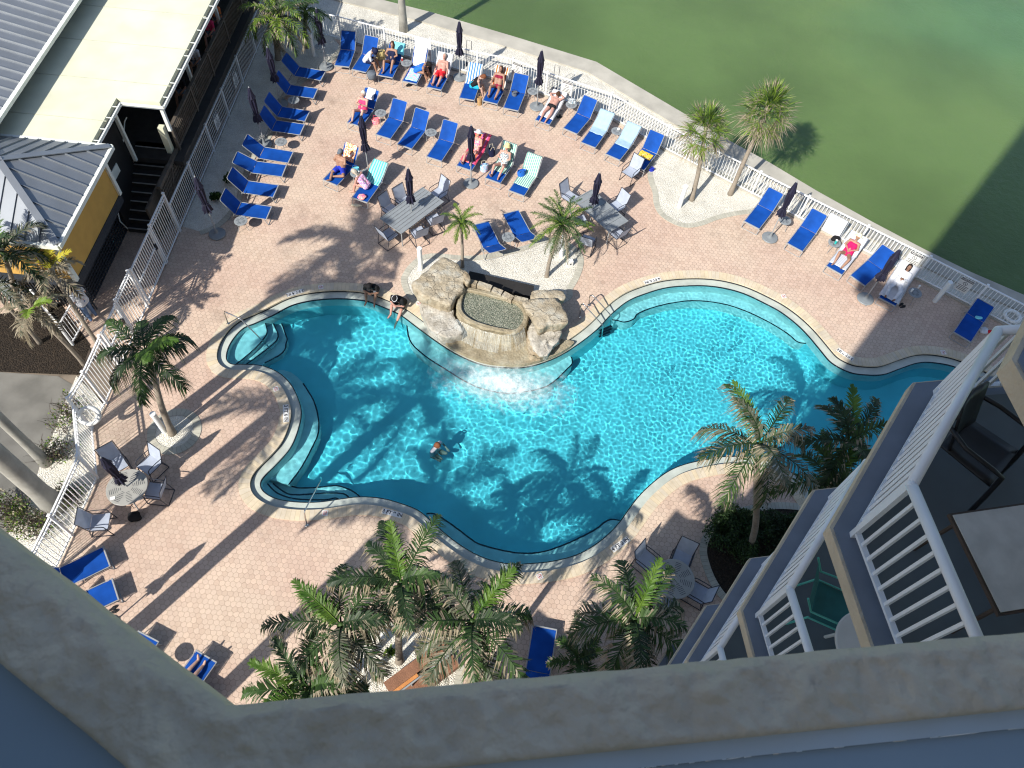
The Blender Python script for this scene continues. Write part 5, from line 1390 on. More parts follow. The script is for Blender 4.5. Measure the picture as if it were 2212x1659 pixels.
palm((700,1560), (672,1490), 3.8, 'palm cut off by the ledge at bottom left', nf=9, seed=15, tipp=.6, lime=2, limaz=2.9, n=40, wl=.042)
palm((1616,1199), (1640,962), 4.4, 'tall palm between pool and hedge with sunlit tan fronds', nf=11, L_=2.1, seed=16, tipp=.62, cols=(DRK, GRY, GRN), lime=1, limaz=2.2, n=50, wl=.030, ll=.50, hang=.9, dryp=.12, vee=.2)
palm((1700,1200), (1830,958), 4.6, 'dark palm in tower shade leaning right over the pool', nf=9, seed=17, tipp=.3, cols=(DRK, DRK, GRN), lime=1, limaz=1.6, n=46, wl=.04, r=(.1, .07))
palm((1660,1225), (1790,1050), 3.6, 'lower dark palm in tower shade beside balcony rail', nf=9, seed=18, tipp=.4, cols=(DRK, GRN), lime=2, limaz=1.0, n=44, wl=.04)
palm((1240,1440), (1250,1425), 1.1, 'small young palm at the ledge beside shaded blue lounger', nf=8, L_=.9, ll=.3, seed=19, tipp=.4, lime=1, r=(.06, .05))
# date palms in the fountain bed
palm((1181,597), (1213,487), 2.25, 'pygmy date palm with bent trunk in fountain gravel bed', r=(.075, .055), nf=38, L_=1.35, ll=.20, wl=.013, n=56, cols=(GRN, GRN, LIM), tip=GRN, tipp=.2, seed=21, spread=(80, -60), droop=1.2, lime=0, dead=16, bend=.1, vee=.3, hang=.2)
palm((999,577), (997,482), 1.9, 'small date palm behind the left boulder', r=(.06, .045), nf=22, L_=.80, ll=.16, wl=.012, n=40, cols=(GRN, LIM), tip=LIM, tipp=.3, seed=22, spread=(75, -50), droop=1.3, lime=0, bend=.1, vee=.3, hang=.2)
# top left pair
palm((601,127), (598,42), 2.4, 'big pale fronded palm in top left gravel corner', r=(.13, .10), nf=26, L_=1.75, ll=.42, wl=.03, n=40, cols=(GRN, LIM, GRY), tip=DRY, tipp=.5, seed=31, spread=(75, -60), droop=1.4, lime=3, limaz=1, dead=6)
palm((663,103), (660,28), 2.2, 'narrower green palm behind top left umbrella', r=(.08, .07), nf=16, L_=1.3, ll=.33, wl=.025, n=36, cols=(GRN, GRN, DRK), tip=GRN, tipp=.2, seed=32, spread=(75, -50), droop=1.5, lime=1)
palm((872,66), None, 13.0, 'tall palm trunk rising out of the top frame edge', r=(.16, .13), nf=12, L_=2.2, seed=33, lime=1, bark='royal_bark', n=30)
# left, dying palms by the kiosk
palm((217,752), (112,588), 3.3, 'sparse yellowing palm beside the amber wall', r=(.07, .05), nf=7, L_=1.05, ll=.36, cols=(DRY, GRY, DRY), tipp=.9, seed=41, spread=(60, -20), droop=1.6, lime=3, limec=YEL, limaz=.6, n=26, dead=5)
palm((182,787), (72,672), 3.1, 'sparse palm with dry fronds above the mulch bed', r=(.07, .05), nf=8, L_=1.25, ll=.38, cols=(DRY, GRY, DRY), tipp=.9, seed=42, spread=(55, -20), droop=1.7, lime=2, limec=LIM, limaz=-1, n=26, dead=6)
palm((86,740), (-30,610), 3.6, 'bare grey palm trunk at left edge, crown mostly out of frame', r=(.07, .05), nf=9, L_=1.5, cols=(DRK, GRY), seed=43, n=26, tipp=.6)
palm((60,690), (8,548), 4.1, 'dark drooping palm fronds over the white kiosk roof', r=(.08, .06), nf=10, L_=1.45, cols=(DRK, DRK, GRY), seed=44, n=44, tipp=.5)
# tall palms that throw the long shadows
palm((120,1093), None, 9.2, 'thick pale royal palm trunk crossing the access road', name='royal_palm', r=(.27, .21), nf=12, L_=2.5, ll=.7, n=46, seed=51, bark='royal_bark', lime=1, wl=.055)
palm((100,1000), None, 10.2, 'slimmer smooth grey palm trunk on the access road', name='royal_palm', r=(.14, .12), nf=13, L_=2.4, ll=.62, n=46, seed=52, bark='royal_bark', lime=1, wl=.055)
def hid(al, pe): v = u54 * al + n54 * pe; return (v.x, v.y)
for k, (al, pe, hh) in enumerate([(-3.6, -10.2, 9.4), (-4.2, -12.6, 7.9), (-4.6, -7.2, 8.3)]):
    palm(None, None, hh, ['tall palm hidden left of the ledge, shading the pool centre', 'tall palm hidden left of the ledge, shading the pool\'s left end', 'tall palm hidden under the ledge, shading the near pool edge', 'tall palm hidden under the ledge, shading the bottom palms'][k], name='royal_palm', r=(.25, .20), nf=11, L_=2.7, ll=.72, n=46, seed=61 + k, bark='royal_bark', lime=1, wl=.05, base_world=hid(al, pe))
# sea palms with tufts of fan leaves
def fan_palm(base, crown, h, label, seed, nf=20, R_=.62):
    rng = random.Random(seed); B0 = P(*base); Cw = P(*crown, h); root = empty('fan_palm', (B0.x, B0.y, 0), label=label, cat='palm tree', group='fan palms by the sea fence')
    c = Vector((Cw.x - B0.x, Cw.y - B0.y, h)); trunk([(0, 0, -.05), (c.x * .25, c.y * .25, h * .4), (c.x * .7, c.y * .7, h * .75), (c.x, c.y, h)], .09, .065, root)
    mb = MB()
    for k in range(nf):
        t = k / (nf - 1); az = k * 2.399963 + rng.uniform(-.2, .2); el = math.radians(82 - 135 * t + rng.uniform(-8, 8)); pl = .34 + .22 * t
        d = Vector((math.cos(az) * math.cos(el), math.sin(az) * math.cos(el), math.sin(el))); o = c + Vector((0, 0, -.35 * t)); q = o + d * pl
        mb.tube([o, q], .008, 4, GRN, cap=False); sd = Vector((-math.sin(az), math.cos(az), 0)); up_ = d.cross(sd)
        nb = 26
        for j in range(nb):
            a = (j / (nb - 1) - .5) * 3.6; dr = (d * math.cos(a) + sd * math.sin(a) + up_ * (.25 * rng.uniform(-1, 1) + .15)).normalized()
            ln = R_ * (.72 + .3 * math.cos(a * .6)) * rng.uniform(.85, 1.1); e1 = q + dr * ln * .6; e2 = q + dr * ln - Vector((0, 0, .10 + .1 * t)) * rng.uniform(.3, 1.3)
            w = dr.cross(Vector((rng.uniform(-.4, .4), rng.uniform(-.4, .4), 1))).normalized() * .014
            old = t > .62; mi = (DRY if rng.random() < .45 else LM3) if old else (LIM if rng.random() < .6 else GRN); tp = DRY if (old or rng.random() < .5) else mi
            mb.add([q - w * .5, q + w * .5, e1 + w, e1 - w], [(0, 1, 2, 3)], mi); mb.add([e1 - w, e1 + w, e2], [(0, 1, 2)], tp)
    mb.build('crown', LM, root)
fan_palm((1494,432), (1526,272), 3.05, 'left sea-side fan palm growing from the gravel bed', 71, 26, .74)
fan_palm((1577,420), (1660,232), 3.8, 'right sea-side fan palm overhanging the green water', 72, 30, .82)
# bushes
def bush(center, rad, h, label, n, leaf, mats_=(GRN, DRK), name='bush', seed=1, twig=0, poly=None):
    rng = random.Random(seed); c = P(*center) if len(center) == 2 else Vector(center); r = empty(name, (c.x, c.y, 0), label=label, cat='bush'); mb = MB(); tw_ = MB()
    lobes = [(rng.uniform(-.6, .6) * rad[0], rng.uniform(-.6, .6) * rad[1], rng.uniform(.35, .6) * min(rad)) for _ in range(9)]
    for k in range(n):
        lb = rng.choice(lobes); a = rng.uniform(0, 6.28); u = rng.random() ** .4; el = rng.uniform(.1, 1.5)
        x = lb[0] + lb[2] * 1.15 * u * math.cos(a) * math.cos(el * .8); y = lb[1] + lb[2] * 1.15 * u * math.sin(a) * math.cos(el * .8); z = .1 + (h - .1) * (.25 + .75 * u * math.sin(el)) * (.7 + .3 * noise.noise((x * 2, y * 2, seed)))
        o = Vector((x, y, z)); d = Vector((rng.uniform(-1, 1), rng.uniform(-1, 1), rng.uniform(-.2, 1))).normalized(); w = d.cross(Vector((rng.uniform(-1, 1), rng.uniform(-1, 1), .5))).normalized() * leaf * .3
        mb.add([o, o + d * leaf * .5 + w, o + d * leaf, o + d * leaf * .5 - w], [(0, 1, 2, 3)], rng.choice(mats_))
    for k in range(twig):
        a = rng.uniform(0, 6.28); u = rng.random(); p = [Vector((rad[0] * .8 * u * math.cos(a), rad[1] * .8 * u * math.sin(a), 0))]
        for q in range(4): p.append(p[-1] + Vector((rng.uniform(-.12, .12), rng.uniform(-.12, .12), h * .25)))
        tw_.tube(p, [.012, .01, .008, .005, .003], 4, cap=False)
    mb.build('leaves', LM, r)
    if twig: tw_.build('twigs', 'brown_edge', r)
    return r
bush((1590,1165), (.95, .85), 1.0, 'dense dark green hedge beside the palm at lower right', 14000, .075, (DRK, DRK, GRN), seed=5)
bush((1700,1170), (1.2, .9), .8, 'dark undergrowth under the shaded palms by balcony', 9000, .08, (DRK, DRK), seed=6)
for k, (p, rd, h) in enumerate([((150,900), (.5, .9), .55), ((125,985), (.7, .6), .6), ((150,1075), (.6, .5), .55), ((85,1140), (.8, .5), .6), ((30,1115), (.7, .6), .7)]):
    bush(p, rd, h, ['scrubby bush on shells at the top of the bed by the road', 'thin twiggy bush between grey trunk and bent fence', 'bare twiggy bush inside the bend of the fence', 'low scrub beside foot of thick royal trunk', 'leafy green scrub at left edge below royal trunk'][k], (260, 300, 260, 500, 900)[k], .075, (LIM, GRN, DRY), seed=80 + k, twig=70)
bush((497,392), (.16, .16), .25, 'small grass tuft beside seventh left lounger', 160, .16, (GRN, DRK), 'grass_tuft', 90)
bush((468,432), (.16, .16), .25, 'small grass tuft in gravel near lowest left lounger', 160, .16, (GRN, DRK), 'grass_tuft', 91)
bush((845,1412), (.15, .15), .2, 'small green plant at foot of bottom palm', 80, .12, (LIM, GRN), 'grass_tuft', 92)
# orange and brown planter wall with pipe, bottom
mat('brown_stucco', (0.22, 0.105, 0.06), .85, var=.15, scale=6, bump=.7, bscale=30); mat('orange_stucco', (0.52, 0.22, 0.07), .8, var=.12, scale=5, bump=.4)
A_, B2 = P(835, 1484, .5), P(963, 1390, .5); d = B2 - A_
pw = empty('planter_wall', (A_.x, A_.y, 0), math.atan2(d.y, d.x), 'brown and orange stucco wall with metal pipe beside gravel', 'wall'); Lw = d.length
MB().box((Lw / 2, 0, .25), (Lw, .20, .5)).box((Lw / 2, -.02, .51), (Lw + .02, .30, .05)).build('coping', 'brown_stucco', pw)
MB().box((Lw * .22, -.18, .22), (Lw * .44, .14, .44)).build('orange_face', 'orange_stucco', pw)
MB().box((Lw / 2, -.45, .15), (Lw, .35, .3)).build('lower_step', 'brown_stucco', pw)
MB().tube([(0, -.32, .62), (Lw * .95, -.32, .62)], .025, 8).tube([(Lw * .3, -.32, .62), (Lw * .3, -.32, 0)], .02, 6).tube([(Lw * .9, -.32, .62), (Lw * .9, -.32, 0)], .02, 6).build('pipe_rail', 'silver', pw)
# ================================================================ people
def skin(name, c): return mat(name, c, .55, var=.06, scale=7, spec=.35)
skin('skin_fair', (0.47, 0.30, 0.235)); skin('skin_tan', (0.31, 0.175, 0.12)); skin('skin_pink', (0.46, 0.25, 0.20)); skin('skin_brown', (0.20, 0.11, 0.075))
for n_, c_ in dict(hair_brown=(.06, .03, .018), hair_dark=(.015, .012, .012), hair_blond=(.36, .26, .13), hair_grey=(.42, .38, .32), hair_white=(.62, .6, .56), hair_red=(.16, .06, .03),
    cloth_white=(.60, .62, .67), cloth_navy=(.012, .016, .05), cloth_black=(.012, .012, .014), cloth_red=(.62, .02, .03), cloth_royal=(.02, .04, .42), cloth_blue=(.02, .14, .55),
    cloth_pink=(.72, .05, .16), cloth_magenta=(.52, .01, .10), cloth_burgundy=(.22, .015, .04), cloth_turq=(.02, .35, .50), cloth_jeans=(.10, .16, .28), straw=(.62, .52, .30),
    cloth_cream=(.75, .68, .50), cloth_yellow=(.75, .62, .28), cloth_grey=(.12, .14, .17), green_print=(.05, .5, .12), paper_bag=(.42, .27, .13), teal=(.03, .45, .42), red_plastic=(.6, .06, .05), orange_cloth=(.75, .22, .08)).items():
    mat(n_, c_, .8, var=.10, scale=9, spec=.2)
def cap_(mb, a, b, ra, rb, n=10, m=4):
    """tapered capsule"""
    a = Vector(a); b = Vector(b); d = b - a
    if d.length < 1e-5: return mb.sphere(a, max(ra, rb), n, 8)
    z = d.normalized(); x = z.orthogonal().normalized(); y = z.cross(x); o = len(mb.v); rows = []
    for i in range(m + 1): t = -PI / 2 + PI / 2 * i / m; rows.append((a + z * ra * math.sin(t), ra * math.cos(t)))
    for i in range(m + 1): t = PI / 2 * i / m; rows.append((b + z * rb * math.sin(t), rb * math.cos(t)))
    for c, r in rows:
        r = max(r, 1e-4)
        for j in range(n): t = 2 * PI * j / n; mb.v.append(tuple(c + (x * math.cos(t) + y * math.sin(t)) * r))
    for i in range(len(rows) - 1):
        for j in range(n): p = o + i * n + j; q = o + i * n + (j + 1) % n; mb.f.append((p, q, q + n, p + n)); mb.mi.append(0)
    mb.f.append(tuple(o + j for j in range(n))[::-1]); mb.f.append(tuple(o + (len(rows) - 1) * n + j for j in range(n))); mb.mi += [0, 0]
    return mb
def fused(mb, name, m, parent, vox=.011, smooth=True):
    o = mb.build(name, m, parent, smooth=True)
    r = o.modifiers.new('fuse', 'REMESH'); r.mode = 'VOXEL'; r.voxel_size = vox; r.use_smooth_shade = True
    if smooth:
        s = o.modifiers.new('soft', 'SMOOTH'); s.factor = .6; s.iterations = 3
    return o
def lerp3(a, b, t): return Vector(a).lerp(Vector(b), t)
def person(J, label, skin_='skin_fair', hair=None, hair_len=0.0, wear=(), hat=None, build=1.0, loc=None, rz=0.0, name='person', legs_only=False):
    """J: joints in local space; one fused body, hair, hat and clothes as children"""
    root = empty(name, loc or (0, 0, 0), rz, label, 'person'); B = build; mb = MB(); V = {k: Vector(v) for k, v in J.items()}
    pe, ch, nk, hd = V['pelvis'], V['chest'], V['neck'], V['head']; face = V['face'].normalized()
    across = (V['shR'] - V['shL']).normalized(); hacross = (V['hipR'] - V['hipL']).normalized()
    if not legs_only:
        for s in (-1, 1):
            cap_(mb, pe + hacross * s * .075, ch + across * s * .075 - (ch - pe) * .15, .105 * B, .10 * B)
        cap_(mb, pe + hacross * -.08, pe + hacross * .08, .105 * B, .105 * B); cap_(mb, V['shL'], V['shR'], .062, .062); cap_(mb, ch + across * -.09, ch + across * .09, .095 * B, .095 * B)
        cap_(mb, (pe + ch) / 2 + across * -.05, (pe + ch) / 2 + across * .05, .10 * B, .10 * B)
        cap_(mb, lerp3(ch, nk, .6), hd - (hd - nk) * .35, .055, .05)
        upv = (hd - nk).normalized(); fc = (face - upv * face.dot(upv)).normalized(); sd_ = upv.cross(fc)
        MH = Matrix((fc, sd_, upv)).transposed()
        mb.sphere(hd + upv * .02, .1, 14, 10, sc=(.98, .78, 1.12), M=MH); mb.sphere(hd - upv * .055 + fc * .025, .06, 10, 8, sc=(1, .85, .9), M=MH)
        mb.sphere(hd + fc * .10 - upv * .012, .018, 8, 6, sc=(1, .7, 1.3), M=MH)                      # nose
        mb.sphere(hd + fc * .085 - upv * .055, .017, 8, 6, sc=(.6, 1.5, .6), M=MH)                    # mouth
        mb.sphere(hd + fc * .082 - upv * .095, .02, 8, 6, M=MH)                                       # chin
        for s in (-1, 1): mb.sphere(hd + sd_ * s * .08 + upv * .005, .024, 8, 6, sc=(.9, .35, 1.3), M=MH)   # ears
        for sfx in ('L', 'R'):
            sh, el, wr = V['sh' + sfx], V['el' + sfx], V['wr' + sfx]
            cap_(mb, sh, el, .050 * B, .038); cap_(mb, el, wr, .039, .026)
            hdir = V.get('hand' + sfx, (wr - el)).normalized(); pn = hdir.orthogonal().normalized(); side = hdir.cross(Vector((0, 0, 1)))
            side = side.normalized() if side.length > .1 else pn; dn = side.cross(hdir)
            cap_(mb, wr + side * .014, wr + hdir * .075 + side * .018, .022, .019, 8, 3); cap_(mb, wr - side * .014, wr + hdir * .075 - side * .018, .022, .019, 8, 3)
            for q, (off_, ln) in enumerate(((-.03, .06), (-.010, .072), (.011, .068), (.030, .052))):
                a = wr + hdir * .08 + side * off_; b = a + (hdir * .8 - Vector((0, 0, .45))).normalized() * ln * .55; c = b + (hdir * .45 - Vector((0, 0, .8))).normalized() * ln * .45
                cap_(mb, a, b, .0095, .009, 6, 2); cap_(mb, b, c, .009, .008, 6, 2)
            ts = -1 if sfx == 'R' else 1
            cap_(mb, wr + hdir * .03 + side * ts * .03, wr + hdir * .07 + side * ts * .058, .012, .009, 6, 2)
    for sfx in ('L', 'R'):
        hp, kn, an, to = V['hip' + sfx], V['kn' + sfx], V['an' + sfx], V['toe' + sfx]
        cap_(mb, hp, kn, .083 * B, .055); cap_(mb, kn, lerp3(kn, an, .35) , .053, .056); cap_(mb, lerp3(kn, an, .3), an, .056, .035)
        cap_(mb, an, lerp3(an, to, .75), .036, .032); cap_(mb, lerp3(an, to, .5), to, .036, .022); cap_(mb, an, an - (to - an).normalized() * .035, .034, .03)
    fused(mb, 'body', skin_, root)
    if legs_only: 
        return root
    # clothing
    for w in wear:
        kind, m_ = w[0], w[1]; c = MB()
        if kind in ('shorts', 'pants', 'briefs'):
            for sfx in ('L', 'R'):
                hp, kn, an = V['hip' + sfx], V['kn' + sfx], V['an' + sfx]; t = {'shorts': .62, 'pants': 1, 'briefs': .12}[kind]
                cap_(c, hp, lerp3(hp, kn, t), .094 * B, (.095 if kind == 'shorts' else .068) * (1 if kind != 'briefs' else 1.25))
                if kind == 'pants': cap_(c, kn, lerp3(kn, an, .92), .066, .052)
            cap_(c, pe + hacross * -.085, pe + hacross * .085, .114 * B, .114 * B)
            if kind != 'briefs': cap_(c, pe + (ch - pe) * .25 + hacross * -.07, pe + (ch - pe) * .25 + hacross * .07, .105 * B, .105 * B)
        elif kind in ('shirt', 'tee', 'suit', 'tank', 'bikini', 'tube'):
            up_ = ch
            if kind == 'bikini':
                fr_ = (nk - pe).normalized(); fc2 = (face - fr_ * face.dot(fr_)).normalized()
                for s in (-1, 1): c.sphere(ch + across * s * .075 + fc2 * .055, .068, 10, 8)
                cap_(c, ch + across * -.10, ch + across * .10, .099, .099, 12)
                c.v = [v for v in c.v]
            else:
                for s in (-1, 1): cap_(c, pe + hacross * s * .078 + (ch - pe) * .12, ch + across * s * .078 - (ch - pe) * .12, .114 * B, .110 * B)
                cap_(c, ch + across * -.09, ch + across * .09, .105 * B, .105 * B)
                if kind in ('suit',): cap_(c, pe + hacross * -.085, pe + hacross * .085, .113 * B, .113 * B)
                if kind in ('shirt', 'tee'):
                    cap_(c, V['shL'], V['shR'], .074, .074); cap_(c, pe + hacross * -.085, pe + hacross * .085, .118 * B, .118 * B)
                    for sfx in ('L', 'R'):
                        sh, el, wr = V['sh' + sfx], V['el' + sfx], V['wr' + sfx]; cap_(c, sh, lerp3(sh, el, 1 if kind == 'shirt' else .65), .066, .058 if kind == 'tee' else .052)
                        if kind == 'shirt': cap_(c, el, lerp3(el, wr, .92), .052, .038)
                if kind in ('tank', 'suit'):
                    for s, sfx in ((-1, 'L'), (1, 'R')): cap_(c, lerp3(V['sh' + sfx], nk, .45), ch + across * s * .07, .048, .09)
        fused(c, {'briefs': 'bikini_bottom', 'suit': 'swimsuit', 'tube': 'swimsuit', 'tee': 't_shirt', 'tank': 'tank_top', 'bikini': 'bikini_top'}.get(kind, kind), m_, root, .012)
    if hair:
        h = MB(); h.sphere(hd + upv * .035 - fc * .018, .108, 14, 10, sc=(.98, .86, 1.06), M=MH)
        h.sphere(hd - fc * .05 - upv * .01, .088, 12, 8, sc=(.8, .95, 1.1), M=MH)
        if hair_len > 0:
            for s in (-1, 0, 1): cap_(h, hd - fc * .06 + sd_ * s * .05, hd - fc * .06 - upv * hair_len + sd_ * s * .06 - Vector((0, 0, hair_len * .4)), .05, .03)
        ho = fused(h, 'hair', hair, root, .014, False); dm = ho.modifiers.new('strands', 'DISPLACE'); tx = bpy.data.textures.get('hairtex') or bpy.data.textures.new('hairtex', 'CLOUDS'); tx.noise_scale = .03; dm.texture = tx; dm.strength = .022
    if hat:
        kind, m_ = hat[0], hat[1]; h = MB(); R4 = MH.to_4x4()
        def tf(lst): return [(hd + MH @ Vector(v)) for v in lst]
        if kind == 'cap':
            q = MB().lathe([(.108, .03), (.106, .07), (.088, .12), (.05, .15), (.012, .16)], (0, 0, 0), 18, sy=.88)
            nv_ = 9; bv = [(.09 + .085 * (1 - abs(k / 4 - 1) ** 2.2), (k / 4 - 1) * .075, .045 - .012 * (1 - abs(k / 4 - 1))) for k in range(9)]; bk = [(.07, (k / 4 - 1) * .075, .05) for k in range(9)]
            q.add(bv + bk, [(k, k + 1, k + 10, k + 9) for k in range(8)])
        elif kind in ('brim', 'bucket'):
            rb, dz = (.21, .0) if kind == 'brim' else (.165, -.035)
            q = MB().lathe([(rb, .035 + dz), (rb * .96, .05 + dz), (.115, .055), (.11, .11), (.085, .15), (.02, .165)], (0, 0, 0), 24, sy=.9)
        else:
            q = MB().lathe([(.112, .02), (.11, .08), (.08, .13), (.02, .15)], (0, 0, 0), 16, sy=.9)
        q.v = [tuple(v) for v in tf(q.v)]; ho = q.build('hat', m_, root, smooth=True)
        if len(hat) > 2:
            q = MB().lathe([(.114, .06), (.112, .085)], (0, 0, 0), 18, sy=.9); q.v = [tuple(v) for v in tf(q.v)]; q.build('hat_band', hat[2], ho)
    return root
def J_recline(px_=1.0, tor=35, knees=(.05, .05), arms='lap', face_up=.3, lean=0.0, spread=.1, head_turn=0, legdx=0):
    """on a lounger: x towards the head end, seat height .34"""
    z0 = LZ + .12; pe = Vector((px_, 0, z0)); a = math.radians(tor); d = Vector((math.cos(a), lean, math.sin(a))).normalized(); nrm_ = Vector((-math.sin(a), 0, math.cos(a)))
    ch = pe + d * .34; nk = pe + d * .50; hd = pe + d * .66 + nrm_ * .03 * face_up
    J = dict(pelvis=pe, chest=ch, neck=nk, head=hd, face=nrm_ + Vector((-.3, head_turn, 0)))
    for s, f in ((-1, 'L'), (1, 'R')):
        kz = knees[0] if s < 0 else knees[1]
        J['sh' + f] = nk + Vector((0, s * .175, 0)) - d * .05; J['hip' + f] = pe + Vector((-.03, s * .085, -.01))
        dx = math.sqrt(max(.43 ** 2 - kz ** 2, .04)); kn = pe + Vector((-dx, s * (.09 + spread), kz)); J['kn' + f] = kn
        rem = kn.z - (LZ + .055); dx2 = math.sqrt(max(.42 ** 2 - rem ** 2, .02)); an = Vector((kn.x - dx2 + (legdx if s > 0 else 0), s * (.08 + spread * .6), LZ + .055)); J['an' + f] = an; J['toe' + f] = an + Vector((-.08, s * .03, .15 if kz < .2 else .02)) + (Vector((-.08, 0, 0)) if kz >= .2 else Vector())
        if arms == 'lap': J['el' + f] = ch + Vector((-.10, s * .25, -.02)); J['wr' + f] = pe + Vector((.02, s * .07, .17))
        elif arms == 'sides': J['el' + f] = ch + Vector((-.12, s * .26, -.05)) - d * .05; J['wr' + f] = pe + Vector((-.05, s * .27, .0))
        elif arms == 'phone': J['el' + f] = ch + Vector((-.16, s * .22, -.03)); J['wr' + f] = ch + Vector((-.30, s * .05, .10))
        elif arms == 'head':
            J['el' + f] = nk + Vector((.05, s * .30, .06)); J['wr' + f] = hd + Vector((.05, s * .1, .0))
    return J
def J_side(px_=.8, side=-1, fwd=35, feet=.30, arms='knees', twist=0):
    """sitting across the lounger with the feet on the ground, side = which way (y sign)"""
    z0 = LZ + .12; y0 = side * .05; a = math.radians(fwd); pe = Vector((px_, y0, z0)); d = Vector((twist, side * math.sin(a), math.cos(a))).normalized()
    ch = pe + d * .34; nk = pe + d * .50; hd = nk + (d + Vector((0, side * .35, -.1))).normalized() * .16
    J = dict(pelvis=pe, chest=ch, neck=nk, head=hd, face=Vector((0, side * .8, -.45)))
    for s, f in ((-1, 'L'), (1, 'R')):
        sx = s * side * -1
        J['sh' + f] = nk + Vector((sx * .175, 0, 0)) - d * .05; J['hip' + f] = pe + Vector((sx * .085, side * .02, -.01))
        kn = pe + Vector((sx * .13, side * .42, .0)); J['kn' + f] = kn; an = Vector((kn.x + sx * .03, kn.y + side * feet * .3, .07)); J['an' + f] = an; J['toe' + f] = an + Vector((sx * .04, side * .17, -.03))
        J['el' + f] = ch + Vector((sx * .22, side * .12, -.12)); J['wr' + f] = (kn + Vector((-sx * .05, -side * .06, .12))) if arms == 'knees' else kn.lerp(an, .5) + Vector((0, side * .04, .05))
    return J
def J_stand(arms='phone'):
    pe = Vector((0, 0, .95)); ch = pe + Vector((.0, 0, .34)); nk = ch + Vector((.03, 0, .17)); hd = nk + Vector((.07, 0, .15)); J = dict(pelvis=pe, chest=ch, neck=nk, head=hd, face=Vector((.7, 0, -.6)))
    for s, f in ((-1, 'R'), (1, 'L')):
        J['sh' + f] = nk + Vector((0, s * .19, -.04)); J['hip' + f] = pe + Vector((0, s * .09, -.02)); J['kn' + f] = Vector((.03, s * .11, .5)); J['an' + f] = Vector((0, s * .12, .08)); J['toe' + f] = Vector((.17, s * .15, .035))
        J['el' + f] = ch + Vector((.02, s * .26, -.12)); J['wr' + f] = ch + Vector((.27, s * .08, -.08))
    return J
def on(key): o, az, an = LOUNGERS[key]; return dict(loc=(o.x, o.y, 0), rz=az)
# lounger frame: +x to the head end; with the head up in the picture +y points left
person(J_side(.72, -1, 38), 'man in white long sleeved shirt and navy hat sitting sideways', 'skin_tan', 'hair_dark', 0, [('shirt', 'cloth_white'), ('shorts', 'cloth_navy')], ('bucket', 'cloth_navy'), **on('T2'))
person(J_recline(.92, 62, (.28, .22), 'lap'), 'woman in navy strapless top and sunglasses with knees drawn up', 'skin_tan', 'hair_brown', .12, [('tube', 'cloth_navy'), ('briefs', 'cloth_navy')], **on('T3'))
person(J_side(.80, -1, 55, arms='feet'), 'dark haired woman in bright blue swimsuit bending forward', 'skin_tan', 'hair_dark', .10, [('suit', 'cloth_blue')], **on('T4'))
person(J_recline(.98, 40, (.06, .05), 'sides', spread=.04), 'bald man in red shorts lying back on white towel', 'skin_pink', 'hair_grey', 0, [('shorts', 'cloth_red')], build=1.12, **on('T5'))
person(J_side(.85, -1, 42), 'man in black tank top and turquoise shorts looking at phone', 'skin_fair', 'hair_red', 0, [('tank', 'cloth_black'), ('shorts', 'cloth_turq')], **on('T6'))
person(J_recline(1.02, 52, (.12, .16), 'sides'), 'woman in burgundy bikini on orange striped towel', 'skin_tan', 'hair_brown', .22, [('bikini', 'cloth_burgundy'), ('briefs', 'cloth_burgundy')], **on('T7'))
Jp = J_recline(.98, 12, (.0, .0), 'head', spread=.06); Jp['face'] = Vector((.2, .2, -1)); Jp['toeL'] = Vector(Jp['anL']) + Vector((-.15, 0, -.03)); Jp['toeR'] = Vector(Jp['anR']) + Vector((-.15, 0, -.03)); Jp['knL'] = Vector(Jp['knL']) - Vector((0, 0, .03)); Jp['knR'] = Vector(Jp['knR']) - Vector((0, 0, .03))
person(Jp, 'woman lying face down in black shorts and white cap', 'skin_pink', 'hair_brown', .05, [('briefs', 'cloth_black'), ('tube', 'cloth_white')] if False else [('briefs', 'cloth_black')], ('cap', 'cloth_white'), **on('T9'))
person(J_recline(.82, 72, (.26, .20), 'phone'), 'white haired woman in bright pink top holding a phone', 'skin_fair', 'hair_white', .06, [('tank', 'cloth_pink'), ('briefs', 'cloth_floral_pink')], **on('M1'))
Jc = J_recline(.80, 80, (.10, .10), 'lap', spread=.30); Jc['anL'] = Vector((.30, .02, LZ + .07)); Jc['toeL'] = Vector((.20, .12, LZ + .05)); Jc['knR'] = Vector((.42, .14, LZ + .13)); Jc['anR'] = Vector((.08, .02, LZ + .07)); Jc['toeR'] = Vector((-.05, .08, LZ + .12))
person(Jc, 'man in royal blue shorts and black cap sitting with one leg folded', 'skin_tan', 'hair_dark', 0, [('shorts', 'cloth_royal')], ('cap', 'cloth_grey'), build=1.15, **on('M5'))
person(J_side(.72, 1, 40, arms='knees'), 'woman with long grey curls in pink floral swimsuit', 'skin_pink', 'hair_grey', .20, [('suit', 'cloth_floral_pink')], build=1.05, **on('M6'))
person(J_recline(.98, 55, (.24, .10), 'lap'), 'woman in pink patterned swimsuit and white hat with black band', 'skin_pink', 'hair_dark', .05, [('suit', 'cloth_pink_orange')], ('brim', 'cloth_white', 'cloth_black'), **on('M7'))
person(J_recline(.92, 58, (.22, .16), 'lap'), 'woman in dark leaf patterned swimsuit and yellow hat reading', 'skin_pink', 'hair_blond', .05, [('suit', 'cloth_bw')], ('bucket', 'cloth_yellow'), **on('M8'))
person(J_recline(1.0, 52, (.14, .20), 'lap', spread=.12), 'woman in magenta swimsuit and cream sun hat', 'skin_tan', 'hair_blond', 0, [('suit', 'cloth_magenta')], ('brim', 'cloth_cream'), **on('R3'))
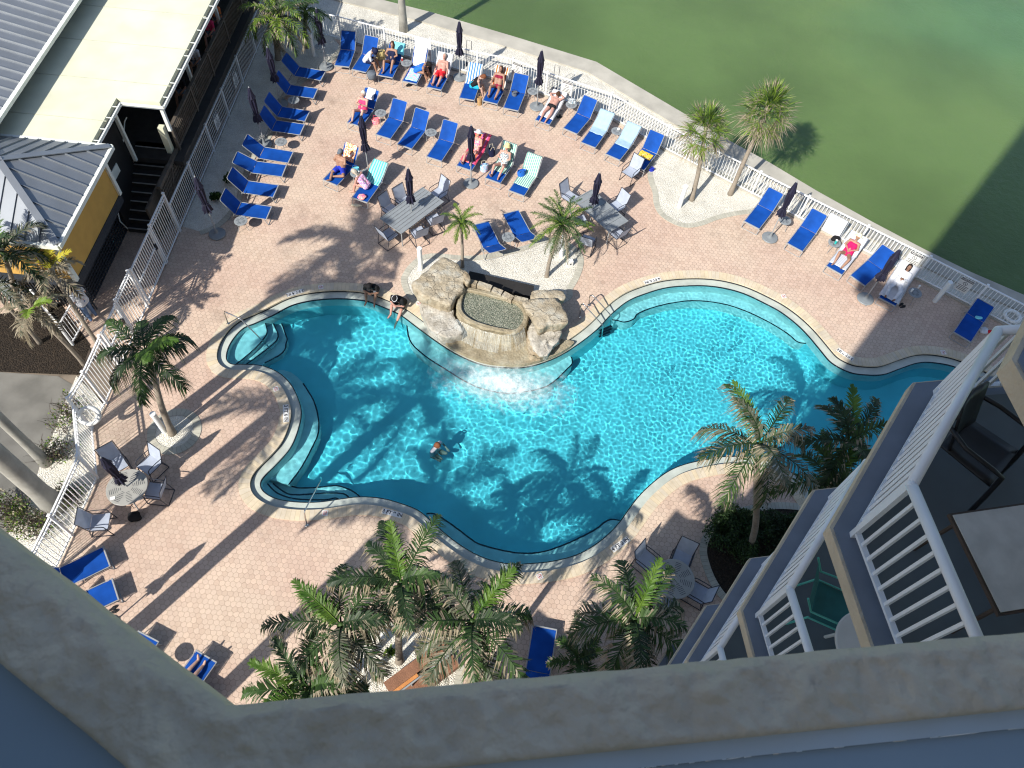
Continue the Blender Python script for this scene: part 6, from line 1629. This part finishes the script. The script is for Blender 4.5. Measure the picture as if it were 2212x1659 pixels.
person(J_recline(.95, 50, (.12, .10), 'phone'), 'dark haired woman in white wrapped in white sheet', 'skin_brown', 'hair_dark', .10, [('shirt', 'cloth_white'), ('pants', 'cloth_white')], **on('R5'))
person(J_recline(1.0, 30, (.04, .10), 'lap', spread=.03), 'person at the ledge, only bare legs visible', 'skin_fair', 'hair_brown', 0, [('shorts', 'cloth_black')], **on('B4'))
# standing man on the landing
p = P(205, 690); d_ = P(165, 675) - p
person(J_stand(), 'standing man in white T-shirt, jeans and black cap with green emblem', 'skin_fair', 'hair_dark', 0, [('tee', 'cloth_white'), ('pants', 'cloth_jeans')], ('cap', 'cloth_black'), build=1.15, loc=(p.x, p.y, 0), rz=math.atan2(d_.y, d_.x))
# two people on the pool edge; feet on the rim or in the water
def J_pool(dip=0.0, fwd=30):
    pe = Vector((0, 0, .12)); a = math.radians(fwd); d = Vector((math.sin(a), 0, math.cos(a))); ch = pe + d * .34; nk = pe + d * .50; hd = nk + Vector((.11, 0, .11)); J = dict(pelvis=pe, chest=ch, neck=nk, head=hd, face=Vector((.6, 0, -.8)))
    for s, f in ((-1, 'R'), (1, 'L')):
        J['sh' + f] = nk + Vector((0, s * .18, -.03)); J['hip' + f] = pe + Vector((.02, s * .09, 0)); q = dip if s > 0 else dip * .2
        J['kn' + f] = Vector((.38, s * .17, .22 - q * .15)); J['an' + f] = Vector((.50 + q * .25, s * .14, -.03 - q * .25)); J['toe' + f] = Vector((.66 + q * .25, s * .17, -.07 - q * .25))
        J['el' + f] = ch + Vector((.12, s * .24, -.14)); J['wr' + f] = Vector((.42, s * .05, .34))
    return J
for px, tgt, lab, dip, sk, hc in [((808,628), (797,662), 'person in black cap and black shirt sitting at the pool edge, left of two', 0, 'skin_tan', 'cloth_black'), ((868,655), (845,690), 'person in black T-shirt and black and white cap dipping one foot in the pool', 1, 'skin_pink', 'cloth_black')]:
    p = P(*px); t_ = P(*tgt); d_ = t_ - p
    person(J_pool(dip), lab, sk, 'hair_dark', 0, [('tee', 'cloth_black'), ('shorts', 'cloth_black' if dip else 'cloth_grey')], ('cap', hc, 'cloth_white') if dip else ('cap', hc), loc=(p.x, p.y, .02), rz=math.atan2(d_.y, d_.x), build=1.08)
# swimmer
p = P(940, 964, Wz); Js = J_stand()
Js = {k: Vector(v) for k, v in Js.items()}
for k in Js:
    if k != 'face': Js[k] = Js[k] - Vector((0, 0, 1.46))
for f, s in (('R', -1), ('L', 1)):
    Js['kn' + f] = Vector((.32, s * .12, -.42)); Js['an' + f] = Vector((.08, s * .1, -.74)); Js['toe' + f] = Vector((.16, s * .12, -.82)); Js['el' + f] = Js['sh' + f] + Vector((.03, s * .1, -.24)); Js['wr' + f] = Js['el' + f] + Vector((.2, -s * .05, -.05))
    Js['hip' + f] = Js['pelvis'] + Vector((0, s * .09, -.02))
sw_ = person(Js, 'swimmer with brown hair and white shirt low in the pool', 'skin_fair', 'hair_red', .04, [('tee', 'cloth_white')], loc=(p.x, p.y, Wz), rz=math.radians(-30))
for o in bpy.data.objects:   # everything that stands in the water is lit through its surface
    q = o
    while q.parent: q = q.parent
    if (q == sw_ or 'pool edge' in q.get('label', '') or 'dipping' in q.get('label', '')) and o.type == 'MESH': o.cycles.is_caustics_receiver = True
# seated guests under the pavilion roof
def J_sit():
    J = J_side(0, -1, 12); return J
for px, lab, c1, sk in [((466,22), 'seated guest in orange red shirt under the pavilion roof edge', 'orange_cloth', 'skin_tan'), ((455,52), 'seated guest in pink shirt under the pavilion roof edge', 'cloth_pink', 'skin_pink'), ((428,115), 'seated guest in pale shirt in the pavilion shade', 'cloth_white', 'skin_tan'), ((400,178), 'seated guest with red bag in the dark of pavilion', 'cloth_black', 'skin_brown')]:
    p = P(*px, ZD + .75); p.x = min(p.x, -13.2); person(J_sit(), lab, sk, 'hair_dark', .05, [('tee', c1), ('shorts', 'cloth_grey')], loc=(p.x, p.y, ZD + .02), rz=0.1)

# ================================================================ bags, cups, small things
def blob(label, name, px, z, r, sc, m, cat, amp=.15, seed=0, rz=0.0):
    p = P(*px, z); mb = MB().sphere((0, 0, 0), r, 16, 10)
    mb.v = [tuple(Vector((v[0] * sc[0], v[1] * sc[1], v[2] * sc[2])) * (1 + amp * noise.noise(Vector(v) * 9 + Vector((seed, 0, 0))))) for v in mb.v]
    o = mb.build(name, m, smooth=True); o.location = p; o.rotation_euler = (0, 0, rz); return tag(o, label, cat)
def bag(label, px, m, z=0.0, s=(.30, .16, .26), rz=.4, name='tote_bag', strap='cloth_cream'):
    p = P(*px, z); r = empty(name, p, rz, label, 'bag'); w, d, h = s; mb = MB()
    mb.grid(lambda u, v: ((math.cos(u * 2 * PI)) * w / 2 * (.9 + .12 * v) + .01 * noise.noise((u * 6, v * 3, w)), math.sin(u * 2 * PI) * d / 2 * (1.1 - .25 * v), .005 + v * h), 20, 6)
    mb.add([(w * .45 * math.cos(k * .628), d * .5 * math.sin(k * .628), .01) for k in range(10)], [tuple(range(10))]); mb.add([(w * .42 * math.cos(k * .628), d * .38 * math.sin(k * .628), h * .8) for k in range(10)], [tuple(range(10))])
    mb.build('bag_body', m, r, smooth=True)
    for s_ in (-1, 1): MB().tube([(-w * .28, s_ * d * .38, h * .92), (-w * .2, s_ * d * .55, h * 1.35), (w * .2, s_ * d * .55, h * 1.35), (w * .28, s_ * d * .38, h * .92)], .008, 5).build('handle', strap, r)
    return r
def cup(label, px, m, z, h=.13, r=.035):
    p = P(*px, z); o = empty('cup', p, 0, label, 'cup'); MB().lathe([(r * .8, 0), (r, h)], (0, 0, 0), 12).build('cup_body', m, o); MB().lathe([(r * 1.05, h), (r * 1.05, h + .01), (r * .5, h + .015)], (0, 0, 0), 12).build('cup_lid', 'white', o)
def sandals(label, px, m='black', rz=.5):
    p = P(*px); rt = empty('sandals', (p.x, p.y, .003), rz, label, 'sandals')
    for k in (0, 1):
        q = MB(); q.prism([(.13 * math.cos(a) , .045 * math.sin(a) * (1.2 if math.cos(a) > 0 else .8)) for a in [i * PI / 7 for i in range(14)]], .0, .022)
        o = q.build('sandal', m, rt); o.location = (0, .1 * k, 0); o.rotation_euler = (0, 0, .25 * k)
        MB().tube([(.02, -.045, .02), (.06, 0, .05), (.02, .045, .02)], .008, 5).build('strap', m, o)
ck_ = empty('cooler_stool', P(805, 178), .3, 'dark grey round cooler stool on legs at foot of top row loungers', 'cooler')
MB().lathe([(.17, .22), (.19, .30), (.19, .46), (.17, .49)], (0, 0, 0), 22).build('body', 'cloth_grey', ck_, smooth=True)
for k in range(4): a = k * PI / 2 + .4; MB().tube([(.13 * math.cos(a), .13 * math.sin(a), .24), (.22 * math.cos(a), .22 * math.sin(a), .01)], .01, 5).build('leg', 'charcoal', ck_)
bag('yellow tote bag between man in navy hat and woman in navy top', (822,127), 'cloth_yellow', 0, (.42, .26, .38))
cup('red cup on side table in the top row', (869,131), 'red_plastic', .466)
bag('dark rucksack beside woman in blue swimsuit', (925,160), 'cloth_black', 0, (.34, .24, .40), strap='cloth_black', name='rucksack')
sandals('pair of dark sandals at foot of blue swimsuit woman\'s lounger', (884,186))
bg_ = bag('brown paper bag standing near tattooed man', (1036,226), 'paper_bag', 0, (.22, .15, .36), strap='paper_bag', name='paper_bag')
bag('small dark bag lying on empty lounger near notice sign', (1111,205), 'cloth_grey', LZ, (.24, .22, .14), strap='cloth_navy', name='small_bag')
sandals('pair of black sandals beside face down woman\'s lounger', (1209,254))
blob('crumpled white patterned towel on side table near face down woman', 'towel', (1236,218), .52, .16, (1.3, 1, .5), 'cloth_bw', 'towel', .5, 3)
blob('white napkin on side table between pale blue towels', 'napkin', (1337,278), .50, .06, (1, .8, .8), 'white', 'napkin', .5, 4)
blob('black bag on side table beside woman in magenta', 'bag', (1805,515), .53, .13, (1.2, 1, .7), 'cloth_black', 'bag', .4, 5)
cup('teal cup on side table beside woman in magenta', (1804,526), 'teal', .466, .17, .045)
cup('white paper cup on shaded side table, left of two', (1968,630), 'white', .466); cup('white paper cup on shaded side table, right of two', (1983,622), 'white', .466)
sandals('pair of black sandals below white sheet lounger in shade', (1950,663))
bag('navy and tan tote bag beside yellow towel', (1390,357), 'cloth_jeans', .0, (.42, .22, .34)); bag('blue bag on ground behind navy and tan tote', (1407,369), 'cloth_royal', 0, (.22, .14, .12), strap='cloth_royal', name='small_bag')
blob('sandwich bag of towels at the yellow towel lounger', 'towel', (1130,372), .45, .15, (1.1, .8, .7), 'cloth_floral_pink', 'towel', .4, 8) if False else None
bag('blue and pink beach bag on green striped towel', (1126,378), 'cloth_blue', LZ + .02, (.34, .2, .22), strap='cloth_navy', name='beach_bag')
bag('pink and white beach bag on ground under side table', (813,266), 'cloth_pink_orange', 0, (.34, .2, .22), name='beach_bag', strap='cloth_pink')
bag('aqua bag on side table beside grey haired woman', (768,370), 'towel_aqua_plain', .466, (.30, .16, .16), name='small_bag', strap='cloth_blue')
cup('green bottle on side table beside grey haired woman', (776,378), 'teal', .466, .18, .03)
blob('orange straw hat on foot of lounger beside grey haired woman', 'hat', (782,425), LZ + .06, .15, (1, 1, .45), 'cloth_pink_orange', 'hat', .25, 10)
blob('cream scarf on ground below orange hat', 'scarf', (772,443), .03, .13, (1.5, .6, .25), 'cloth_cream', 'scarf', .7, 11)
bag('white floral beach bag between straw hat woman and yellow hat woman', (1046,368), 'cloth_unicorn', 0, (.34, .22, .28), name='beach_bag')
bag('navy and white bag beside pink towel', (1062,336), 'cloth_navy', 0, (.28, .2, .36), name='beach_bag')
bk_ = empty('book', P(1093, 345, .66), .5, 'open white book in the lap of woman with yellow hat', 'book'); MB().box((-.07, 0, .0), (.14, .2, .012)).box((.071, 0, .0), (.14, .2, .012)).build('pages', 'white', bk_)
wb_ = blob('crumpled white towel beside the foot of the solitary shaded lounger', 'towel', (2124,713), .06, .16, (1.2, .9, .5), 'cloth_white', 'towel', .5, 12)
blob('green and white cloth on solitary shaded lounger', 'cloth', (2114,686), LZ + .04, .10, (1.4, .7, .3), 'towel_aqua_plain', 'cloth', .5, 13)
blob('red cloth on paving right of solitary shaded lounger', 'cloth', (2138,716), .05, .11, (1.4, .6, .4), 'cloth_red', 'cloth', .5, 14)
blob('black bag on paving beside chair nearest bent fence', 'bag', (289,1116), .12, .17, (1.1, .9, .9), 'cloth_black', 'bag', .4, 15)
bx = empty('ottoman', P(303, 1084), .5, 'white cloth covered stool between round table and black bag', 'stool'); MB().box((0, 0, .38), (.42, .30, .04)).build('seat', 'cloth_white', bx)
for sx in (-1, 1):
    for sy in (-1, 1): MB().tube([(sx * .18, sy * .12, .37), (sx * .2, sy * .14, .01)], .01, 5).build('leg', 'charcoal', bx)
cd = MB().box((0, 0, 0), (.13, .09, .012)).build('card', 'white'); cd.location = P(243, 1076, .735); cd.rotation_euler = (0, 0, .4); tag(cd, 'small white card on the round slotted table', 'card')
sandals('pair of dark sandals by second ledge lounger', (246,1322)) 
sandals('pair of black shoes behind man dipping foot', (905,640), rz=1.2)
tl = empty('towel_on_fence', P(1813, 470, 1.14), faz(6), 'white towel hung over the fence left of woman in magenta', 'towel')
MB().grid(lambda u, v: ((u - .5) * .7, (-.035 if v < .5 else .035) * (1 - .2 * math.sin(PI * v)), .012 - abs(v - .5) * 1.7 + .01 * noise.noise((u * 6, v * 4, 1))), 10, 16).build('cloth', 'cloth_white', tl, smooth=True)
tl2 = empty('towel_on_fence', P(912, 82, 1.14), faz(1), 'white towel hung over the fence behind blue swimsuit woman', 'towel')
MB().grid(lambda u, v: ((u - .5) * .7, (-.035 if v < .5 else .035) * (1 - .2 * math.sin(PI * v)), .012 - abs(v - .5) * 1.5 + .01 * noise.noise((u * 6, v * 4, 2))), 10, 16).build('cloth', 'cloth_white', tl2, smooth=True)
for px, lab, z in [((2187,683), 'white life ring on the gravel beyond fence at right edge', .12), ((193,898), 'white life ring hanging on the bent fence by the coconut palm', .9)]:
    p = P(*px, z); r = empty('life_ring', p, .4, lab, 'life ring'); q = MB(); pts = [(.26 * math.cos(a * PI / 12), .26 * math.sin(a * PI / 12) * (1 if z < .5 else .6), .0 if z < .5 else .2 * math.sin(a * PI / 12)) for a in range(25)]
    q.tube(pts, .065, 10, cap=False); q.build('ring', 'white', r, smooth=True)
for px, lab in [((1230,574), 'small white utility box on the fountain gravel'), ((826,1380), 'small white utility box on gravel by bottom palms')]:
    p = P(*px); r = empty('utility_box', p, .5, lab, 'box'); MB().add([(-.1, -.07, 0), (.1, -.07, 0), (.1, .07, 0), (-.1, .07, 0), (-.1, -.07, .26), (.1, -.07, .26), (.1, .07, .32), (-.1, .07, .32)], [(0, 1, 5, 4), (1, 2, 6, 5), (2, 3, 7, 6), (3, 0, 4, 7), (4, 5, 6, 7)]).build('housing', 'white', r); MB().box((0, -.074, .15), (.05, .006, .06)).build('outlet', 'ink', r)
for px, lab in [((1198,190), 'black metal trolley frame leaning on fence beside umbrella'), ((1012,137), 'black folded frame leaning on fence behind blue striped towel')]:
    p = P(*px); r = empty('trolley', p, -.25, lab, 'trolley'); MB().tube([(-.11, 0, .02), (-.11, .08, 1.05), (.11, .08, 1.05), (.11, 0, .02)], .012, 6).tube([(-.11, .02, .3), (.11, .02, .3)], .01, 5).box((0, -.1, .02), (.26, .22, .02)).build('frame', 'charcoal', r)
# balcony furniture
def armchair(c, rz, zf):
    r = empty('armchair', (c[0], c[1], zf), rz, 'black moulded armchair on the nearest white railed balcony', 'chair')
    MB().grid(lambda u, v: (-.24 + u * .50, (v - .5) * (.46 + .06 * u), .42 - .03 * math.sin(PI * u) * math.sin(PI * v)), 6, 6).build('seat', 'black_plastic', r, smooth=True).modifiers.new('t', 'SOLIDIFY').thickness = .02
    MB().grid(lambda u, v: (-.22 - .16 * u - .05 * math.cos((v - .5) * 3) + .05, (v - .5) * (.46 + .04 * u), .42 + .46 * u), 6, 6).build('backrest', 'black_plastic', r, smooth=True).modifiers.new('t', 'SOLIDIFY').thickness = .025
    for s in (-1, 1):
        MB().tube([Vector((-.34, s * .24, .70)), Vector((-.1, s * .31, .665)), Vector((.16, s * .31, .655)), Vector((.26, s * .27, .60)), Vector((.30, s * .27, .3)), Vector((.33, s * .28, .01))], .022, 8).build('armrest', 'black_plastic', r, smooth=True)
        MB().tube([(-.26, s * .22, .42), (-.36, s * .25, .01)], .02, 8).build('leg', 'black_plastic', r)
pc = P(2112, 968, 14.75 + .42); armchair((pc.x, pc.y), math.radians(-42), 14.753)
pt = P(2205, 1200, 14.75 + .70)
bt_ = empty('balcony_table', (pt.x, pt.y, 14.753), math.radians(14), 'square beige table with brown edge on nearest balcony', 'table')
MB().box((0, 0, .705), (.78, .78, .012)).build('table_top', 'beige_top', bt_); MB().box((0, 0, .68), (.82, .82, .035)).build('rim', 'brown_edge', bt_)
for sx in (-1, 1):
    for sy in (-1, 1): MB().tube([(sx * .34, sy * .34, .67), (sx * .36, sy * .36, .0)], .018, 6).build('leg', 'brown_edge', bt_)
pg_ = P(1800, 1312, 12.15 + .42)
gc = empty('patio_chair', (pg_.x, pg_.y, 12.153), math.radians(-20), 'green metal patio chair on the second balcony', 'chair')
MB().grid(lambda u, v: (-.22 + u * .46, (v - .5) * .46, .42 - .02 * math.sin(PI * u)), 4, 4).build('seat', 'green_mesh', gc); MB().grid(lambda u, v: (-.22 - u * .18, (v - .5) * .44, .43 + u * .45), 4, 4).build('backrest', 'green_mesh', gc)
for s in (-1, 1): MB().tube([(-.42, s * .25, .90), (-.28, s * .25, .62), (.05, s * .26, .64), (.22, s * .25, .58), (.26, s * .25, .01)], .013, 6).tube([(-.24, s * .24, .44), (-.34, s * .25, .01)], .013, 6).tube([(-.24, s * .24, .42), (.24, s * .24, .42)], .012, 6).build('side_frame', 'green_metal', gc)
pr_ = P(1880, 1395, 12.15 + .7); rt_ = empty('balcony_table', (pr_.x, pr_.y, 12.153), 0, 'round white plastic table on the second balcony', 'table')
MB().lathe([(.36, .68), (.375, .69), (.375, .71), (.36, .72)], (0, 0, 0), 40).build('table_top', 'white_plastic', rt_)
for k in range(4): a = k * PI / 2 + .6; MB().tube([(.2 * math.cos(a), .2 * math.sin(a), .68), (.3 * math.cos(a), .3 * math.sin(a), 0)], .02, 6).build('leg', 'white_plastic', rt_)
